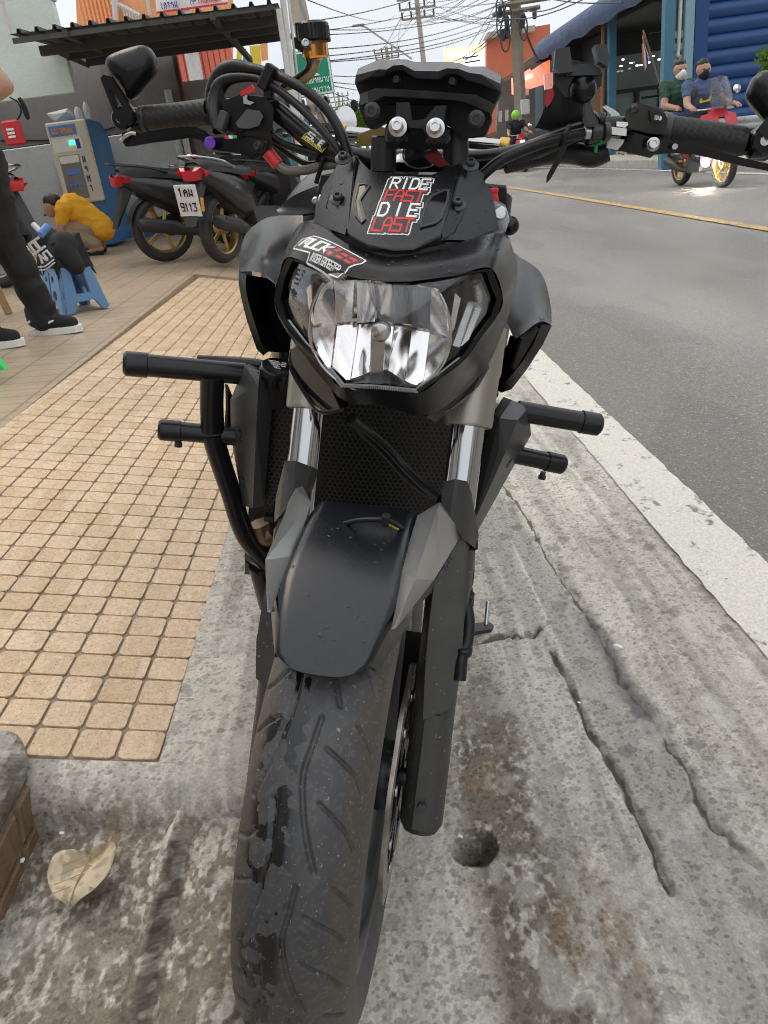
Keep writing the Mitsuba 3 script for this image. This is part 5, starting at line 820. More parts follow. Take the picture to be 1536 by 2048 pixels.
for h_ in hoses: fp('brake_hose', tube(h_, .0055, 10), 'm_hose')
fp('wheel_speed_cable', tube([(-0.014, 0, 0.641), (0.003, -0.008, 0.651), (0.02, -0.012, 0.656), (0.03, -0.012, 0.657), (0.04, -0.008, 0.652), (0.047, 0.005, 0.64)], .0026, 10), 'm_hose'); fp('cable_clip', rbox((0.031, -0.014, 0.658), (.008, .010, .013), .002), 'm_black_soft'); fp('sensor_wire', tube([(0.035, -0.01, 0.651), (0.04, -0.008, 0.647), (0.043, -0.004, 0.644)], .0016, 6), 'm_gold')
carb = bump('m_carbon', 'm_dark', lambda p, n, uv: dr.sin(p.z * 2400) * 0.5 + 0.5, 0.0006, 3e-4)
shL = [(-0.205, 0.385, 0.685), (-0.224, 0.4, 0.626), (-0.219, 0.4, 0.568), (-0.194, 0.395, 0.46), (-0.175, 0.345, 0.481), (-0.177, 0.31, 0.623), (-0.178, 0.305, 0.678), (-0.179, 0.325, 0.695), (-0.159, 0.335, 0.672), (-0.163, 0.335, 0.619), (-0.16, 0.36, 0.479)]; shR = [(0.186, 0.375, 0.685), (0.221, 0.4, 0.671), (0.234, 0.4, 0.628), (0.181, 0.4, 0.451), (0.161, 0.35, 0.492), (0.166, 0.31, 0.625), (0.155, 0.3, 0.677), (0.187, 0.325, 0.67), (0.176, 0.31, 0.626), (0.159, 0.34, 0.654), (0.158, 0.37, 0.497)]
def shroud(P, sx, name, holes):
    P = np.array(P); b = P * [1, 1, 1] + [0, .05, 0]; b = b + (P.mean(0) - P) * [.12, 0, .12]; m = hull(np.vstack([P, b])); k = mp(name, m, 'm_dark', False)
    for h_ in holes:
        h_ = A(*h_); f = m.triangles_center; n = m.face_normals[np.argmin(np.linalg.norm(f - h_, axis=1))]; n = m.face_normals[trimesh.proximity.closest_point(m, [h_])[2][0]]; q = trimesh.proximity.closest_point(m, [h_])[0][0]
        add(k + '__recess', xf(revolve([(0, -.001), (.0055, -.001), (.0075, .0008), (.0088, .0002), (.0088, -.004)], q, n, 20), AM, TM), 'm_gloss'); add(k + '__bolt', xf(cyl(q, q + n * .0016, .0045, n=10), AM, TM), 'm_dark')
    return k
shroud(shL, -1, 'radiator_shroud', [(-0.199, 0.37, 0.586), (-0.194, 0.37, 0.51)]); shroud(shR, 1, 'radiator_shroud', [(0.203, 0.36, 0.59)])
CB = BK + '__crash_bar'
def cb(name, m, b='m_tube', smooth=40, **k): return add(CB + '__' + name, xf(m, AM, TM), b, smooth, **k)
def capped(p0, p1, r):
    p0, p1 = A(*p0), A(*p1); d = unit(p0 - p1); cb('bar', cyl(p1, p0, r, n=32)); cb('end_cap', revolve([(0, .004), (r * .85, .004), (r * 1.1, .0), (r * 1.12, -.028), (r * 1.02, -.029)], p0, d, 32), 'm_black')
capped((-0.367, 0.37, 0.67), (-0.205, 0.4, 0.668), .0158); capped((-0.32, 0.385, 0.573), (-0.208, 0.4, 0.571), .0142); capped((0.334, 0.4, 0.657), (0.205, 0.4, 0.663), .0158); capped((0.297, 0.41, 0.583), (0.2, 0.4, 0.595), .0142)
for p in ((-0.294, 0.385, 0.562), (0.27, 0.41, 0.567)): cb('bolt', cat([cyl(p, A(*p) - A(0, 0, .012), .0045, n=8), cyl(A(*p) - A(0, 0, .006), A(*p) - A(0, 0, .012), .0062, n=6)]), 'm_dark')
cb('upright', tube([A(*(-0.25, 0.385, 0.663)), A(*(-0.249, 0.388, 0.623)), A(*(-0.246, 0.39, 0.579))], .0172, 24, 0)); cb('down_tube', tube([(-0.246, 0.392, 0.573), (-0.233, 0.395, 0.532), (-0.214, 0.4, 0.478), (-0.197, 0.405, 0.426), (-0.179, 0.41, 0.39), (-0.14, 0.43, 0.337)], [.0165, .0160, .0158, .0158, .0158, .0158], 24), label='bent black down tube of the left crash bar'); cb('thin_brace', tube([(-0.284, 0.47, 0.66), (-0.25, 0.47, 0.663), (-0.204, 0.46, 0.668), (-0.173, 0.45, 0.669)], .0095, 16)); cb('gusset', panel([(-0.23, 0.41, 0.646), (-0.221, 0.42, 0.621), (-0.217, 0.42, 0.582), (-0.228, 0.41, 0.574), (-0.226, 0.41, 0.611)], .006)); cb('lower_mount', hull([(-0.185, 0.41, 0.357), (-0.143, 0.42, 0.328), (-0.142, 0.42, 0.314), (-0.163, 0.41, 0.331), (-0.188, 0.45, 0.335), (-0.144, 0.46, 0.306), (-0.143, 0.46, 0.291)]), 'm_black')
cb('down_tube', tube([(.17, .43, .66), (.165, .45, .5), (.14, .47, .38), (.10, .5, .28)], .0158, 20))
cb('lower_mount', tube([(-0.161, 0.43, 0.34), (-0.15, 0.44, 0.297), (-0.139, 0.46, 0.246)], .02, 16))
# side pods
def pod(name, shell, lip, inner, tex):
    sh = gridspline([np.array(r) for r in shell], 5, 5); k = mp(name, thick(sh, -.004) if False else sh, tex, 60)
    lp = np.array(lip); ii = np.array(inner); m = grid([lp[:, :3], ii]); add(k + '__lip', xf(m, AM, TM), 'm_black', 30)
    return k
mat('m_pod', (0.012, 0.012, 0.013), 0.28, 0, .48)
podL = [[(-0.143, 0.4, 0.895), (-0.187, 0.44, 0.885), (-0.21, 0.455, 0.87), (-0.224, 0.455, 0.852), (-0.23, 0.45, 0.826)], [(-0.138, 0.35, 0.868), (-0.17, 0.37, 0.869), (-0.192, 0.39, 0.864), (-0.208, 0.41, 0.85), (-0.227, 0.43, 0.821)], [(-0.137, 0.31, 0.835), (-0.159, 0.315, 0.838), (-0.184, 0.33, 0.842), (-0.204, 0.36, 0.836), (-0.224, 0.405, 0.815)], [(-0.135, 0.3, 0.793), (-0.156, 0.3, 0.81), (-0.177, 0.305, 0.823), (-0.195, 0.33, 0.823), (-0.222, 0.39, 0.812)]]
podLlip = [(-0.222, 0.388, 0.812), (-0.221, 0.385, 0.797), (-0.216, 0.385, 0.777), (-0.207, 0.388, 0.748), (-0.191, 0.395, 0.708), (-0.181, 0.4, 0.698)]; podLin = [(-0.21, 0.37, 0.812), (-0.21, 0.37, 0.797), (-0.206, 0.372, 0.779), (-0.196, 0.375, 0.751), (-0.183, 0.385, 0.717), (-0.174, 0.39, 0.707)]
podR = [[(0.155, 0.41, 0.886), (0.17, 0.435, 0.879), (0.196, 0.455, 0.869), (0.213, 0.46, 0.858), (0.227, 0.46, 0.837), (0.238, 0.455, 0.809)], [(0.144, 0.36, 0.864), (0.16, 0.38, 0.853), (0.184, 0.4, 0.843), (0.205, 0.42, 0.833), (0.226, 0.44, 0.818), (0.239, 0.445, 0.796)], [(0.135, 0.32, 0.832), (0.152, 0.33, 0.82), (0.174, 0.35, 0.814), (0.194, 0.37, 0.813), (0.213, 0.395, 0.808), (0.233, 0.42, 0.796)], [(0.137, 0.305, 0.809), (0.153, 0.305, 0.788), (0.164, 0.31, 0.793), (0.184, 0.33, 0.805), (0.201, 0.355, 0.806), (0.228, 0.4, 0.796)]]
podRlip = [(0.228, 0.4, 0.796), (0.218, 0.39, 0.768), (0.202, 0.39, 0.728), (0.189, 0.4, 0.695), (0.177, 0.41, 0.685)]; podRin = [(0.205, 0.375, 0.798), (0.198, 0.368, 0.77), (0.186, 0.37, 0.739), (0.172, 0.38, 0.708), (0.159, 0.395, 0.695)]
kL = pod('side_pod', podL, podLlip, podLin, 'm_pod'); kR = pod('side_pod', podR, podRlip, podRin, 'm_pod')
add(kL + '__outer_side', xf(grid([np.array(podLlip), np.array(podLlip) + [0.006, .12, -.0]]), AM, TM), 'm_black', 30); add(kR + '__outer_side', xf(grid([np.array(podRlip), np.array(podRlip) + [-.006, .12, 0]]), AM, TM), 'm_black', 30)
add(kL + '__recess', xf(grid([[(-0.21, 0.37, 0.812), (-0.21, 0.37, 0.797), (-0.206, 0.372, 0.779), (-0.196, 0.375, 0.751), (-0.183, 0.385, 0.717), (-0.174, 0.39, 0.707)], [(-0.184, 0.4, 0.807), (-0.184, 0.43, 0.786), (-0.181, 0.44, 0.764), (-0.174, 0.44, 0.736), (-0.16, 0.44, 0.708), (-0.148, 0.44, 0.698)], [(-0.142, 0.36, 0.789), (-0.141, 0.38, 0.772), (-0.139, 0.4, 0.755), (-0.136, 0.42, 0.737), (-0.132, 0.43, 0.713), (-0.13, 0.43, 0.703)]]), AM, TM), 'm_gloss', 40); add(kR + '__recess', xf(grid([[(0.205, 0.375, 0.798), (0.198, 0.368, 0.77), (0.186, 0.37, 0.739), (0.172, 0.38, 0.708), (0.159, 0.395, 0.695)], [(0.188, 0.39, 0.777), (0.196, 0.42, 0.751), (0.187, 0.43, 0.724), (0.174, 0.43, 0.707), (0.161, 0.43, 0.698)], [(0.155, 0.34, 0.784), (0.159, 0.36, 0.767), (0.156, 0.38, 0.747), (0.153, 0.4, 0.727), (0.149, 0.42, 0.71)]]), AM, TM), 'm_gloss', 40)
add(kR + '__inner_blade', xf(panel([(0.176, 0.345, 0.78), (0.193, 0.36, 0.796), (0.2, 0.365, 0.794), (0.191, 0.362, 0.756), (0.179, 0.365, 0.732), (0.171, 0.36, 0.736)], .004), AM, TM), 'm_black')
# tank and seat
def section(y, w, zt, zb, p=2.6):
    a = np.linspace(0, math.pi, 15); return [(w * np.sign(math.cos(t)) * abs(math.cos(t)) ** (2 / p), y, zb + (zt - zb) * abs(math.sin(t)) ** (2 / p)) for t in a]
mat('m_tank', (0.04, 0.041, 0.043), 0.3, 0.4)
tk = gridspline([section(.44, .105, .90, .74), section(.47, .165, .955, .74), section(.55, .205, .985, .72), section(.65, .205, .99, .72), section(.75, .17, .96, .72), section(.85, .115, .89, .74), section(.92, .10, .83, .74)], 3, 4)
mp('fuel_tank', tk, 'm_tank', 60); mp('tank_front', fan(np.array(section(.44, .105, .90, .74)), A(0, .435, .79), 2), 'm_black'); mp('filler_cap', revolve([(0, .012), (.028, .012), (.036, .008), (.038, 0), (0, 0)], A(0, .6, .985), (0, -.03, 1), 28), 'm_dark')
mp('tank_side_panel', thick(gridspline([[(-0.181, 0.47, 0.89), (-0.166, 0.47, 0.908), (-0.148, 0.47, 0.92), (-0.122, 0.47, 0.933)], [(-0.177, 0.46, 0.887), (-0.15, 0.46, 0.899), (-0.122, 0.455, 0.907), (-0.113, 0.455, 0.916)], [(-0.162, 0.45, 0.883), (-0.142, 0.45, 0.891), (-0.121, 0.45, 0.897), (-0.108, 0.45, 0.9)]], 4, 4), .004), 'm_tank', 50); mp('panel_stud', trimesh.creation.icosphere(2, .007).apply_translation((-0.128, 0.45, 0.912)), 'm_alu')
mp('seat', gridspline([section(.84, .09, .84, .74), section(.92, .12, .825, .74), section(1.1, .145, .82, .74), section(1.25, .13, .845, .76), section(1.4, .11, .885, .8), section(1.55, .075, .90, .84), section(1.6, .04, .89, .86)], 3, 4), 'm_black_soft', 60)
mp('tail', hull([(x, y, z) for x, y, z in ((-.08, 1.4, .80), (.08, 1.4, .80), (-.05, 1.68, .84), (.05, 1.68, .84), (-.06, 1.65, .89), (.06, 1.65, .89), (-.09, 1.3, .76), (.09, 1.3, .76))]), 'm_black')
mp('frame_tube', tube([(-.06, .33, .86), (-.15, .45, .78), (-.17, .75, .62), (-.13, .95, .45)], .019, 16), 'm_black'); mp('frame_tube', tube([(.06, .33, .86), (.15, .45, .78), (.17, .75, .62), (.13, .95, .45)], .019, 16), 'm_black')
mp('engine', hull([(x, y, z) for x in (-.19, .19) for y, z in ((.46, .34), (.5, .28), (.85, .26), (.92, .36), (.88, .5), (.6, .56), (.48, .5))]), 'm_dark', 25); mp('cylinder_block', hull([(x, y, z) for x in (-.15, .15) for y, z in ((.42, .5), (.56, .5), (.66, .74), (.46, .76))]), 'm_black', 25)
for x in (-.075, .075): mp('exhaust_header', tube([(x * .9, .45, .62), (x, .40, .55), (x * 1.25, .405, .42), (x * 1.2, .44, .3), (x * .9, .52, .2), (x * .7, .7, .17)], .021, 18), 'm_exhaust')
mp('exhaust_header', tube([(-0.167, 0.42, 0.422), (-0.157, 0.42, 0.401), (-0.146, 0.42, 0.411)], .02, 14), 'm_exhaust'); mp('silencer', hull([(x, y, z) for x in (-.12, .12) for y, z in ((.66, .14), (.66, .21), (1.05, .15), (1.05, .24))]), 'm_dark', 25)
mp('swingarm', hull([(x, y, z) for x in (-.15, -.12) for y, z in ((.95, .38), (.95, .46), (1.4, .28), (1.4, .34))]), 'm_black'); mp('swingarm', hull([(x, y, z) for x in (.12, .15) for y, z in ((.95, .38), (.95, .46), (1.4, .28), (1.4, .34))]), 'm_black')
RW_ = BK + '__rear_wheel'; RX = A(0, 1.4, .305)
mat('m_tyre_plain', (0.028, 0.028, 0.028), 0.6)
add(RW_ + '__tyre', xf(revolve(np.array([(.217, -.07), (.24, -.088), (.262, -.09), (.285, -.07), (.30, -.035), (.305, 0), (.30, .035), (.285, .07), (.262, .09), (.24, .088), (.217, .07)]), RX, (1, 0, 0), 72), AM, TM), 'm_tyre_plain', 60); add(RW_ + '__rim', xf(revolve([(.217, -.07), (.19, -.06), (.185, 0), (.19, .06), (.217, .07)], RX, (1, 0, 0), 64), AM, TM), 'm_rim', 40); add(RW_ + '__hub', xf(revolve([(0, -.08), (.06, -.08), (.06, .08), (0, .08)], RX, (1, 0, 0), 24), AM, TM), 'm_rim', 40)
for k in range(5): b = 2 * math.pi * k / 5; add(RW_ + '__spoke', xf(tube([RX + .05 * A(0, math.cos(b), math.sin(b)), RX + .19 * A(0, math.cos(b), math.sin(b))], [.022, .014], 10, 0), AM, TM), 'm_rim')
# side stand on the road side
sf = A(*(0.1784, 1.4392, 0.012)); s0 = A(.16, .82, .33) @ AM.T + TM
add(BK + '__side_stand', tube([s0, s0 * .35 + sf * .65 + A(.01, 0, -.01), sf + A(-.035, .01, .018), sf + A(-.02, 0, .008)], [.014, .0125, .012, .011], 14), 'm_tube'); add(BK + '__side_stand__foot', hull([sf + A(x, y, z) for x, y, z in ((-.045, -.016, -.004), (.02, -.016, -.004), (.028, 0, -.004), (.02, .016, -.004), (-.045, .016, -.004), (-.045, -.016, .004), (.02, -.016, .004), (.028, 0, .004), (.02, .016, .004), (-.045, .016, .004))]), 'm_dark'); add(BK + '__side_stand__foot_peg', cyl((0.1907, 1.4453, 0.014), A(*(0.1907, 1.4453, 0.014)) + A(.012, .03, .042), .0048, n=12, ch=.001), 'm_steel')
# steering damper / cable adjuster at the right of the mask
k_ = fp('cable_adjuster_block', hull(hp4([(0.092, 0.24, 0.944), (0.1, 0.24, 0.949), (0.112, 0.24, 0.943), (0.119, 0.24, 0.929), (0.116, 0.24, 0.917), (0.104, 0.24, 0.921), (0.096, 0.24, 0.927)], .225, .26)), 'm_alu', 25); add(k_ + '__red_knob', xf(cat([cyl((0.095, 0.24, 0.961), (0.096, 0.24, 0.956), .0072, n=20, ch=.001), cyl((0.096, 0.24, 0.956), (0.099, 0.24, 0.947), .0058, n=20)]), AF, TF), 'm_red', label='red anodised adjuster knob'); add(k_ + '__bolt', xf(cyl((0.108, 0.222, 0.937), (0.108, 0.215, 0.938), .007, n=20, ch=.001), AF, TF), 'm_steel'); fp('rubber_plug', trimesh.creation.icosphere(2, .011).apply_translation((0.12, 0.26, 0.921)), 'm_gloss'); fp('mount_bolt', cyl((-0.108, 0.26, 0.932), (-0.1, 0.26, 0.934), .008, n=16, ch=.002), 'm_alu')
# indicators of rain: drops on the bodywork
def drops(mesh, R, t, n, seed, r0=.0011, nmin=.3):
    rg = np.random.default_rng(seed); m = xf(mesh, R, t); m = tm(m.vertices, m.faces); p, fi = trimesh.sample.sample_surface(m, n, seed=seed); nn = m.face_normals[fi]; out = []
    for q, k in zip(p, nn):
        if k[2] < nmin or (AF.T @ k)[1] > -.05 and R is AF: continue
        r = r0 * (.6 + 1.3 * rg.random() ** 3); s = trimesh.creation.icosphere(1, r); s.vertices = s.vertices * [1, 1, .38]; M = trimesh.geometry.align_vectors([0, 0, 1], k); s.apply_transform(M); s.apply_translation(q + k * r * .12); out.append(s)
    return cat(out) if out else None
for nm, me, n_, sd in (('mask', mk_, 330, 1), ('mudguard', fd, 420, 2), ('screen', scm, 120, 3)):
    d = drops(me, AF, TF, n_, sd); add(BK + '__rain_drops', d, 'm_water', True, kind='stuff')
d = drops(cat([hull(np.array(shL)), hull(np.array(shR))]), AM, TM, 60, 5, .0012); add(BK + '__rain_drops', d, 'm_water', True, kind='stuff')
d = drops(cat([cat(sideR), cat(sideL)]), AF, TF, 60, 6); add(BK + '__rain_drops', d, 'm_water', True, kind='stuff')

# ================================================================ left: shop forecourt
def wmat(name, c0, c1, sc=3.0, rough=0.75, stain=0.0):
    def fn(p, n, uv):
        c = mix(c0, c1, fbm(p.x * sc, p.y * sc, p.z * sc, 4)); s = smoothstep(0.55, 0.75, fbm(p.x * sc * 2.5, p.y * sc * 2.5, p.z * sc * 0.5, 4)); return c * (1 - stain * s) * (0.94 + 0.12 * noise(p.x * 60, p.y * 60, p.z * 60))
    scene[name] = {'type': 'twosided', 'b': {'type': 'principled', 'base_color': proc(fn), 'roughness': rough}}; return name
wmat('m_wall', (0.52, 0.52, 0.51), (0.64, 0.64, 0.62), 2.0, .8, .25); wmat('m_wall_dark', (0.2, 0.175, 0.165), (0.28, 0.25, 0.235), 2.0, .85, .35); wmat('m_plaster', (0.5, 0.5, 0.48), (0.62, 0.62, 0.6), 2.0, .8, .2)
wmat('m_mint', (0.62, 0.7, 0.62), (0.68, 0.75, 0.68), 1.0, .45); wmat('m_roof', (0.05, 0.05, 0.045), (0.1, 0.1, 0.09), 6.0, .7, .4); wmat('m_orange_wall', (0.78, 0.36, 0.16), (0.83, 0.42, 0.2), 1.0, .7, .1); wmat('m_gate', (0.68, 0.16, 0.11), (0.72, 0.2, 0.14), 2.0, .5)
wmat('m_pole', (0.34, 0.31, 0.26), (0.46, 0.42, 0.36), 5.0, .85, .3); wmat('m_steel_post', (0.55, 0.55, 0.53), (0.66, 0.66, 0.64), 6.0, .5, .2); wmat('m_blue_sheet', (0.03, 0.15, 0.33), (0.05, 0.2, 0.42), 3.0, .45, .15); mat('m_cream_paint', (0.66, 0.61, 0.5), .45)
mat('m_sign_green', (0.0, 0.25, 0.15), .4); mat('m_sign_white', (0.75, 0.76, 0.74), .45); mat('m_navy', (0.06, 0.05, 0.22), .5); mat('m_cloth_black', (0.012, 0.012, 0.013), .8); mat('m_skin', (0.42, 0.24, 0.16), .5); mat('m_hair', (0.02, 0.015, 0.012), .5); mat('m_shirt_yellow', (0.83, 0.4, 0.02), .75); mat('m_khaki', (0.33, 0.25, 0.16), .8); mat('m_stool_blue', (0.13, 0.27, 0.48), .4); mat('m_stool_green', (0.04, 0.6, 0.12), .4); mat('m_wood', proc(lambda p, n, uv: mix((0.28, 0.17, 0.08), (0.42, 0.28, 0.14), fbm(p.x * 12, p.y * 12, p.z * 40, 3))), .6)
mat('m_sole', (0.75, 0.74, 0.7), .6); mat('m_box_red', (0.55, 0.03, 0.035), .4); mat('m_bag', (0.6, 0.6, 0.58), .2); mat('m_poster_blue', (0.1, 0.25, 0.6), .4); mat('m_banner_yellow', (0.72, 0.55, 0.05), .6)
def wp(name, pts, d, b, par, face=(0, -1, 0), ch=0.0, smooth=20, **k): return add(par + '__' + name if par else name, panel(pts, d, ch, face), b, smooth, **k)
YW = 10.0
sw_ = thing('shop_wall', 'grey plastered shop wall under the corrugated canopy behind the parked scooters', 'wall')
xL, xR1, xR2 = -3.86, -1.66, -0.42
add(sw_ + '__lower_wall', box(((xL + xR1) / 2, YW + .1, .9), (xR1 - xL, .2, 1.24)), 'm_wall', False); add(sw_ + '__upper_wall', box(((xL + xR1) / 2, YW + .1, 2.06), (xR1 - xL, .196, 1.05)), 'm_wall_dark', False)  # brown-grey upper wall carries the canopy shade in its colour
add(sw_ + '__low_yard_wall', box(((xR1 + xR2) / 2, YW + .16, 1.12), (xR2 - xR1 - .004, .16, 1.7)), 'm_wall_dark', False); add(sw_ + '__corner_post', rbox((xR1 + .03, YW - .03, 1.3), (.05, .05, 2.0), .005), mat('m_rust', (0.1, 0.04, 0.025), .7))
add(sw_ + '__white_pipe', tube([(xR1 - .12, YW - .05, .45), (xR1 - .12, YW - .05, 1.9)], .04, 16, 0), 'm_plaster'); add(sw_ + '__white_pipe', tube([(xR1 - .03, YW - .07, .45), (xR1 - .03, YW - .07, 1.55)], .035, 16, 0), 'm_plaster'); add(sw_ + '__cable', tube([(xL + .1, YW - .01, 1.62), (-3.0, YW - .012, 1.55), (-2.3, YW - .012, 1.62), (-1.8, YW - .012, 1.6)], .008, 6), 'm_black_soft'); add(sw_ + '__blue_skirting', box(((-2.4 + xR1) / 2, YW - .012, .45), (.9, .02, .07)), 'm_blue_sheet', False)
lw_ = thing('side_wall', 'pale plastered side wall with a green painted foot at the left edge', 'wall'); add(lw_ + '__wall', box((-4.1, 8.4, 1.25), (.55, 3.1, 1.7)), 'm_plaster', False); add(lw_ + '__pillar', rbox((-2.86, 6.9, 1.15), (.3, .3, 1.7), .01), 'm_plaster', False); add(lw_ + '__green_panel', box((-2.93, 6.73, .95), (.26, .02, .75)), mat('m_green_paint', (0.1, 0.42, 0.25), .5), False)
add(lw_ + '__pipe', tube([(-2.9434, 9.4, 1.1733), (-2.9069, 9.4, 0.5997)], .018, 8, 0), 'm_rust')
single('alarm_box', rbox((-2.4105, 6.7, 1.4499), (.13, .08, .17), .012), 'm_box_red', 'small red box with white print hanging on the pale wall', 'box')
for i in range(3): add('alarm_box__print', rbox(A(*(-2.4126, 6.655, 1.4727)) + A(.012 * 0, 0, -.025 * i), (.055, .004, .016), .001), 'm_white')
add('alarm_box__cable', tube([(-2.3785, 6.7, 1.5145), (-2.3128, 6.7, 1.5779), (-2.3142, 6.7, 1.6451), (-2.3691, 6.72, 1.686)], .006, 8), 'm_black_soft'); single('hanging_cable_coil', tube([(-2.2531, 6.6, 1.6485), (-2.2494, 6.6, 1.5656), (-2.2388, 6.6, 1.5277), (-2.2394, 6.6, 1.5975), (-2.2635, 6.6, 1.6628)], .014, 8), 'm_black_soft', 'black cable loop hanging above the red box', 'cable')
# corrugated canopy
cn = thing('corrugated_canopy', 'dark corrugated iron canopy over the parked scooters', 'canopy')
c0, c1 = A(*(-2.3351, 7, 2.128)), A(*(-0.2932, 7, 2.1009)); W_ = np.linalg.norm(c1 - c0); N_ = 15
def corr(p0, p1, back, n, h):
    xs = []; o = []
    for i in range(n):
        for t, z in ((0, 0), (.36, 0), (.42, h), (.58, h), (.64, 0)): xs.append((i + t) / n); o.append(z)
    xs.append(1.0); o.append(0.0); d = p1 - p0; f = np.array([p0 + d * x + A(0, 0, z) for x, z in zip(xs, o)]); return grid([f, f + back])
add(cn + '__roof_sheet', thick(corr(c0, c1, A(-.02, 2.9, .12), N_, .03), .004), 'm_roof', False); add(cn + '__fascia', box((c0 + c1) / 2 + A(0, .03, -.03), (W_, .03, .035)), 'm_roof', False)
for t in (.16, .36, .62): add(cn + '__beam', box((c0 + c1) / 2 + A(0, 2.9 * t, -.075 + .12 * t), (W_ - .1, .05, .07)), mat('m_beam', (0.06, 0.055, 0.05), .7) if 'm_beam' not in scene else 'm_beam', False)
for t in (.2, .75): add(cn + '__rafter', box(c0 + (c1 - c0) * t + A(0, 1.45, -.035), (.04, 2.9, .05)), 'm_beam', False)
add(cn + '__strut', tube([(-2.1493, 7.5, 2.0463), (-2.4872, 9.6, 2.1904)], .03, 4, 0), 'm_beam')
for a, b, r in (((-0.2971, 7.02, 2.0655), (-0.3097, 7.02, 1.5888), .022), ((-0.2542, 7.05, 2.1239), (-0.3093, 7.05, 0.9722), .024), ((-0.2292, 7.6, 2.2081), (-0.297, 7.6, 1.4825), .012)): add(cn + '__post', tube([a, A(b[0], b[1], .28)], r, 12, 0), 'm_steel_post')
# big pale sign board and building corner over the canopy
sb = thing('sign_board', 'large blank pale mint sign board above the left end of the canopy', 'sign'); add(sb + '__face', box((-3.4, 8.06, 2.75), (2.3, .1, 1.9)), 'm_mint', False); add(sb + '__blue_edge', box((-2.245, 8.055, 3.1), (.02, .12, 1.2)), mat('m_edge_blue', (0.1, 0.4, 0.7), .5), False); add(sb + '__seam', box((-2.72, 8.004, 3.1), (.008, .01, 1.15)), 'm_wall', False); add(sb + '__frame_pipe', tube([(-2.6323, 7.9, 2.5224), (-2.6334, 7.9, 2.268)], .018, 8, 0), 'm_steel_post')
# orange house behind, with gate, balcony rail, notices
oh = thing('orange_house', 'orange house with red corrugated gate and white balcony rail seen above and below the canopy', 'building')
YO = 15.0
add(oh + '__facade', panel([(-3.7674, 15, 4.0425), (-2.4234, 15, 4.0288), (-2.7532, 15, 2.5218), (-4.1366, 15, 2.4594)], .3), 'm_orange_wall', False); add(oh + '__facade', panel([(-2.5688, 15.4, 3.9812), (-1.3276, 15.4, 3.9829), (-1.6126, 15.4, 2.5745), (-2.9108, 15.4, 2.5726)], .3), 'm_orange_wall', False)
g0, g1 = A(*(-2.6251, 14.6, 2.8434)), A(*(-1.4721, 14.6, 2.8523)); add(oh + '__gate', thick(corr(g0 + A(0, 0, -1.0), g1 + A(0, 0, -1.0), A(0, .0, .98), 9, .0), .02), 'm_gate', False)
gx0, gx1 = g0[0], g1[0]; gz = g0[2]
for i in range(12): x = gx0 + (gx1 - gx0) * (i + .5) / 12; add(oh + '__gate_panel', rbox((x, 14.57, gz - .45), ((gx1 - gx0) / 12 * .86, .03, .86), .008), 'm_gate')
add(oh + '__gate_rail', box(((gx0 + gx1) / 2, 14.55, gz + .02), (gx1 - gx0, .06, .07)), 'm_orange_wall', False)
add(oh + '__pillar', box((A(*(-2.0765, 14.4, 2.6063)) + A(0, 0, .6)), (.2, .2, 3.2)), 'm_wall', False)
for i, u in enumerate(np.linspace(0, 1, 9)): p = A(*(-3.7712, 14.9, 3.4967)) * (1 - u) + A(*(-3.2609, 14.9, 3.4948)) * u; add(oh + '__louvre', box(p + A(0, 0, .35), (.03, .03, 1.0)), 'm_orange_wall', False)
add(oh + '__balcony_rail', tube([(-3.2581, 14.85, 3.6375), (-3.121, 14.85, 3.6086), (-2.8446, 14.85, 3.4273)], .035, 8, 0), 'm_plaster'); add(oh + '__balcony_post', tube([(-3.1625, 14.85, 3.8159), (-3.2363, 14.85, 3.416)], .05, 8, 0), 'm_plaster'); add(oh + '__balcony_post', tube([(-2.6647, 14.85, 3.7609), (-2.6837, 14.85, 3.423)], .03, 8, 0), 'm_plaster')
for u in np.linspace(.15, .9, 6): p = A(*(-3.1244, 14.85, 3.5954)) * (1 - u) + A(*(-2.848, 14.85, 3.4139)) * u; add(oh + '__baluster', tube([p, p + A(0, 0, -.42)], .016, 6, 0), 'm_plaster')
for pts, cl_ in (([(-1.3534, 14.5, 2.7786), (-1.2797, 14.5, 2.7841), (-1.3347, 14.5, 2.5452), (-1.4328, 14.5, 2.5423)], 'm_banner_yellow'), ([(-1.2627, 14.5, 2.7474), (-1.2297, 14.5, 2.7506), (-1.2287, 14.5, 2.5048), (-1.3215, 14.5, 2.5296)], 'm_poster_blue'), ([(-1.16, 14.5, 2.7775), (-0.9916, 14.5, 2.7723), (-1.0241, 14.5, 2.4672), (-1.1862, 14.5, 2.4716)], 'm_banner_yellow'), ([(-1.0231, 15, 2.8482), (-0.898, 15, 2.8484), (-0.9337, 15, 2.6065), (-1.0434, 15, 2.6045)], 'm_orange_wall')):
    k = numbered('street_banner'); lab = {'m_banner_yellow': 'tall yellow banner seen below the canopy', 'm_poster_blue': 'narrow blue banner beside the yellow ones', 'm_orange_wall': 'pale orange board right of the yellow banners'}[cl_]; lab = 'narrow yellow banner left of the blue banner' if len([1 for q in scene if q.startswith('street_banner')]) == 0 else lab; single('street_banner', panel(pts, .02), cl_, lab, 'banner')
def text_on(par, name, text, p0, p1, h, b, off=.02, weight=.17):
    p0, p1 = A(*p0), A(*p1); u = unit(p1 - p0); g, w = strokes(text, h, 1.0, weight); g = shapely.affinity.scale(g, np.linalg.norm(p1 - p0) / w, 1, origin=(0, 0)); v = A(0, 0, 1); v = unit(v - u * (v @ u)); n = np.cross(u, v); return add(par + '__' + name, prism(g, (p0 + n * off, u, v), .006), b, False)
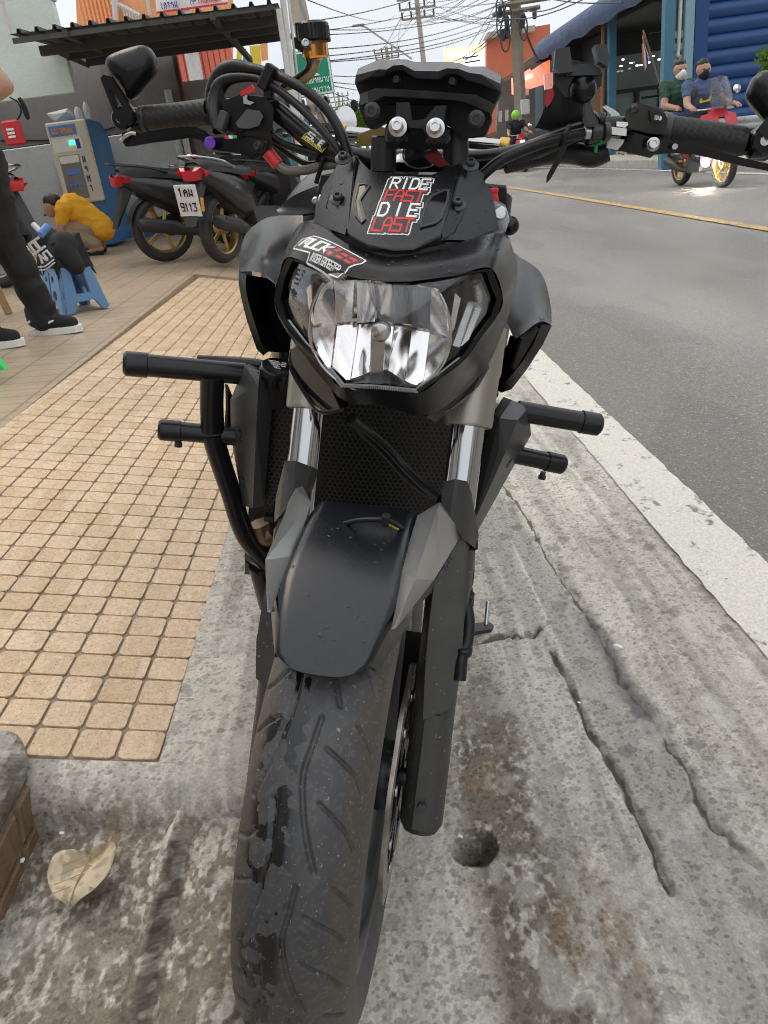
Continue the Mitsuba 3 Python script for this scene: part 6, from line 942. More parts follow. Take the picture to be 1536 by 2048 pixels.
nb = single('notice_board', panel([(-2.44, 14.3, 3.605), (-1.3086, 14.3, 3.6226), (-1.3735, 14.3, 3.3428), (-2.4809, 14.3, 3.3408)], .05), 'm_sign_white', 'white shop board with violet and red lettering above the canopy', 'sign')
add(nb + '__red_border', panel([(-2.4695, 14.27, 3.3616), (-1.3654, 14.27, 3.3635), (-1.3706, 14.27, 3.3379), (-2.4757, 14.27, 3.3359)], .02), 'm_box_red', False); text_on(nb, 'violet_letters', "ekron", (-2.397, 14.29, 3.3894), (-2.1333, 14.29, 3.3864), .085, 'm_navy'); text_on(nb, 'violet_letters', "ao-", (-1.953, 14.29, 3.3926), (-1.8363, 14.29, 3.3928), .085, 'm_navy'); text_on(nb, 'red_letters', "ekuhnwn", (-1.8198, 14.29, 3.3975), (-1.4698, 14.29, 3.398), .085, 'm_box_red')
# vending machine
VM = thing('water_vending_machine', 'cream and blue drinking water vending machine standing against the grey wall', 'vending machine')
vT = A(*(-2.8901, 9, 1.6575)); vTR = A(*(-2.523, 9, 1.651)); vz = .44; vw = vTR[0] - vT[0]; vx0, vx1 = vT[0], vTR[0] + .01; vh = vT[2]
prf = Polygon([(9.03, vz), (9.8, vz), (9.8, vh - .16), (9.62, vh - .02), (9.5, vh), (9.03, vh)]); add(VM + '__cabinet', prism(prf, ((vx0 - .01, 0, 0), (0, 1, 0), (0, 0, 1)), vx1 - vx0 + .02, .008), 'm_blue_sheet', 20)
zc = vz + (vh - vz) * .36; add(VM + '__front_panel', rbox(((vx0 + vx1) / 2, 9.015, (zc + vh) / 2), (vx1 - vx0 + .03, .05, vh - zc), .012), 'm_cream_paint')
cx = (vx0 + vx1) / 2 - .02
def vm(name, x0, x1, z0, z1, b, d=.01, y=8.99, **k): return add(VM + '__' + name, rbox((cx + (x0 + x1) / 2 * vw, y, zc + (z0 + z1) / 2 * (vh - zc)), ((x1 - x0) * vw, d, (z1 - z0) * (vh - zc)), .003), b, **k)
vm('banner', -.43, .32, .83, .96, 'm_poster_blue'); vm('control_panel', -.43, .40, .64, .80, 'm_white'); vm('coin_slot', .22, .34, .66, .78, 'm_navy', .014); vm('cup_bay', -.36, .22, .06, .60, 'm_wall_dark', .012); vm('bay_sign', -.34, .20, .50, .59, 'm_white', .014, 8.985); vm('bay_sign', -.25, .15, .36, .42, 'm_poster_blue', .014, 8.985)
scene['m_led_green'] = {'type': 'area', 'radiance': rgb((0.05, 3.0, 0.7))}
k = numbered(VM + '__green_display'); scene[k] = {**mikit.ply(rbox((cx + .12 * vw, 8.982, zc + .74 * (vh - zc)), (.05, .01, .035), .002), 'm_green'), 'emitter': {'type': 'area', 'radiance': rgb((0.03, 1.6, 0.4))}}
bz = zc + .86 * (vh - zc); text_on(VM, 'banner_letters', 'nuahwn', (cx - .36 * vw, 8.985, bz), (cx + .22 * vw, 8.985, bz), .055, 'm_orange', .0, .2)
for i in range(4): text_on(VM, 'side_letters', 'noha'[i], (cx + .29 * vw, 8.985, zc + (.5 - .12 * i) * (vh - zc)), (cx + .37 * vw, 8.985, zc + (.5 - .12 * i) * (vh - zc)), .06, 'm_navy', .0, .2)
for i in range(3): add(VM + '__bay_icon', cyl((cx + (-.2 + .12 * i) * vw, 8.98, zc + .24 * (vh - zc)), (cx + (-.2 + .12 * i) * vw, 8.97, zc + .24 * (vh - zc)), .018, n=16), 'm_poster_blue')
bg = thing('plastic_bag', 'clear plastic bag with bottles lying on top of the vending machine', 'bag'); rgn = np.random.default_rng(3); add(bg + '__bag', hull(A(cx - .06, 9.2, vh + .06) + (rgn.random((26, 3)) - .5) * [.3, .22, .13]), 'm_bag', False); add(bg + '__bottle', tube([(cx + .12, 9.2, vh + .01), (cx + .12, 9.2, vh + .09), (cx + .12, 9.2, vh + .13)], [.04, .04, .015], 12, 0), 'm_bag'); add(bg + '__bottle', tube([(cx + .2, 9.25, vh + .01), (cx + .2, 9.25, vh + .12), (cx + .2, 9.25, vh + .17)], [.035, .035, .013], 12, 0), 'm_bag')
# ---------------------------------------------------------------- people
def face(k, head, f, r, b='m_hair', mask=None, up=(0, 0, 1)):
    """Ears, eyes, nose and mouth on a head centred at head, looking along f."""
    f = unit(f); u = unit(np.asarray(up, float) - f * (f @ np.asarray(up, float))); s = np.cross(f, u); head = A(*head)
    for t in (-1, 1):
        add(k + '__eye', trimesh.creation.icosphere(1, r * .11).apply_translation(head + f * r * .9 + s * t * r * .36 + u * r * .08), 'm_hair', True)
    return f, u, s
def folds_blob(b, e, it): return folds(blob(b, e, it), .035)
def squatter():
    k = thing('person', 'person squatting in a yellow T-shirt and khaki trousers in front of the vending machine', 'person'); o = A(*(-2.541, 8.4217, 0.4095)) ; o = A(o[0], o[1] - .1, o[2])
    sc = 0.97; L = lambda x, y, z: o + A(x, y, z) * sc
    hip = L(.12, 0, .26); ch = L(-.09, -.02, .46); nk = L(-.19, -.04, .515); hd = L(-.265, -.08, .50); shl, shr = L(-.12, .15, .48), L(-.14, -.17, .47)
    kn = [L(-.21, .12, .30), L(-.21, -.13, .285)]; an = [L(.04, .1, .08), L(.07, -.1, .07)]; el = [L(-.19, .16, .27), L(-.21, -.2, .27)]; ha = [L(-.30, .03, .14), L(-.28, -.1, .13)]
    bones = [(hip, .105, ch, .125), (ch, .12, nk, .055), (nk, .045, hd - A(0, 0, .03), .05), (hd, .085, hd + A(-.02, 0, -.03), .07), (ch, .1, shl, .06), (ch, .1, shr, .06)]
    for i, s in enumerate((shl, shr)):
        bones += [(s, .052, el[i], .042), (el[i], .04, ha[i], .028), (ha[i], .03, ha[i] + A(-.04, 0, -.05), .02), (hip, .1, kn[i], .062), (kn[i], .06, an[i], .042), (an[i], .045, an[i] + A(-.06, 0, -.03), .032), (an[i] + A(.03, 0, -.02), .035, an[i] + A(-.13, 0, -.045), .02)]
        for q in range(4): bones.append((ha[i] + A(-.04, (q - 1.5) * .012, -.05), .011, ha[i] + A(-.05, (q - 1.5) * .015, -.10 - .008 * (q in (1, 2))), .007))
    add(k + '__body', blob(bones, .025, 6), 'm_skin', True)
    add(k + '__shirt', folds_blob([(hip + A(.01, 0, .0), .125, ch, .145), (ch, .138, nk + A(.02, 0, -.02), .07), (ch, .12, shl, .075), (ch, .12, shr, .075), (shl, .075, shl * .45 + el[0] * .55, .06), (shr, .075, shr * .45 + el[1] * .55, .06), (hip + A(.02, 0, -.02), .128, hip + A(-.02, 0, .03), .12)], .02, 6), 'm_shirt_yellow', True, label='bright yellow T-shirt')
    add(k + '__trousers', blob([b_ for i in range(2) for b_ in ((hip + A(-.02, 0, -.02), .112, kn[i], .078), (kn[i], .075, an[i] + A(0, 0, .03), .056))], .025, 6), 'm_khaki', True)
    for i in range(2): add(k + '__sandal', blob([(an[i] + A(.03, 0, -.05), .035, an[i] + A(-.14, 0, -.055), .03)], .02, 4), 'm_cloth_black', True)
    add(k + '__hair', blob([(hd + A(.025, 0, .03), .083, hd + A(0, 0, .045), .078), (hd + A(.05, 0, 0), .06, hd + A(.03, 0, .03), .07)], .02, 5), 'm_hair', True)
    face(k, hd + A(-.02, 0, -.03), A(-.8, -.15, -.55), .085)
squatter()
def stander():
    k = thing('person', 'person in black clothes and black and white canvas shoes standing at the left edge', 'person')
    f1 = A(*(-1.4941, 3.9881, 0.3572)); f2 = A(*(-1.6725, 3.7262, 0.3661)); f1[2] += .0; hipc = A(*(-1.6778, 3.9, 1.1812)); hip1 = hipc + A(.08, 0, 0); hip2 = hipc - A(.08, 0, 0); kn1 = A(*(-1.6112, 3.98, 0.8257)); an1 = A(*(-1.5599, 4.03, 0.4375)); kn2 = A(*(-1.7315, 3.75, 0.771)); an2 = A(*(-1.7548, 3.78, 0.434))
    sh = A(*(-1.5313, 3.9, 1.6601)); elb = A(*(-1.3728, 3.85, 1.4299)); hnd = A(*(-1.5598, 3.8, 1.329)); chest = A(*(-1.7385, 3.92, 1.557)); head = A(*(-1.6414, 3.9, 1.9005))
    bones = [(hipc, .15, chest, .16), (chest, .13, head - A(0, 0, .12), .06), (head, .1, head - A(0, .02, .06), .085), (chest, .12, sh, .07), (sh, .055, elb, .042), (elb, .04, hnd, .03), (hnd, .035, hnd + A(-.04, 0, -.05), .025), (hip1, .1, kn1, .07), (kn1, .065, an1, .045), (hip2, .1, kn2, .07), (kn2, .065, an2, .045)]
    for an in (an1, an2): bones += [(an, .042, an + A(.02, -.0, -.05), .04)]
    for q in range(4): bones.append((hnd + A(-.04, (q - 1.5) * .016, -.05), .01, hnd + A(-.07, (q - 1.5) * .018, -.09), .008))
    add(k + '__body', blob(bones, .03, 6), 'm_skin', True)
    add(k + '__hair', blob([(head + A(0, .02, .05), .102, head + A(0, .04, 0), .1), (head + A(0, .05, -.05), .08, head + A(0, .03, .03), .09)], .025, 4), 'm_hair', True); face(k, head, A(.5, -.8, -.1), .1)
    add(k + '__jacket', blob([(hipc, .175, chest, .185), (chest, .16, sh, .09), (sh, .08, sh * .7 + elb * .3, .065), (hipc + A(0, 0, -.08), .175, hipc, .17)], .03, 8), 'm_cloth_black', True)
    add(k + '__trousers', folds(blob([(hip1, .12, kn1, .082), (kn1, .08, an1 + A(0, 0, .05), .066), (an1 + A(0, 0, .05), .07, an1 + A(.005, 0, .0), .072), (hip2, .135, kn2, .095), (kn2, .092, an2 + A(0, 0, .05), .07), (an2 + A(0, 0, .05), .07, an2, .072)], .022, 6), .04, (9, 9, 22)), 'm_cloth_black', True)
    for an, fo in ((an1, f1), (an2, f2)):
        z0 = fo[2]; d = unit(A(1, -.22, 0)); c = A(an[0], an[1], z0); s = np.cross(A(0, 0, 1), d); P = lambda a, b, h: c + d * a + s * b + A(0, 0, h)
        sole = hull([P(a, b, h) for a, b in ((-.085, -.035), (-.085, .035), (.0, -.04), (.0, .04), (.1, -.046), (.1, .046), (.17, -.032), (.17, .032), (.195, 0)) for h in (.0, .032)]); ks = add(k + '__shoe', blob([(P(-.05, 0, .075), .042, P(.05, 0, .06), .043), (P(.05, 0, .055), .042, P(.14, 0, .045), .034), (P(-.05, 0, .08), .04, P(-.045, 0, .12), .045)], .016, 5), 'm_cloth_black', True); add(ks + '__sole', sole, 'm_sole', 40)
        for sg in (-1, 1): add(ks + '__stripe', tube([P(-.07, sg * .043, .07), P(-.02, sg * .0455, .085), P(.03, sg * .046, .062), P(.075, sg * .044, .07)], [.005, .008, .008, .004], 8), 'm_sole')
        add(ks + '__laces', cat([tube([P(.03 + .02 * i, -.022, .099 - .007 * i), P(.03 + .02 * i, .022, .099 - .007 * i)], .004, 6, 0) for i in range(4)]), 'm_sole', kind='stuff')
stander()
# ---------------------------------------------------------------- stools and the jacket
def slope_z(x): return .34 + .05 * (-1.15 - x)
ST_ = thing('folding_stool', 'blue plastic folding step stool with a black jacket thrown over it', 'stool')
p1, p2, p3 = A(*(-1.4322, 4.4815, 0.3541)), A(*(-1.8204, 4.8667, 0.3735)), A(*(-1.5663, 4.9427, 0.3608)); cst = A((p2[0] + p1[0]) / 2 - .01, (p1[1] + p3[1]) / 2 + .05, 0); cst[2] = slope_z(cst[0]); ang = math.atan2(p1[1] - p2[1], p1[0] - p2[0])
Rs = rotz(ang - .12); Hs = .27
def sl(x, y, z): return cst + Rs @ A(x, y, z)
hw, hd_, tw, td = .165, .125, .125, .08
def side(x0, x1, y0, y1, holes):   # slanted side panel between leg feet and top
    pass
for sy in (-1, 1):
    o = sl(0, sy * hd_, 0); v = unit(sl(0, sy * td, Hs) - sl(0, sy * hd_, 0)); u = Rs @ A(1, 0, 0); g = Polygon([(-hw, 0), (-hw + .06, 0), (-.085, .045), (.085, .045), (hw - .06, 0), (hw, 0), (tw, Hs), (-tw, Hs)])
    for hx, hz, r in ((-.06, .10, .028), (.06, .10, .028), (-.05, .19, .016), (.05, .19, .018)): g = g.difference(shapely.Point(hx, hz).buffer(r, 8))
    g = g.difference(Polygon([(-.010, .05), (.010, .05), (.007, .23), (-.007, .23)])); add(ST_ + '__side_panel', prism(g, (o, u, v), .018, .002), 'm_stool_blue', 25)
for sx in (-1, 1):
    o = sl(sx * hw, 0, 0); v = unit(sl(sx * tw, 0, Hs) - sl(sx * hw, 0, 0)); u = Rs @ A(0, 1, 0); g = Polygon([(-hd_, 0), (-hd_ + .045, 0), (-.05, .055), (.05, .055), (hd_ - .045, 0), (hd_, 0), (td, Hs), (-td, Hs)]).difference(Polygon([(-.04, .10), (.04, .10), (.034, .24), (-.034, .24)])); add(ST_ + '__end_panel', prism(g, (o, u, v), .018, .002), 'm_stool_blue', 25)
add(ST_ + '__top', rbox(sl(0, 0, Hs + .012), (tw * 2.1, td * 2.3, .03), .008, Rs), 'm_stool_blue')
def cloth():
    n = 34; rows = []
    for i in range(n):
        row = []
        for j in range(n):
            u, v = (i / (n - 1) - .5) * 2, (j / (n - 1) - .5) * 2; x, y = u * .23, v * .20; ex, ey = max(0, abs(x) - tw), max(0, abs(y) - td); ov = math.hypot(ex, ey); xx = np.sign(x) * (min(abs(x), tw) + ex * .25); yy = np.sign(y) * (min(abs(y), td) + ey * .25); z = Hs + .06 - ov * .9
            q = meshkit.fbm(np.array([u * 2.2 + 3, v * 2.2, 1.0]), 4, 12); row.append(sl(xx * (1 + .2 * (q - .5)), yy * (1 + .2 * (q - .5)), z + .11 * (q - .38) + (.05 if ov == 0 else 0)))
        rows.append(row)
    return gridspline(rows, 1, 1)
jk = single('black_jacket', thick(cloth(), .006), 'm_cloth_black', 'crumpled black jacket with white lettering lying on the blue stool', 'jacket', smooth=True)
add('black_jacket__heap', blob([(sl(-.02, -.02, Hs + .08), .08, sl(.08, .0, Hs + .08), .085), (sl(-.1, -.04, Hs + .1), .08, sl(-.03, -.05, Hs + .12), .08), (sl(.1, -.02, Hs + .06), .075, sl(.16, 0, Hs - .02), .05)], .02, 6), 'm_cloth_black', True)
jo = A(*(-1.6934, 4.42, 0.7334)); ju = unit(A(*(-1.5482, 4.42, 0.7987)) - jo); jn = A(0, -1, 0); jv = unit(np.cross(jn, ju) * -1)
g, w = strokes('OTOC', .05, 1.0, .24); add('black_jacket__letters', prism(shapely.affinity.scale(g, .13 / w, 1, origin=(0, 0)), (jo + A(0, -.12, 0.012), ju, jv), .006), 'm_white', False); g, w = strokes('VU', .035, 1.0, .24); add('black_jacket__letters', prism(shapely.affinity.scale(g, .06 / w, 1, origin=(0, 0)), (jo + ju * .065 + jv * .07 + A(0, -.12, 0.012), ju, jv), .006), 'm_white', False)
for i, q in enumerate((.04, .055)): add('black_jacket__stripe', tube([A(*(-1.6444, 4.28, 0.7096)) + A(0, 0, -q), A(*(-1.5883, 4.28, 0.6976)) + A(.005, 0, -q), A(*(-1.525, 4.28, 0.7268)) + A(.006, 0, -q)], .0035, 6), 'm_white')
single('blue_bottle_label', cyl((-1.6154, 4.45, 0.8045), (-1.5786, 4.5, 0.8414), .02, n=14, ch=.003), 'm_poster_blue', 'small bottle with a blue label on the black jacket', 'bottle'); add('blue_bottle_label__cap', cyl((-1.6533, 4.5, 0.8608), (-1.6203, 4.48, 0.8228), .014, n=12), 'm_white')
gs_ = thing('green_stool', 'bright green plastic stool corner at the left edge', 'stool'); gp = A(*(-1.4045, 3.0853, 0.393)); add(gs_ + '__leg', hull([gp + A(x, y, z) for x, y, z in ((-.03, -.02, 0), (.012, -.02, 0), (.012, .02, 0), (-.03, .02, 0), (-.14, -.02, .2), (-.085, -.02, .2), (-.085, .02, .2), (-.14, .02, .2))]), 'm_stool_green', 25); add(gs_ + '__leg', hull([gp + A(x - .32, y, z) for x, y, z in ((-.012, -.02, 0), (.03, -.02, 0), (.03, .02, 0), (-.012, .02, 0), (.08, -.02, .2), (.14, -.02, .2), (.14, .02, .2), (.08, .02, .2))]), 'm_stool_green', 25); add(gs_ + '__top', rbox(gp + A(-.17, .05, .21), (.22, .2, .025), .008), 'm_stool_green')
ws_ = thing('wooden_stool', 'brown wooden stool legs behind the person in black', 'stool'); wq = A(*(-2.0456, 4.7837, 0.3848)); add(ws_ + '__leg', tube([wq, wq + A(-.06, 0, .42)], [.022, .022], 6, 0), 'm_wood'); add(ws_ + '__leg', tube([wq + A(-.34, .1, 0), wq + A(-.28, .1, .42)], .022, 6, 0), 'm_wood'); add(ws_ + '__rail', box(wq + A(-.19, .02, .15), (.3, .025, .04)), 'm_wood', False); add(ws_ + '__seat', rbox(wq + A(-.17, .05, .44), (.36, .3, .035), .006), 'm_wood')
# ---------------------------------------------------------------- scooters
mat('m_sc_black', (0.02, 0.02, 0.022), .25, 0, .5, .3); mat('m_sc_matt', (0.03, 0.03, 0.031), .55); mat('m_rim_gold', (0.5, 0.36, 0.13), .35, .8); mat('m_tail_red', (0.5, 0.01, 0.015), .12, 0, .6); mat('m_teal', (0.01, 0.22, 0.24), .3); mat('m_sc_red', (0.5, 0.015, 0.03), .25, 0, .5, .4); mat('m_rotor', (0.35, 0.34, 0.33), .35, 1.0)
mat('m_plate', (0.72, 0.72, 0.7), .4); mat('m_amber_lens', (0.7, 0.3, 0.03), .2)
def scooter(label, group, pos, head, lean=0.06, body='m_sc_black', seat='m_sc_matt', rim='m_rim_gold', plate=None, front=True, s=1.0, lamp=None, screen=False, name='scooter', grab=True, cat_='scooter', mirr=True, lamp_at=(1.085, 0, .79)):
    k = thing(name, label, cat_, group); f = unit(A(*head, 0)); R = np.stack([f, np.cross(A(0, 0, 1), f), A(0, 0, 1)], 1) @ rotx(lean); t = np.asarray(pos, float); Q = lambda *p: A(*p)
    def ad(n, m, b, sm=30, **kw): return add(k + '__' + n, xf(tm(np.asarray(m.vertices) * s, m.faces), R, t), b, sm, **kw)
    for nm, x in (('rear_wheel', 0.0), ('front_wheel', 1.25)):
        c = Q(x, 0, .285); ad(nm + '__tyre', revolve([(.205, -.038), (.235, -.05), (.262, -.046), (.28, -.02), (.285, 0), (.28, .02), (.262, .046), (.235, .05), (.205, .038)], c, (0, 1, 0), 40), 'm_tyre_plain', 60); ad(nm + '__rim', revolve([(.208, -.04), (.195, -.034), (.185, 0), (.195, .034), (.208, .04), (.2, 0)], c, (0, 1, 0), 40, True), rim, 40); ad(nm + '__hub', revolve([(0, -.05), (.05, -.05), (.055, 0), (.05, .05), (0, .05)], c, (0, 1, 0), 16), rim, 40)
        for i in range(5):
            for dd in (-.09, .09): b0 = 2 * math.pi * i / 5 + dd; ad(nm + '__spoke', tube([c + .045 * Q(math.cos(b0), 0, math.sin(b0)), c + .195 * Q(math.cos(b0 - dd * .5), 0, math.sin(b0 - dd * .5))], [.013, .009], 6, 0), rim)
    ad('front_wheel__disc', revolve([(.06, .052), (.11, .052), (.11, .056), (.06, .056)], Q(1.25, 0, .285), (0, 1, 0), 28, True), 'm_rotor')
    rowsb = [[(x, w * math.cos(a), zc_ + h * math.sin(a)) for a in np.linspace(0, 2 * math.pi, 15)[:-1]] for x, w, zc_, h in ((-.36, .03, .735, .03), (-.30, .095, .72, .07), (-.1, .145, .64, .13), (.1, .16, .57, .18), (.3, .15, .5, .18), (.44, .11, .42, .14))]
    ad('rear_body', grid([spline(np.array([r[-1]] + r + r[:2]), 1)[1:-2] for r in rowsb] if False else np.array(rowsb), closed=True), body, 50)
    ad('side_panel_left', hull([(-.26, .09, .70), (.12, .14, .66), (.3, .135, .5), (.1, .14, .5), (-.2, .1, .64), (0, .12, .6)]), body); ad('side_panel_right', mirror_y(hull([(-.26, .09, .70), (.12, .14, .66), (.3, .135, .5), (.1, .14, .5), (-.2, .1, .64), (0, .12, .6)])), body)
    ad('seat', gridspline([[(x, w * c_, z + h * s_) for c_, s_ in ((-1, -.3), (-.95, .5), (-.5, .95), (0, 1), (.5, .95), (.95, .5), (1, -.3))] for x, w, z, h in ((-.3, .07, .745, .05), (-.2, .11, .745, .07), (.02, .13, .72, .06), (.2, .135, .69, .06), (.42, .10, .68, .05), (.5, .04, .66, .03))], 4, 4), seat, 60)
    if grab: ad('grab_rail', tube([(.08, .145, .74), (-.12, .14, .80), (-.33, .09, .835), (-.37, 0, .84), (-.33, -.09, .835), (-.12, -.14, .80), (.08, -.145, .74)], .011, 10), 'm_chrome' if grab == 2 else body)
    ad('tail_light', hull([(-.36, -.07, .735), (-.36, .07, .735), (-.33, -.1, .76), (-.33, .1, .76), (-.36, -.05, .665), (-.36, .05, .665), (-.29, -.1, .73), (-.29, .1, .73), (-.3, -.07, .67), (-.3, .07, .67)]), 'm_tail_red')
    for sg in (-1, 1): ad('indicator', hull([(-.33, sg * .1, .72), (-.34, sg * .14, .725), (-.24, sg * .13, .745), (-.24, sg * .105, .70), (-.3, sg * .12, .69)]), 'm_tail_red' if lamp is None else 'm_amber_lens')
    ad('rear_mudguard', hull([(-.3, -.06, .66), (-.3, .06, .66), (-.4, -.06, .40), (-.4, .06, .40), (-.43, -.05, .34), (-.43, .05, .34), (-.2, -.06, .66), (-.2, .06, .66), (-.38, 0, .36)]), 'm_sc_matt'); ad('wheel_hugger', grid([[(.30 * math.cos(a) * 1.02, w, .285 + .305 * math.sin(a)) for a in np.radians(np.linspace(60, 165, 14))] for w in (-.06, -.04, 0, .04, .06)]), 'm_sc_matt', 50)
    ad('engine', hull([(x, y, z) for x, y, z in ((.1, .06, .2), (.1, .13, .2), (.55, .06, .26), (.55, .12, .26), (.5, .06, .42), (.5, .12, .42), (-.04, .07, .36), (-.04, .13, .36), (-.06, .12, .24))]), 'm_sc_matt'); ad('silencer', tube([(-.26, -.135, .36), (-.22, -.135, .355), (.06, -.14, .29), (.2, -.13, .24), (.42, -.08, .2)], [.035, .058, .058, .035, .02], 16, 2), 'm_sc_matt'); ad('heat_shield', hull([(-.2, -.185, .34), (-.2, -.195, .38), (.05, -.19, .27), (.05, -.2, .32), (-.2, -.165, .40), (.05, -.165, .34)]), 'm_guard'); ad('shock_absorber', tube([(.0, .12, .34), (-.1, .125, .62)], .026, 10, 0), 'm_tail_red' if body == 'm_sc_red' else 'm_orange' if rim == 'm_rim_gold' else 'm_steel')
    ad('footboard', hull([(.36, -.14, .28), (.36, .14, .28), (.95, -.17, .3), (.95, .17, .3), (.36, -.1, .42), (.36, .1, .42), (.95, -.1, .36), (.95, .1, .36)]), 'm_sc_matt'); ad('leg_shield', hull([(.95, -.2, .3), (.95, .2, .3), (1.0, -.22, .55), (1.0, .22, .55), (.93, -.14, .86), (.93, .14, .86), (1.08, -.12, .62), (1.08, .12, .62), (1.06, -.08, .38), (1.06, .08, .38), (1.02, -.08, .86), (1.02, .08, .86)]), body)
    ad('fork', tube([(1.25, .06, .285), (1.15, .06, .58)], .017, 10, 0), 'm_steel'); ad('fork', tube([(1.25, -.06, .285), (1.15, -.06, .58)], .017, 10, 0), 'm_steel'); ad('front_mudguard', grid([[(1.25 - .31 * math.cos(a) * 1.0, w, .285 + .31 * math.sin(a)) for a in np.radians(np.linspace(20, 150, 16))] for w in (-.065, -.045, 0, .045, .065)]), body, 50)
    ad('head_cowl', hull([(.9, -.12, .9), (.9, .12, .9), (1.05, -.1, .88), (1.05, .1, .88), (1.02, -.09, 1.0), (1.02, .09, 1.0), (.88, -.09, 1.01), (.88, .09, 1.01)]), body); ad('handlebar', tube([(.82, .34, .99), (.9, .2, .985), (.94, 0, .98), (.9, -.2, .985), (.82, -.34, .99)], .014, 10), 'm_chrome')
    for sg in (-1, 1):
        ad('grip', tube([(.87, sg * .25, .987), (.815, sg * .35, .99)], .019, 10, 0), 'm_sc_matt')
        if mirr: ad('mirror_stalk', tube([(.9, sg * .2, 1.0), (.88, sg * .25, 1.1), (.86, sg * .28, 1.17)], .007, 8), 'm_chrome' if grab == 2 else 'm_sc_matt'); ad('mirror', revolve([(0, -.008), (.05, -.006), (.056, 0), (.05, .014), (0, .022)], Q(.85, sg * .3, 1.21), (1, 0, .1), 20), 'm_mirror' if sg > 0 else 'm_sc_matt')
    if screen:
        for sg in (-1, 1): ad('front_fairing', hull([(1.02, sg * .05, .95), (.98, sg * .24, .92), (1.0, sg * .27, .80), (1.06, sg * .2, .66), (1.12, sg * .06, .62), (1.13, sg * .04, .78), (.92, sg * .26, .84)]), body)
        for sg in (-1, 1): ad('blue_panel', hull([(1.0, sg * .21, .66), (1.07, sg * .12, .6), (.9, sg * .21, .4), (1.02, sg * .16, .36), (.98, sg * .23, .74)]), mat('m_sc_blue', (0.02, 0.05, 0.4), .25))
        ad('belly_fairing', hull([(1.0, -.17, .5), (1.0, .17, .5), (.9, -.19, .2), (.9, .19, .2), (.5, -.17, .2), (.5, .17, .2), (.5, -.16, .4), (.5, .16, .4)]), 'm_sc_matt')
    ad('headlight', hull([(1.06, -.1, .86), (1.06, .1, .86), (1.1, -.06, .82), (1.1, .06, .82), (1.09, -.07, .74), (1.09, .07, .74), (1.04, -.08, .74), (1.04, .08, .74)]), 'm_clear_edge')
    if plate:
        kp = ad('number_plate', rbox((-.415, 0, .53), (.008, .2, .235), .003, roty(-.18)), 'm_plate'); xs = lambda y_, z_: Q(-.42, y_, z_)
        n_ = R @ (roty(-.18) @ A(-1, 0, 0)); u_ = R @ A(0, -1, 0); v_ = np.cross(n_, u_); pc = R @ (A(-.4205, 0, .53) * s) + t
        for tx, zz, w_ in ((plate[0], .035, .13), (plate[1], -.075, .14)):
            g, w = strokes(tx, .055 * s, 1, .17); g = shapely.affinity.scale(g, w_ * s / w, 1, origin=(0, 0)); add(kp + '__characters', prism(g, (pc - u_ * w_ * s / 2 + v_ * zz * s + n_ * .002, u_, v_), .002), 'm_cloth_black', False)
        ad('plate_bulb', rbox((-.41, -.125, .5), (.02, .02, .1), .004), 'm_amber_lens')
    if screen: ad('windscreen', gridspline([[(1.06, -.14, .98), (1.12, 0, .98), (1.06, .14, .98)], [(1.0, -.16, 1.15), (1.06, 0, 1.17), (1.0, .16, 1.15)], [(.92, -.11, 1.36), (.96, 0, 1.38), (.92, .11, 1.36)]], 4, 4), 'm_smoke')
    if lamp:
        c = R @ (A(*lamp_at) * s) + t; kk = numbered(k + '__lit_lamp'); scene[kk] = {**mikit.ply(trimesh.creation.icosphere(2, .05 * s).apply_translation(c), 'm_white', smooth=True), 'emitter': {'type': 'area', 'radiance': rgb(lamp)}}
    return k, (lambda *p: R @ (A(*p) * s) + t)
def mirror_y(m): return tm(np.asarray(m.vertices) * [1, -1, 1], np.asarray(m.faces)[:, ::-1])

SG = 'scooters parked in front of the shop wall'
pA, pB = A(*(-1.562, 7.0575, 0.3606)), A(*(-0.9993, 6.5868, 0.3325))
scooter('black scooter with gold wheel rims parked beside the vending machine, leftmost of the parked scooters', SG, pA + A(0.02, .0, 0), (.84, .54), .08, 'm_sc_black', s=.95, plate=None, grab=1)
scooter('black scooter with chrome grab rail and white number plate, tail towards the camera', SG, pB + A(.0, .0, 0), (.42, .90), .08, 'm_sc_black', s=.95, plate=('1kn', '9113'), grab=2)
scooter('dark teal scooter half hidden behind the black scooter with the number plate', SG, A(-1.35, 8.6, .36), (.9, .42), .07, 'm_teal', s=.9, grab=2, rim='m_alu')
scooter('black scooter with orange shock absorber behind the handlebar of the motorcycle', SG, A(-1.05, 7.9, .34), (.85, .5), .08, 'm_sc_matt', s=.9, grab=1)
scooter('black scooter with red shock absorber at the right end of the parked row', SG, A(-.62, 7.5, .32), (.8, .6), .08, 'm_sc_black', s=.9, grab=1, rim='m_alu')
scooter('black scooter with chrome grab rail behind the person in black at the left edge', None, A(*(-2.5718, 6.1054, 0.4111)), (-.93, .36), .06, 'm_sc_matt', s=.95, grab=2, rim='m_alu')
scooter('dark scooter squeezed in behind the teal one, its seat just showing over the others', SG, A(-.95, 9.0, .36), (.9, .42), .06, 'm_sc_matt', s=.98, grab=2, rim='m_alu')
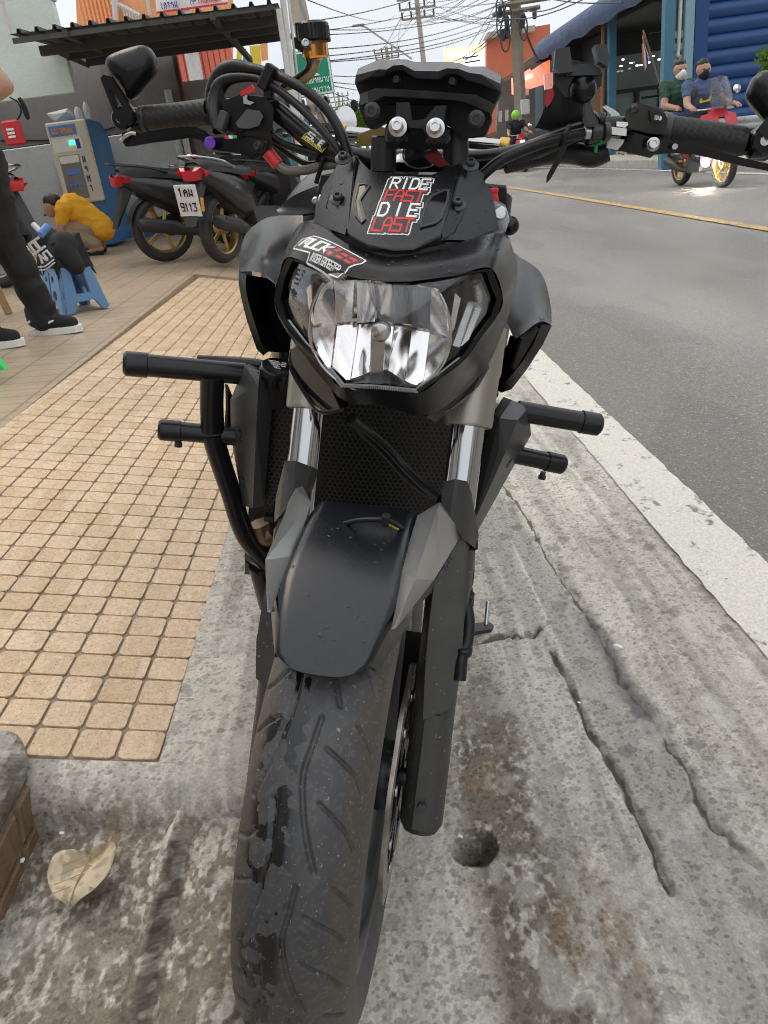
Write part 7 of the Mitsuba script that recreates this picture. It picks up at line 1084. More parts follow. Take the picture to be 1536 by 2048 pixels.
# stalls and posters right of the wall
for pts, b, lab in (([(-0.4467, 9, 1.4718), (-0.369, 9, 1.4719), (-0.3688, 9, 0.9669), (-0.4537, 9, 0.9675)], 'm_sign_white', 'narrow white upright board at the right end of the yard wall'), ([(-0.3336, 8.8, 1.381), (-0.2317, 8.8, 1.3827), (-0.228, 8.8, 0.9513), (-0.3323, 8.8, 0.9496)], 'm_poster_blue', 'blue and white poster board behind the brake cables'), ([(-0.6674, 8.9, 1.3232), (-0.5127, 8.9, 1.3234), (-0.5461, 8.9, 0.9505), (-0.6884, 8.9, 0.9484)], 'm_sign_white', 'white and blue price board behind the fat handlebar tube'), ([(-0.6219, 8.6, 0.907), (-0.5106, 8.6, 0.9029), (-0.5145, 8.6, 0.7908), (-0.6164, 8.6, 0.7937)], 'm_navy', 'small violet card with a red stripe below the brake hose')):
    k = single('poster_board', panel(pts, .03), b, lab, 'sign'); P = np.array(pts); c = P.mean(0)
    for i in range(3): z = (i - 1) * .28; q = c + (P - c) * [.6, 1, .16] + A(0, -.012, 0) + (P[0] - P[3]) * (z * .9); add(k + '__print', panel(q, .006), ('m_poster_blue', 'm_box_red', 'm_sign_white')[(i + len(lab)) % 3], False)
for i, (u0, u1) in enumerate((((566, 200), (596, 400)), ((588, 195), (612, 340)))): pass
for a, b in (((-0.185, 9.2, 1.4274), (-0.1957, 9.2, 0.9449)), ((-0.5263, 9.2, 1.5378), (-0.4969, 9.2, 0.9315))): single('metal_post', tube([a, A(b[0], b[1], .3)], .03, 12, 0), 'm_steel_post', 'thin pale steel post ' + ('right of the poster boards' if a[0] > -.25 else 'between the yard wall and the poster boards'), 'post')
mi_ = single('blue_tarpaulin', panel([(-0.3817, 11, 1.618), (-0.1251, 11, 1.644), (-0.055, 11, 1.2672), (-0.3157, 11, 1.2404)], .02), mat('m_brownish', (0.3, 0.2, 0.18), .7), 'brownish sheet under the green road sign', 'sheet')
# round scooter mirror that shows over the crossbar
rm = thing('parked_motorcycle', 'parked motorcycle behind the poster boards of which the oval mirror shows', 'motorcycle'); rc = A(*(0.0645, 4.2, 1.1408)); rows = [[rc + A(.052 * r_ * math.cos(a), -.01 * (1 - r_), .066 * r_ * math.sin(a)) @ np.eye(3) for a in np.linspace(0, 2 * math.pi, 21)[:-1]] for r_ in (1, .6, .02)]
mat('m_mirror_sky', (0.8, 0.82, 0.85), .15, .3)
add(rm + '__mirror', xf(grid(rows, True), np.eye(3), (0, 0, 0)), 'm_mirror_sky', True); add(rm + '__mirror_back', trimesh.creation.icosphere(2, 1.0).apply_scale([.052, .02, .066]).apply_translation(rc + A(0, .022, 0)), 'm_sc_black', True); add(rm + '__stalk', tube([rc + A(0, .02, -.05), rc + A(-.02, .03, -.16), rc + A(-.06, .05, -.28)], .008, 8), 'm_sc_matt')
rb_ = rc + A(-.1, .1, 0); add(rm + '__tank', hull(rb_ + np.array([(x, y, z) for x, y, z in ((-.25, .1, -.3), (0, .1, -.3), (-.28, .5, -.33), (.02, .5, -.33), (-.25, .1, -.5), (0, .1, -.5), (-.25, .6, -.55), (0, .6, -.55))])), 'm_sc_black')
for y_ in (-.25, .95): add(rm + '__wheel', revolve([(.2, -.05), (.27, -.05), (.3, 0), (.27, .05), (.2, .05)], (rb_[0] - .12, rb_[1] + y_, .3), (1, 0, 0), 28, True), 'm_tyre_plain', 40)
# green road sign and poles
gsn = thing('road_sign', 'green road sign with white border and lettering behind the brake fluid reservoir', 'sign'); s0, s1, s2, s3 = [A(*p) for p in [(-0.4943, 13, 2.442), (0.0746, 13, 2.4526), (0.09, 13, 1.8619), (-0.4913, 13, 1.8507)]]
fr = plane_of([s0, s1, s2, s3], (1, 0, 0)); q2 = Polygon(in_plane([s0, s1, s2, s3], fr)); 
if np.cross(fr[1], fr[2])[1] > 0: fr = (fr[0], fr[1], -fr[2]); q2 = Polygon(in_plane([s0, s1, s2, s3], fr))
nn = np.cross(fr[1], fr[2]); add(gsn + '__plate', prism(q2.buffer(-.03).buffer(.03), fr, .02), 'm_sign_green', False); add(gsn + '__border', prism(q2.buffer(-.012).buffer(-.02).buffer(.02).difference(q2.buffer(-.035)), (fr[0] + nn * .021, fr[1], fr[2]), .004), 'm_sign_white', False)
text_on(gsn, 'letters', 'ngnohnaua', A(*(-0.3131, 12.95, 2.0218)), A(*(0.0695, 12.95, 2.0228)), .07, 'm_sign_white', .0, .16); text_on(gsn, 'letters', 'anonrao', A(*(-0.3037, 12.95, 1.8976)), A(*(0.0217, 12.95, 1.8989)), .07, 'm_sign_white', .0, .16); add(gsn + '__arrow', panel([(-0.3441, 12.95, 2.1025), (-0.0932, 12.95, 2.1121), (-0.2745, 12.95, 2.2603)], .004), 'm_sign_white', False); add(gsn + '__post', tube([(-0.4401, 13.06, 2.4801), A(-.46, 13.06, .2)], .04, 12, 0), 'm_steel_post')
single('utility_pole', tube([(-0.2349, 14, 2.357), (-0.3141, 14, 3.2947), (-0.3, 14, 4.0433)], [.14, .12, .1], 4, 0), 'm_pole', 'leaning square concrete pole behind the brake fluid reservoir', 'pole')
scene['utility_pole'] = mikit.ply(tube([A(*(-0.2235, 14, 2.079)) + A(.02, 0, -2.6), (-0.2235, 14, 2.079), (-0.2991, 14, 3.293), (-0.3364, 14, 4.0472)], [.15, .15, .125, .11], 4, 0), 'm_pole', smooth=False)
# broken low wall at the picture's lower left, with its two brown tiles
bw_ = thing('broken_wall', 'chipped concrete stub wall faced with brown tiles at the lower left corner', 'wall')
def stub():
    n = 48; y0, y1 = .55, .985; rows = []
    for i in range(n):
        y = y0 + (y1 - y0) * i / (n - 1); e = max(0, (i / (n - 1) - .78) / .22); zt = .285 - .035 * e ** 2; row = []
        prof = [(-.95, zt + .02), (-.78, zt + .01), (-.66, zt), (-.605, zt - .008), (-.58, zt - .022), (-.568, zt - .04), (-.566, .222), (-.59, .21)]
        for j, (x, z) in enumerate(prof):
            q = meshkit.fbm(np.array([x * 22, y * 22, j * .4]), 4, 3) - .5; q2 = meshkit.fbm(np.array([x * 60, y * 60, j * .9]), 3, 8) - .5; q = q + .6 * q2; row.append((x + q * .045 * (1 < j < 6) - .05 * e ** 2 * (j > 1), y, z + q * .05 * (j < 6)))
        rows.append(row)
    end = [[(x, y1 + .004, max(.12, z - k_)) for (x, _, z) in rows[-1]] for k_ in (.01, .2)]
    return gridspline(np.array(rows + end), 2, 1)
sm_ = stub(); add(bw_ + '__broken_top', sm_, 'm_concrete', 20, label='broken concrete top of the stub wall')
add(bw_ + '__face_bed', box((-.665, .745, .16), (.19, .39, .11)), 'm_grout', False)
for (ya, yb) in ((.56, .635), (.645, .725), (.735, .815), (.825, .90)):
    for (za, zb_) in ((.10, .155), (.162, .212)):
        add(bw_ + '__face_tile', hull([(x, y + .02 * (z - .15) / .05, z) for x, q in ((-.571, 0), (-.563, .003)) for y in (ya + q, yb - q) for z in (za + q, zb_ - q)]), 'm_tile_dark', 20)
# dry leaf and crumbs on the ground
lf0 = A(*(-0.46, 0.7608, 0.15)); lu = unit(A(*(-0.4672, 0.726, 0.15)) - A(*(-0.4655, 0.805, 0.15))); lu[2] = 0; lu = unit(lu); lv = np.cross(A(0, 0, 1), lu)
def leaf():
    rows = []; prof = [(-.034, .006), (-.036, .030), (-.026, .043), (-.006, .046), (.012, .040), (.028, .026), (.038, .011), (.044, .002)]
    for a, w in prof: rows.append([lf0 + lu * a + lv * (w * t) + A(0, 0, .012 + .010 * abs(t) * w / .05 + .007 * math.sin(a * 60 + t * 3) + .010 * max(0, t - .3)) for t in np.linspace(-1, 1, 9)])
    return gridspline(np.array(rows), 3, 4)
def tex_leaf(p, n, uv): return mix((0.36, 0.29, 0.19), (0.52, 0.44, 0.32), fbm(p.x * 40, p.y * 40, 1.0, 4)) * (0.8 + 0.35 * smoothstep(0.3, 0.6, noise(p.x * 150, p.y * 150)))
scene['m_leaf_dry'] = {'type': 'twosided', 'b': {'type': 'principled', 'base_color': proc(tex_leaf), 'roughness': 0.6}}
single('dry_leaf', thick(leaf(), .0008), 'm_leaf_dry', 'dry brown heart shaped leaf lying on the lower gutter slab', 'leaf', smooth=True)
add('dry_leaf__midrib', tube([lf0 + lu * a + A(0, 0, .0165 + .004 * math.sin(a * 60)) for a in (-.034, -.015, 0, .02, .042)], .0012, 6), 'm_wood'); add('dry_leaf__stalk', tube([lf0 - lu * .034 + A(0, 0, .014), lf0 - lu * .05 + lv * .006 + A(0, 0, .004)], .0012, 6), 'm_wood')
for i in range(4):
    for sg in (-1, 1): a = -.03 + .015 * i; add('dry_leaf__vein', tube([lf0 + lu * a + A(0, 0, .0165), lf0 + lu * (a + .016) + lv * sg * .03 + A(0, 0, .02)], .0006, 5, 0), 'm_wood')
for i, (p, r, lab) in enumerate((((0.4319, 1.2892, 0.02), .009, 'white paper crumb beside the dark crack in the gutter'), ((-0.5195, 0.8508, 0.15), .004, 'tiny white crumb above the dry leaf'), ((-0.561, 0.8101, 0.15), .004, 'tiny white crumb left of the dry leaf'), ((0.3107, 1.1395, 0.02), .004, 'small pale pebble in the long gutter crack'), ((0.05, 0.8688, 0.02), .005, 'white fleck beside the round hole in the gutter'))):
    r_ = np.random.default_rng(i); single('debris_crumb', hull(A(*p) + A(0, 0, .004) + (r_.random((14, 3)) - .5) * [2 * r, 2 * r, r]), 'm_white', lab, 'litter', smooth=False)

# the street goes on behind the camera: a shop row on each side (seen only as reflections)
for lab, c_, s_ in (('plain row of shophouses on the kerb side behind the camera', (-7.5, -3.0, 3.2), (3.0, 13, 6.4)), ('plain row of shophouses across the road behind the camera', (14.5, -6, 3.5), (5, 26, 7.0))):
    k = thing('shop_row', lab, 'building'); add(k + '__wall', box(c_, s_), 'm_wall', False); sx_ = 1 if c_[0] < 0 else -1
    for i in range(4): add(k + '__shutter', box((c_[0] + sx_ * (s_[0] / 2 + .02), c_[1] + (i - 1.5) * s_[1] / 4, 1.6), (.08, s_[1] / 5, 2.6)), 'm_wall_dark', False); add(k + '__window', box((c_[0] + sx_ * (s_[0] / 2 + .02), c_[1] + (i - 1.5) * s_[1] / 4, 4.6), (.06, s_[1] / 7, 1.3)), 'm_screen', False)

# ================================================================ right: the far side of the street
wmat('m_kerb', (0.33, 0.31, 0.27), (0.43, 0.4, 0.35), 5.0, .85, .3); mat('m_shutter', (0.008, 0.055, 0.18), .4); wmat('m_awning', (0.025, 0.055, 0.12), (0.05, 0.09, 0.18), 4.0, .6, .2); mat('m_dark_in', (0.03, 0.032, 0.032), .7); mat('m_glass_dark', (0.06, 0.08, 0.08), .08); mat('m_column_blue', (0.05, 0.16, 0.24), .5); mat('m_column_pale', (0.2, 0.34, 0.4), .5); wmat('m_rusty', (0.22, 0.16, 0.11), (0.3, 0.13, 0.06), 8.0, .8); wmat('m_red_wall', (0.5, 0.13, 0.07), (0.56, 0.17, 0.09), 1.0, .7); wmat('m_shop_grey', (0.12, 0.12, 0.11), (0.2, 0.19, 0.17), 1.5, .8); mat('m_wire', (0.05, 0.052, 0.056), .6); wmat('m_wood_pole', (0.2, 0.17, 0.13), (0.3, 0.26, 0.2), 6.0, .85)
mat('m_smoke', (0.05, 0.055, 0.06), .12)
scene['m_smoke'] = {'type': 'thindielectric', 'int_ior': 1.5, 'specular_transmittance': rgb((0.35, 0.37, 0.4))}
kx = [A(6.75 + bend(y), y, 0) for y in np.linspace(2, 70, 50)]
struct('far_pavement', grid([[p, p + A(0, 0, .15), p + A(.16, 0, .16), p + A(3.4, 0, .17), p + A(9, 0, .18)] for p in kx]), 'm_kerb', label='raised pavement on the far side of the road')
# blue shutter building
SH = thing('shutter_shop', 'shop with a blue corrugated roller shutter at the right edge', 'building'); YS = 17.0
a0, a1 = A(*(7.1095, 17, 3.3557)), A(*(7.2629, 17, 0.2792)); xs0 = a0[0]; zt = a0[2]; xs1 = xs0 + 3.2
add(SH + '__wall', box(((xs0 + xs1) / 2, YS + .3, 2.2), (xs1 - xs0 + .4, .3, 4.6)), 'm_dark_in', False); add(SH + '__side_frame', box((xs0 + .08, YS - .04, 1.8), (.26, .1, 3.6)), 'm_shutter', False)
for i in range(16):
    z = .3 + i * .265
    prof = [(.0, -.125), (-.03, -.1), (-.07, -.03), (-.07, .03), (-.03, .1), (0, .125)]; rows = [[(x, YS + .1 + y, z + q) for y, q in prof] for x in (xs0 + .2, xs1)]; add(SH + '__shutter_slat', thick(grid(rows), .006), 'm_shutter', 50)
add(SH + '__pale_column', rbox((xs0 - .17, YS - .05, 1.9), (.18, .18, 3.8), .01), 'm_column_pale'); add(SH + '__downpipe', tube([(xs0 - .33, YS - .08, 4.0), (xs0 - .35, YS - .08, 2.15), (xs0 - .4, YS - .1, 2.05)], .035, 10), 'm_plaster')
wl = A(*(6.6098, 17, 2.6129)); add(SH + '__lattice_wall', box((wl[0] + .17, YS + .06, 2.1), (.5, .12, 3.9)), 'm_shop_grey', False)
for i in range(7):
    for j in range(2): add(SH + '__lattice_block', rbox((wl[0] + .06 + .2 * j, YS - .015, 1.15 + i * .2), (.165, .05, .12), .01), 'm_plaster')
cb_ = A(*(6.5432, 17, 1.6999)); add(SH + '__blue_column', rbox((cb_[0], YS - .1, 1.8), (.2, .2, 3.6), .01), 'm_column_blue')
# open shop under the awning
OS = thing('awning_shop', 'open fronted shop with dark interior and glazed doors under the long blue awning', 'building'); YG = 25.6; d0, d1 = A(*(8.4623, 25.6, 1.965)), A(*(9.9513, 25.6, 1.7931))
add(OS + '__back_wall', box((10.6, 28.6, 1.9), (6.0, .2, 3.6)), 'm_dark_in', False); add(OS + '__ceiling', box((10.4, 25.2, 3.55), (4.6, 6.6, .1)), 'm_dark_in', False); add(OS + '__dark_front', box((8.35, 28.9, 1.75), (.2, 5.4, 3.3)), 'm_dark_in', False)  # near-black boxes, the shade of the open shops is put into their colour
mat('m_green_glass', (0.1, 0.15, 0.13), .15); add(OS + '__glazed_front', box(((d0[0] + d1[0]) / 2, YG + .6, .95), (d1[0] - d0[0], .05, 1.6)), 'm_green_glass', False); add(OS + '__glazed_front', box(((d0[0] + d1[0]) / 2, YG + .65, 2.3), (d1[0] - d0[0], .05, .9)), 'm_glass_dark', False)
add(OS + '__door_frame', box(((d0[0] + d1[0]) / 2, YG + .5, 1.8), (d1[0] - d0[0], .1, .1)), 'm_black_soft', False)
for u in (0.0, .5, 1.0): add(OS + '__door_post', box((d0[0] + (d1[0] - d0[0]) * u, YG + .5, .98), (.12, .1, 1.54)), 'm_black_soft', False)
for p in [(8.5374, 25.4, 2.5918), (8.7717, 25.4, 2.4766), (8.948, 25.4, 2.3931), (8.4805, 25.4, 2.4339), (9.2975, 25.4, 2.4292), (9.4249, 25.4, 2.5788), (9.5881, 25.4, 2.4719), (8.2904, 25.4, 2.5316), (9.0648, 25.4, 2.3924)]:
    k = numbered(OS + '__ceiling_lamp'); scene[k] = {**mikit.ply(trimesh.creation.icosphere(1, .03).apply_scale([1.4, 1.0, .6]).apply_translation(p), 'm_white', smooth=True), 'emitter': {'type': 'area', 'radiance': rgb((3, 3.2, 3))}}
c2 = A(*(7.7537, 24, 1.5558)); add(OS + '__column', rbox((c2[0], 24, 1.8), (.2, .2, 3.5), .01), 'm_column_blue'); add(OS + '__rusty_panel', box((A(*(7.6559, 25.2, 1.511))[0], 25.2, 1.15), (.42, .06, 2.0)), 'm_rusty', False); add(OS + '__rusty_post', tube([A(c2[0] - .17, 24.2, 3.5), A(c2[0] - .2, 24.2, .17)], .055, 8, 0), 'm_rusty'); add(OS + '__rail', tube([(6.5974, 18, 2.5108), (7.5164, 18, 2.4946)], .02, 8, 0), 'm_black_soft'); add(OS + '__rail', tube([(6.4354, 18, 1.3768), (6.8977, 18, 1.3788)], .022, 8, 0), 'm_black_soft'); add(OS + '__rail', tube([(6.8181, 18, 1.9448), (7.3572, 18, 1.9282)], .022, 8, 0), 'm_black_soft')
aw = thing('blue_awning', 'long dusty blue canvas awning running along the far shopfronts', 'awning')
far_, near_ = A(7.3, 30.8, 3.45), A(7.3, 17.3, 3.75); rows = []
for t in np.linspace(0, 1, 24):
    p = far_ * (1 - t) + near_ * t; w = .04 * math.sin(t * 40); rows.append([p + A(x, 0, z + w * q) for x, z, q in ((-.02, -.28, 1), (-.08, -.1, .6), (-.06, .1, .3), (.06, .28, .1), (.3, .42, 0), (.9, .62, 0), (2.6, 1.05, 0))])
add(aw + '__canvas', thick(gridspline(np.array(rows), 2, 2), .02), 'm_awning', 50); add(aw + '__frame_bar', tube([far_ + A(.2, .1, .0), near_ + A(.2, 0, .0)], .03, 8, 0), 'm_black_soft'); add(aw + '__lining', grid([[p + A(.1, 0, -.02), p + A(2.6, 0, .1)] for p in (far_ + A(0, .05, 0), near_)]), mat('m_lining', (0.02, 0.025, 0.028), .8), False)
add(aw + '__end_flap', panel([far_ + A(-.02, 0, -.28), far_ + A(-.06, 0, .1), far_ + A(.06, 0, .28), far_ + A(.5, 0, .48), far_ + A(.55, 0, -.25)], .02, 0, (0, -1, 0)), 'm_lining', False)
# flag
fg = thing('national_flag', 'faded red and white striped flag on a slanting pole before the awning shop', 'flag'); f0, f1 = A(*(6.3094, 17.6, 2.5609)), A(*(6.6983, 17.6, 1.5376)); add(fg + '__pole', tube([f0, f1], .02, 8, 0), 'm_wood_pole')
for i, (ta, tb) in enumerate(((.0, .2), (.2, .38), (.38, .62), (.62, .8), (.8, 1.0))):
    P = lambda u, v: (A(*(6.3025, 17.55, 2.5042)) * (1 - u) + A(*(6.4311, 17.55, 2.1113)) * u) * (1 - v) + (A(*(6.2488, 17.5, 2.2991)) * (1 - u) + A(*(6.3396, 17.5, 1.7843)) * u) * v + A(.0, .05 * math.sin(6 * v + 3 * u), 0)
    add(fg + '__stripe', gridspline([[P(u, v) for u in np.linspace(0, 1, 4)] for v in np.linspace(ta, tb, 3)], 3, 3), ('m_red_wall', 'm_cream', 'm_navy', 'm_cream', 'm_red_wall')[i], True)
# orange shop farther off with lit signs
RS = thing('red_shop_building', 'long red orange building beyond the utility pole', 'building'); add(RS + '__wall', panel([(6.9544, 38.00, 4.9616), (9.6457, 38.00, 5.0597), (9.4815, 38.00, -0.4003), (6.6327, 38.00, -0.0583)], .4), 'm_red_wall', False); add(RS + '__roof_edge', panel([(6.6992, 37.60, 4.7226), (6.9299, 37.60, 5.0226), (8.9129, 37.60, 5.0517), (8.9047, 37.60, 4.8363), (6.9582, 37.60, 4.8023)], .3), 'm_pole', False); add(RS + '__lower_front', panel([(6.2356, 32.00, 2.7935), (7.6435, 32.00, 3.5863), (8.6489, 32.00, 3.8628), (8.5585, 32.00, -0.2513), (5.9198, 32.00, 0.5847)], .3), 'm_shop_grey', False); add(RS + '__eave', panel([(6.2163, 31.50, 2.867), (7.9729, 31.50, 3.6026), (7.9692, 31.50, 3.4795), (6.3189, 31.50, 2.7601)], .15), 'm_rusty', False)
for i, u in enumerate((1001, 1013)): pass
for pts, b in (([(6.069, 31.60, 1.8621), (6.1796, 31.60, 1.8655), (6.1595, 31.60, 1.5065), (6.0483, 31.60, 1.503)], 'm_plaster'), ([(6.3085, 31.60, 1.8667), (6.419, 31.60, 1.8702), (6.4002, 31.60, 1.5112), (6.289, 31.60, 1.5078)], 'm_plaster'), ([(6.7538, 30.50, 2.4145), (6.9477, 30.50, 2.423), (6.9388, 30.50, 2.2068), (6.7449, 30.50, 2.2138)], 'm_wall'), ([(5.5083, 31.40, 1.1297), (5.8831, 31.40, 1.218), (5.8208, 31.40, 0.1666), (5.449, 31.40, 0.2112)], 'm_rusty'), ([(7.4118, 31.40, 2.6103), (7.6666, 31.40, 2.66), (7.612, 31.40, 1.0471), (7.3529, 31.40, 1.0445)], 'm_column_pale')): add(RS + '__wall_panel', panel(pts, .05), b, False)
def lit(name, pts, col, label, par=None, ply_b='m_white', d=.12):
    k = numbered(par + '__' + name if par else name); scene[k] = {**mikit.ply(panel(pts, d), ply_b), 'emitter': {'type': 'area', 'radiance': rgb(col)}}
    if label and not par: labels[k] = {'label': label, 'category': 'sign'}
    return k
k = lit('lit_shop_sign', [(4.845, 36.00, 4.4618), (6.4688, 36.00, 4.4699), (6.4388, 36.00, 3.6973), (4.7948, 36.00, 3.8855)], (.32, .085, .005), 'bright orange and white lit shop sign above the instrument panel')
for pts, c in (([(5.1926, 35.90, 4.1659), (6.4114, 35.90, 4.1676), (6.4018, 35.90, 3.7097), (5.1639, 35.90, 3.8159)], (.5, .48, .44)), ([(5.6475, 35.85, 4.3713), (6.2957, 35.85, 4.385), (6.2852, 35.85, 4.229), (5.6357, 35.85, 4.2154)], (.8, .5, .1)), ([(4.9561, 35.85, 4.3277), (5.2797, 35.85, 4.3258), (5.2699, 35.85, 4.2044), (4.9457, 35.85, 4.2063)], (.6, .5, .3)), ([(5.1308, 35.80, 4.0746), (5.4966, 35.80, 4.0856), (5.4858, 35.80, 3.9461), (5.1207, 35.80, 3.9526)], (.6, .15, .01))): lit('lit_field', pts, c, None, k, d=.03)
for pts in ([(5.5278, 35.75, 4.0593), (6.1366, 35.75, 4.0776), (6.133, 35.75, 4.0254), (5.5237, 35.75, 4.0071)], [(5.5962, 35.75, 3.8933), (6.2063, 35.75, 3.9116), (6.2028, 35.75, 3.8592), (5.5922, 35.75, 3.8409)]): add(k + '__dark_letters', panel(pts, .03), 'm_dark_in', False)
for pts, lab in (([(6.5591, 30.00, 2.8239), (6.8922, 30.00, 2.9803), (6.9233, 30, 2.902), (7.3766, 30.00, 3.1036), (7.584, 30.00, 3.169), (7.5633, 30, 2.482), (6.867, 30.00, 2.365), (6.5611, 30.00, 2.4916)], 'stepped orange lit sign over the far shop front'), ([(6.4727, 31.00, 2.8272), (6.5781, 31.00, 2.7995), (6.5707, 31.00, 2.2828), (6.4653, 31.00, 2.3267)], 'narrow orange lit sign left of the utility pole'), ([(7.2424, 29.5, 2.7316), (7.5478, 29.5, 2.7556), (7.5343, 29.5, 2.2815), (7.2606, 29.5, 2.2532)], 'dim orange board right of the stepped lit sign')):
    dim = 'dim' in lab; k = lit('orange_sign', pts, (.1, .015, .004) if dim else (.34, .03, .003), lab)
    if 'stepped' in lab: lit('white_letters', [(6.6605, 29.85, 2.7544), (6.9368, 29.85, 2.8123), (6.9492, 29.85, 2.6912), (6.673, 29.85, 2.648)], (.45, .2, .15), None, k, d=.03)
# utility poles, transformers, wires
up_ = thing('utility_pole', 'square concrete utility pole carrying many cable loops on the far pavement', 'pole'); q0, q1 = A(*(5.6035, 26, 5.4258)), A(*(5.6535, 26, 0.5583)); q1 = A(q1[0], 26, .15); d_ = unit(q0 - q1); add(up_ + '__shaft', tube([q1, q0 + d_ * 2], [.2, .13], 4, 0), 'm_wood_pole', False)
for i, (a, b) in enumerate((((4.9098, 25.8, 4.1543), (6.2754, 25.8, 4.1966)), ((5.1078, 25.8, 4.3508), (6.7111, 25.8, 4.3899)))): add(up_ + '__crossarm', tube([a, b], .06, 4, 0), 'm_wood_pole')
for p in [(5.1081, 25.7, 4.1905), (5.294, 25.7, 3.9262), (5.1622, 25.7, 3.6211), (5.2654, 25.7, 3.6589), (5.7365, 25.7, 3.8643), (5.7546, 25.7, 3.9479), (6.0889, 25.7, 4.0567)]: add(up_ + '__cable_box', rbox(p, (.12, .1, .3), .03), 'm_wire')
rw = np.random.default_rng(8)
for i, (u, v) in enumerate(((1000, 40), (1008, 62), (1016, 55), (1046, 52), (1050, 60), (1012, 30), (1040, 30))): pass
for c, r in (((5.0988, 25.6, 3.8611), .35), ((5.198, 25.6, 3.5798), .4), ((5.7373, 25.6, 3.7282), .32), ((5.0909, 25.6, 4.226), .3), ((5.3095, 25.6, 4.0565), .28)): c = A(*c); add(up_ + '__cable_loop', tube([c + A(r * .35 * math.cos(t), 0, r * math.sin(t)) for t in np.linspace(0, 2 * math.pi, 15)], .022, 6, 0), 'm_wire')
for i, (u0, v0, u1, v1, n_) in enumerate(()): pass
sm2 = single('service_box', rbox((5.7369, 25.8, 1.7155), (.25, .15, .4), .02), 'm_wall', 'grey box on the foot of the concrete utility pole', 'box')
for (t0, b0, y, r, lab) in (((6.4802, 60.00, 10.0331), (6.4791, 60.00, 6.379), 60, .2, 'distant concrete pole with a cross arm above the instrument panel'), ((6.2959, 90.00, 10.2579), (6.2835, 90.00, 9.2942), 90, .22, 'far pole with four insulators left of the instrument panel top'), ((1.101, 110.00, 8.181), (1.0151, 110.00, 5.3841), 110, .2, 'farthest thin pole above the green tree')):
    k = thing('distant_pole', lab, 'pole'); t0, b0 = A(*t0), A(*b0); add(k + '__shaft', tube([A(b0[0] + .3, y, 0), t0 + A(0, 0, .3)], [r * 1.15, r * .8], 6, 0), 'm_pole', False)
    for j in range(3): c = t0 + A(0, -.1, -.2 - .55 * j); w = 1.3 - .1 * j; add(k + '__crossarm', box(c, (2 * w, .12, .12)), 'm_wood_pole', False); [add(k + '__insulator', cyl(c + A(w * s_, 0, .05), c + A(w * s_, 0, .42), .06, n=8), 'm_wire') for s_ in (-.95, -.4, .4, .95)]
sl_ = thing('street_lamp', 'thin street lamp arm between the distant poles', 'lamp'); add(sl_ + '__arm', tube([(2.9089, 70.00, 10.0972), (3.6108, 70.00, 9.8193), (3.8543, 70.00, 9.5922), (6.8158, 70.00, 7.3636)], .07, 6, 3), 'm_pole'); add(sl_ + '__head', hull(A(*(2.9811, 70.00, 10.0559)) + np.array([(x, y, z) for x in (-.5, .4) for y in (-.12, .12) for z in (-.06, .08)])), 'm_wood_pole')
WG = 'overhead wires running along the street'; wl_ = 'thin dark overhead wire sagging between the street poles'
def wire(a, b, sag, r=.018, lab=wl_, grp=WG): a, b = A(*a), A(*b); r *= .6; sag *= .5; P = [a * (1 - t) + b * t - A(0, 0, sag * 4 * t * (1 - t)) for t in np.linspace(0, 1, 14)]; single('overhead_wire', tube(P, r, 5, 0, False), 'm_wire', lab, 'wire', grp)
rw = np.random.default_rng(21)
spans = [((0.0109, 13, 2.7939), (4.3105, 24, 5.0697), .35, .012), ((-0.0171, 13, 2.6125), (5.0991, 25.6, 4.3692), .3, .012), ((-0.0096, 13, 2.6611), (4.8454, 25.6, 4.8487), .3, .01), ((0.028, 13, 2.4328), (5.0909, 25.6, 4.226), .35, .013), ((0.0507, 13, 2.3421), (5.2258, 25.6, 4.0901), .3, .012), ((0.0414, 13, 2.2799), (5.2476, 25.6, 3.9663), .3, .014), ((0.0755, 13, 2.2633), (4.8533, 25.6, 3.8276), .3, .012), ((-0.2878, 13, 2.7232), (6.6355, 60.00, 8.9532), .6, .015), ((-0.1271, 13, 3.0513), (4.9883, 60.00, 9.0809), .6, .014), ((0.1155, 14, 2.1652), (3.6309, 60.00, 6.1146), .3, .014), ((0.1024, 14, 2.0763), (3.545, 60.00, 5.41), .2, .014), ((0.0954, 14, 2.0282), (3.4872, 60.00, 4.9358), .2, .014), ((0.04, 16, 2.0816), (6.179, 110.00, 6.4741), .3, .014)]
for a, b, s_, r_ in spans: wire(a, b, s_, r_)
for i in range(11): wire(A(*(6.4096, 60.00, 9.344)) + A(rw.uniform(-1.2, 1.2), 0, rw.uniform(-1.2, .6)), A(*(5.3799, 25.6, 4.314)) + A(rw.uniform(-.5, .5), 0, rw.uniform(-.5, .9)), rw.uniform(.2, .9), .02)
for i in range(6): wire(A(*(6.4238, 60.00, 9.4824)) + A(rw.uniform(-1.2, 1.2), 0, rw.uniform(-.6, .3)), A(*(6.2755, 90.00, 10.0855)) + A(rw.uniform(-1.2, 1.2), 0, rw.uniform(-.6, .3)), .3, .02)
for i in range(7): wire(A(*(5.4352, 25.6, 4.2838)) + A(rw.uniform(-.3, .3), 0, rw.uniform(-.4, .6)), A(*(5.0927, 16, 3.1703)) + A(rw.uniform(-.6, .6), 0, rw.uniform(-.3, .9)), rw.uniform(.15, .5), .022)
for i in range(5): wire(A(*(5.0875, 25.6, 4.166)) + A(rw.uniform(-.3, .3), 0, rw.uniform(-.4, .4)), A(*(4.7262, 34.00, 3.55)) + A(.15 * i, 0, rw.uniform(-.5, .5)), .2, .025 if i < 2 else .016)
for i in range(4): wire(A(*(5.7284, 25.6, 3.8515)), A(*(7.0454, 30.00, 3.3929)) + A(.1 * i, 0, -.15 * i), .2, .015)
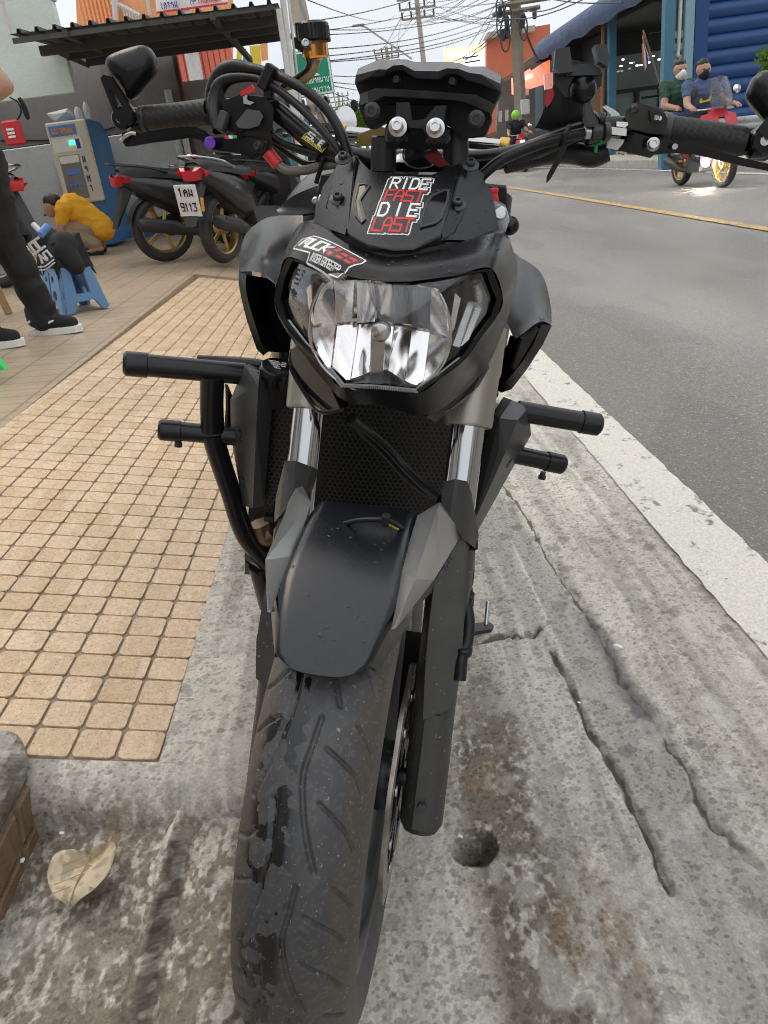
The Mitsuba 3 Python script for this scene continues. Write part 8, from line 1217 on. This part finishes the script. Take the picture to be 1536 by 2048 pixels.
# trees
scene['m_leaf'] = {'type': 'principledthin', 'base_color': proc(lambda p, n, uv: mix((0.07, 0.14, 0.02), (0.16, 0.26, 0.04), cell_rand(dr.floor(p.x * 2.2), dr.floor(p.y * 2.2), dr.floor(p.z * 2.2)))), 'roughness': 0.6, 'diff_trans': 0.7, 'spec_trans': 0.0}
def foliage(c, rad, n, size, seed):
    rg = np.random.default_rng(seed); cl_ = rg.normal(size=(max(6, n // 160), 3)); cl_ /= np.linalg.norm(cl_, axis=1, keepdims=True); cl_ = np.asarray(c) + cl_ * rad * rg.uniform(.35, .85, (len(cl_), 1)); p = cl_[rg.integers(len(cl_), size=n)] + rg.normal(size=(n, 3)) * np.asarray(rad) * .22
    u = rg.normal(size=(n, 3)); u /= np.linalg.norm(u, axis=1, keepdims=True); v = np.cross(u, rg.normal(size=(n, 3))); v /= np.linalg.norm(v, axis=1, keepdims=True); s = size * rg.uniform(.6, 1.3, (n, 1))
    V = np.stack([p - u * s, p + v * s * .45, p + u * s, p - v * s * .45], 1).reshape(-1, 3); i = np.arange(n)[:, None] * 4; return tm(V, np.vstack([i + [0, 1, 2], i + [0, 2, 3]]))
def tree(label, base, crown, rad, n, size, seed):
    k = thing('tree', label, 'tree'); b = A(*base); c = A(*crown); add(k + '__trunk', tube([b, b * .5 + c * .5 + A(.1, 0, 0), c], [.18, .13, .06], 8, 3), 'm_wood_pole')
    for i in range(4): a = 2 * math.pi * i / 4; add(k + '__limb', tube([c - A(0, 0, rad[2] * .6), c + A(math.cos(a), math.sin(a), .3) * np.array(rad) * .55], [.07, .02], 6, 0), 'm_wood_pole')
    add(k + '__crown', foliage(c, np.array(rad), n, size, seed), 'm_leaf', False)
tc = A(*(1.1694, 60.00, 3.0614)); tree('bright green roadside tree far down the street above the crossbar', A(tc[0], 60, 0), tc, (1.3, 1.3, 1.25), 5200, .1, 2)
tc = A(*(2.3118, 66.00, 2.9086)); tree('second green tree partly hidden by the instrument panel', A(tc[0], 66, 0), tc, (1.6, 1.6, 1.2), 4200, .12, 5)
tc = A(*(7.7849, 15, 1.6263)); tree('leafy bush branch at the upper right edge above the red scooter', A(tc[0], 15, .15), tc, (.42, .3, .3), 1500, .05, 7)
# guard rail, planting and kerb behind the red scooter
GR = thing('guard_rail', 'grey metal guard rail behind the red scooter', 'guard rail'); gy0, gy1 = 12.0, 21.5; gxl = 8.0
for z in (.62, .74): add(GR + '__beam', tube([(gxl, gy0, z), (gxl, gy1, z)], .055, 8, 0), 'm_steel_post')
add(GR + '__beam_web', box((gxl + .02, (gy0 + gy1) / 2, .68), (.03, gy1 - gy0, .16)), 'm_steel_post', False)
for y in np.arange(12.5, 21.5, 1.8): add(GR + '__post', box((gxl + .07, y, .42), (.08, .12, .6)), 'm_steel_post', False)
pl_ = foliage((7.75, 16.5, .24), np.array((.28, 5.5, .12)), 5200, .06, 9); k = add('ground_cover', pl_, 'm_leaf', False, kind='stuff', label='low green planting along the foot of the guard rail')
labels[k]['category'] = 'plant'
# scooter with two riders
RSK, RP = scooter('red scooter with smoked windscreen, gold rims, blue lights and lit headlight coming towards the camera', None, A(5.12, 12.55, .0), (.06, -1), -.03, 'm_sc_red', rim='m_rim_gold', lamp=(90, 88, 74), lamp_at=(1.12, -.2, .33), screen=True, mirr=True, s=1.0)
for sg in (-1, 1):
    k = numbered(RSK + '__blue_light'); scene[k] = {**mikit.ply(tube([RP(1.02, sg * .2, .72), RP(1.06, sg * .15, .66), RP(1.08, sg * .1, .64)], .014, 8), 'm_white', smooth=True), 'emitter': {'type': 'area', 'radiance': rgb((.15, .3, 4.5))}}
def rider(label, P, hipx, shirt, pants, maskc, lean, helmet=None, reach=True, seed=0, headyaw=0.0, hand=None):
    k = thing('person', label, 'person'); W = lambda x, y, z: P(hipx + x, y, z); hip = W(0, 0, .86); ch = W(.08 + lean, 0, 1.2); nk = W(.10 + lean, 0, 1.36); hd = W(.13 + lean, 0, 1.48); bones = [(hip, .14, ch, .155), (ch, .13, nk, .06), (nk, .055, hd, .06), (hd + A(0, 0, .02), .098, hd - A(0, 0, .035) + (W(.02, 0, 0) - W(0, 0, 0)), .075)]; sh_, tr_ = [(hip, .155, ch, .17), (ch, .155, nk, .085)], []
    for sg in (-1, 1):
        s = W(.08 + lean, sg * .19, 1.30); e = W(.26 + lean, sg * .27, 1.08) if reach else W(.2, sg * .24, 1.05); h = P(.84, sg * .32, 1.02) if reach else W(.42, sg * .15, 1.0); kn = W(.42, sg * .17, .82); an = W(.45, sg * .15, .42)
        bones += [(ch, .11, s, .075), (s, .06, e, .048), (e, .045, h, .033), (h, .038, h + (W(.05, 0, -.01) - W(0, 0, 0)), .028), (hip, .12, kn, .085), (kn, .08, an, .05), (an, .05, an + (W(.14, 0, -.04) - W(0, 0, 0)), .036)]
        for q in range(4): bones.append((h + (W(.04, .018 * (q - 1.5), 0) - W(0, 0, 0)), .012, h + (W(.075, .02 * (q - 1.5), -.03) - W(0, 0, 0)), .009))
        sh_ += [(ch, .13, s, .09), (s, .085, s * .5 + e * .5, .07)]; tr_ += [(hip, .14, kn, .1), (kn, .095, an, .07)]
        add(k + '__shoe', blob([(an + A(0, 0, -.03), .055, an + (W(.17, 0, -.06) - W(0, 0, 0)), .045)], .03, 4), 'm_cloth_black', True)
    add(k + '__body', blob(bones, .03, 6), 'm_skin', True); add(k + '__shirt', folds(blob(sh_, .025, 6), .04), shirt, True); add(k + '__trousers', blob(tr_, .03, 6), pants, True); fw_ = W(1, 0, 0) - W(0, 0, 0)
    if helmet: add(k + '__helmet', blob([(hd + A(0, 0, .05), .125, hd + A(0, 0, .02) - fw_ * .03, .12)], .025, 5), helmet, True)
    else: add(k + '__hair', folds(blob([(hd + A(0, 0, .065) - fw_ * .045, .088, hd + A(0, 0, .085) - fw_ * .005, .078), (hd - fw_ * .06, .07, hd + A(0, 0, .05) - fw_ * .05, .085)], .018, 4), .03, (40, 40, 40)), 'm_hair', True)
    if maskc: add(k + '__face_mask', blob([(hd + fw_ * .055 + A(0, 0, -.045), .062, hd + fw_ * .075 + A(0, 0, -.03), .05), (hd + fw_ * .02 + A(0, 0, -.05), .076, hd + fw_ * .03 + A(0, 0, -.04), .074)], .02, 4), maskc, True)
    sd = np.cross(A(0, 0, 1), fw_)
    for t in (-1, 1): add(k + '__eye', trimesh.creation.icosphere(1, .012).apply_translation(hd + fw_ * .09 + sd * t * .036 + A(0, 0, .018)), 'm_hair', True)
    return k, W
mat('m_tee_blue', (0.07, 0.1, 0.19), .8); mat('m_tee_green', (0.03, 0.075, 0.045), .8)
RD1, W1 = rider('rider with a black face mask and slate blue T-shirt steering the red scooter', RP, .28, 'm_tee_blue', 'm_cloth_black', 'm_cloth_black', .05)
add(RD1 + '__shirt_print', hull([W1(.27, y, z) for y, z in ((-.07, 1.08), (.09, 1.1), (.1, 1.16), (-.05, 1.15))] + [W1(.21, y, z) for y, z in ((-.07, 1.08), (.09, 1.1), (.1, 1.16), (-.05, 1.15))]), 'm_yellow')
rider('pillion passenger with a white face mask and dark green T-shirt on the red scooter', lambda x, y, z: RP(x, y - .13, z + .05), -.1, 'm_tee_green', 'm_tee_blue', 'm_white', .0, reach=False)
cup = RP(1.0, .05, .98); 
# far scooter with a single rider
FSK, FP_ = scooter('distant scooter with lit headlight riding towards the camera beside the far kerb', None, A(5.28, 25.6, 0), (.05, -1), 0, 'm_sc_red', rim='m_alu', lamp=(60, 55, 35), s=1.0)
rider('distant rider in black with a lime green cap on the far scooter', FP_, .3, 'm_cloth_black', 'm_cloth_black', None, .05, helmet=mat('m_lime', (0.25, 0.7, 0.06), .5))
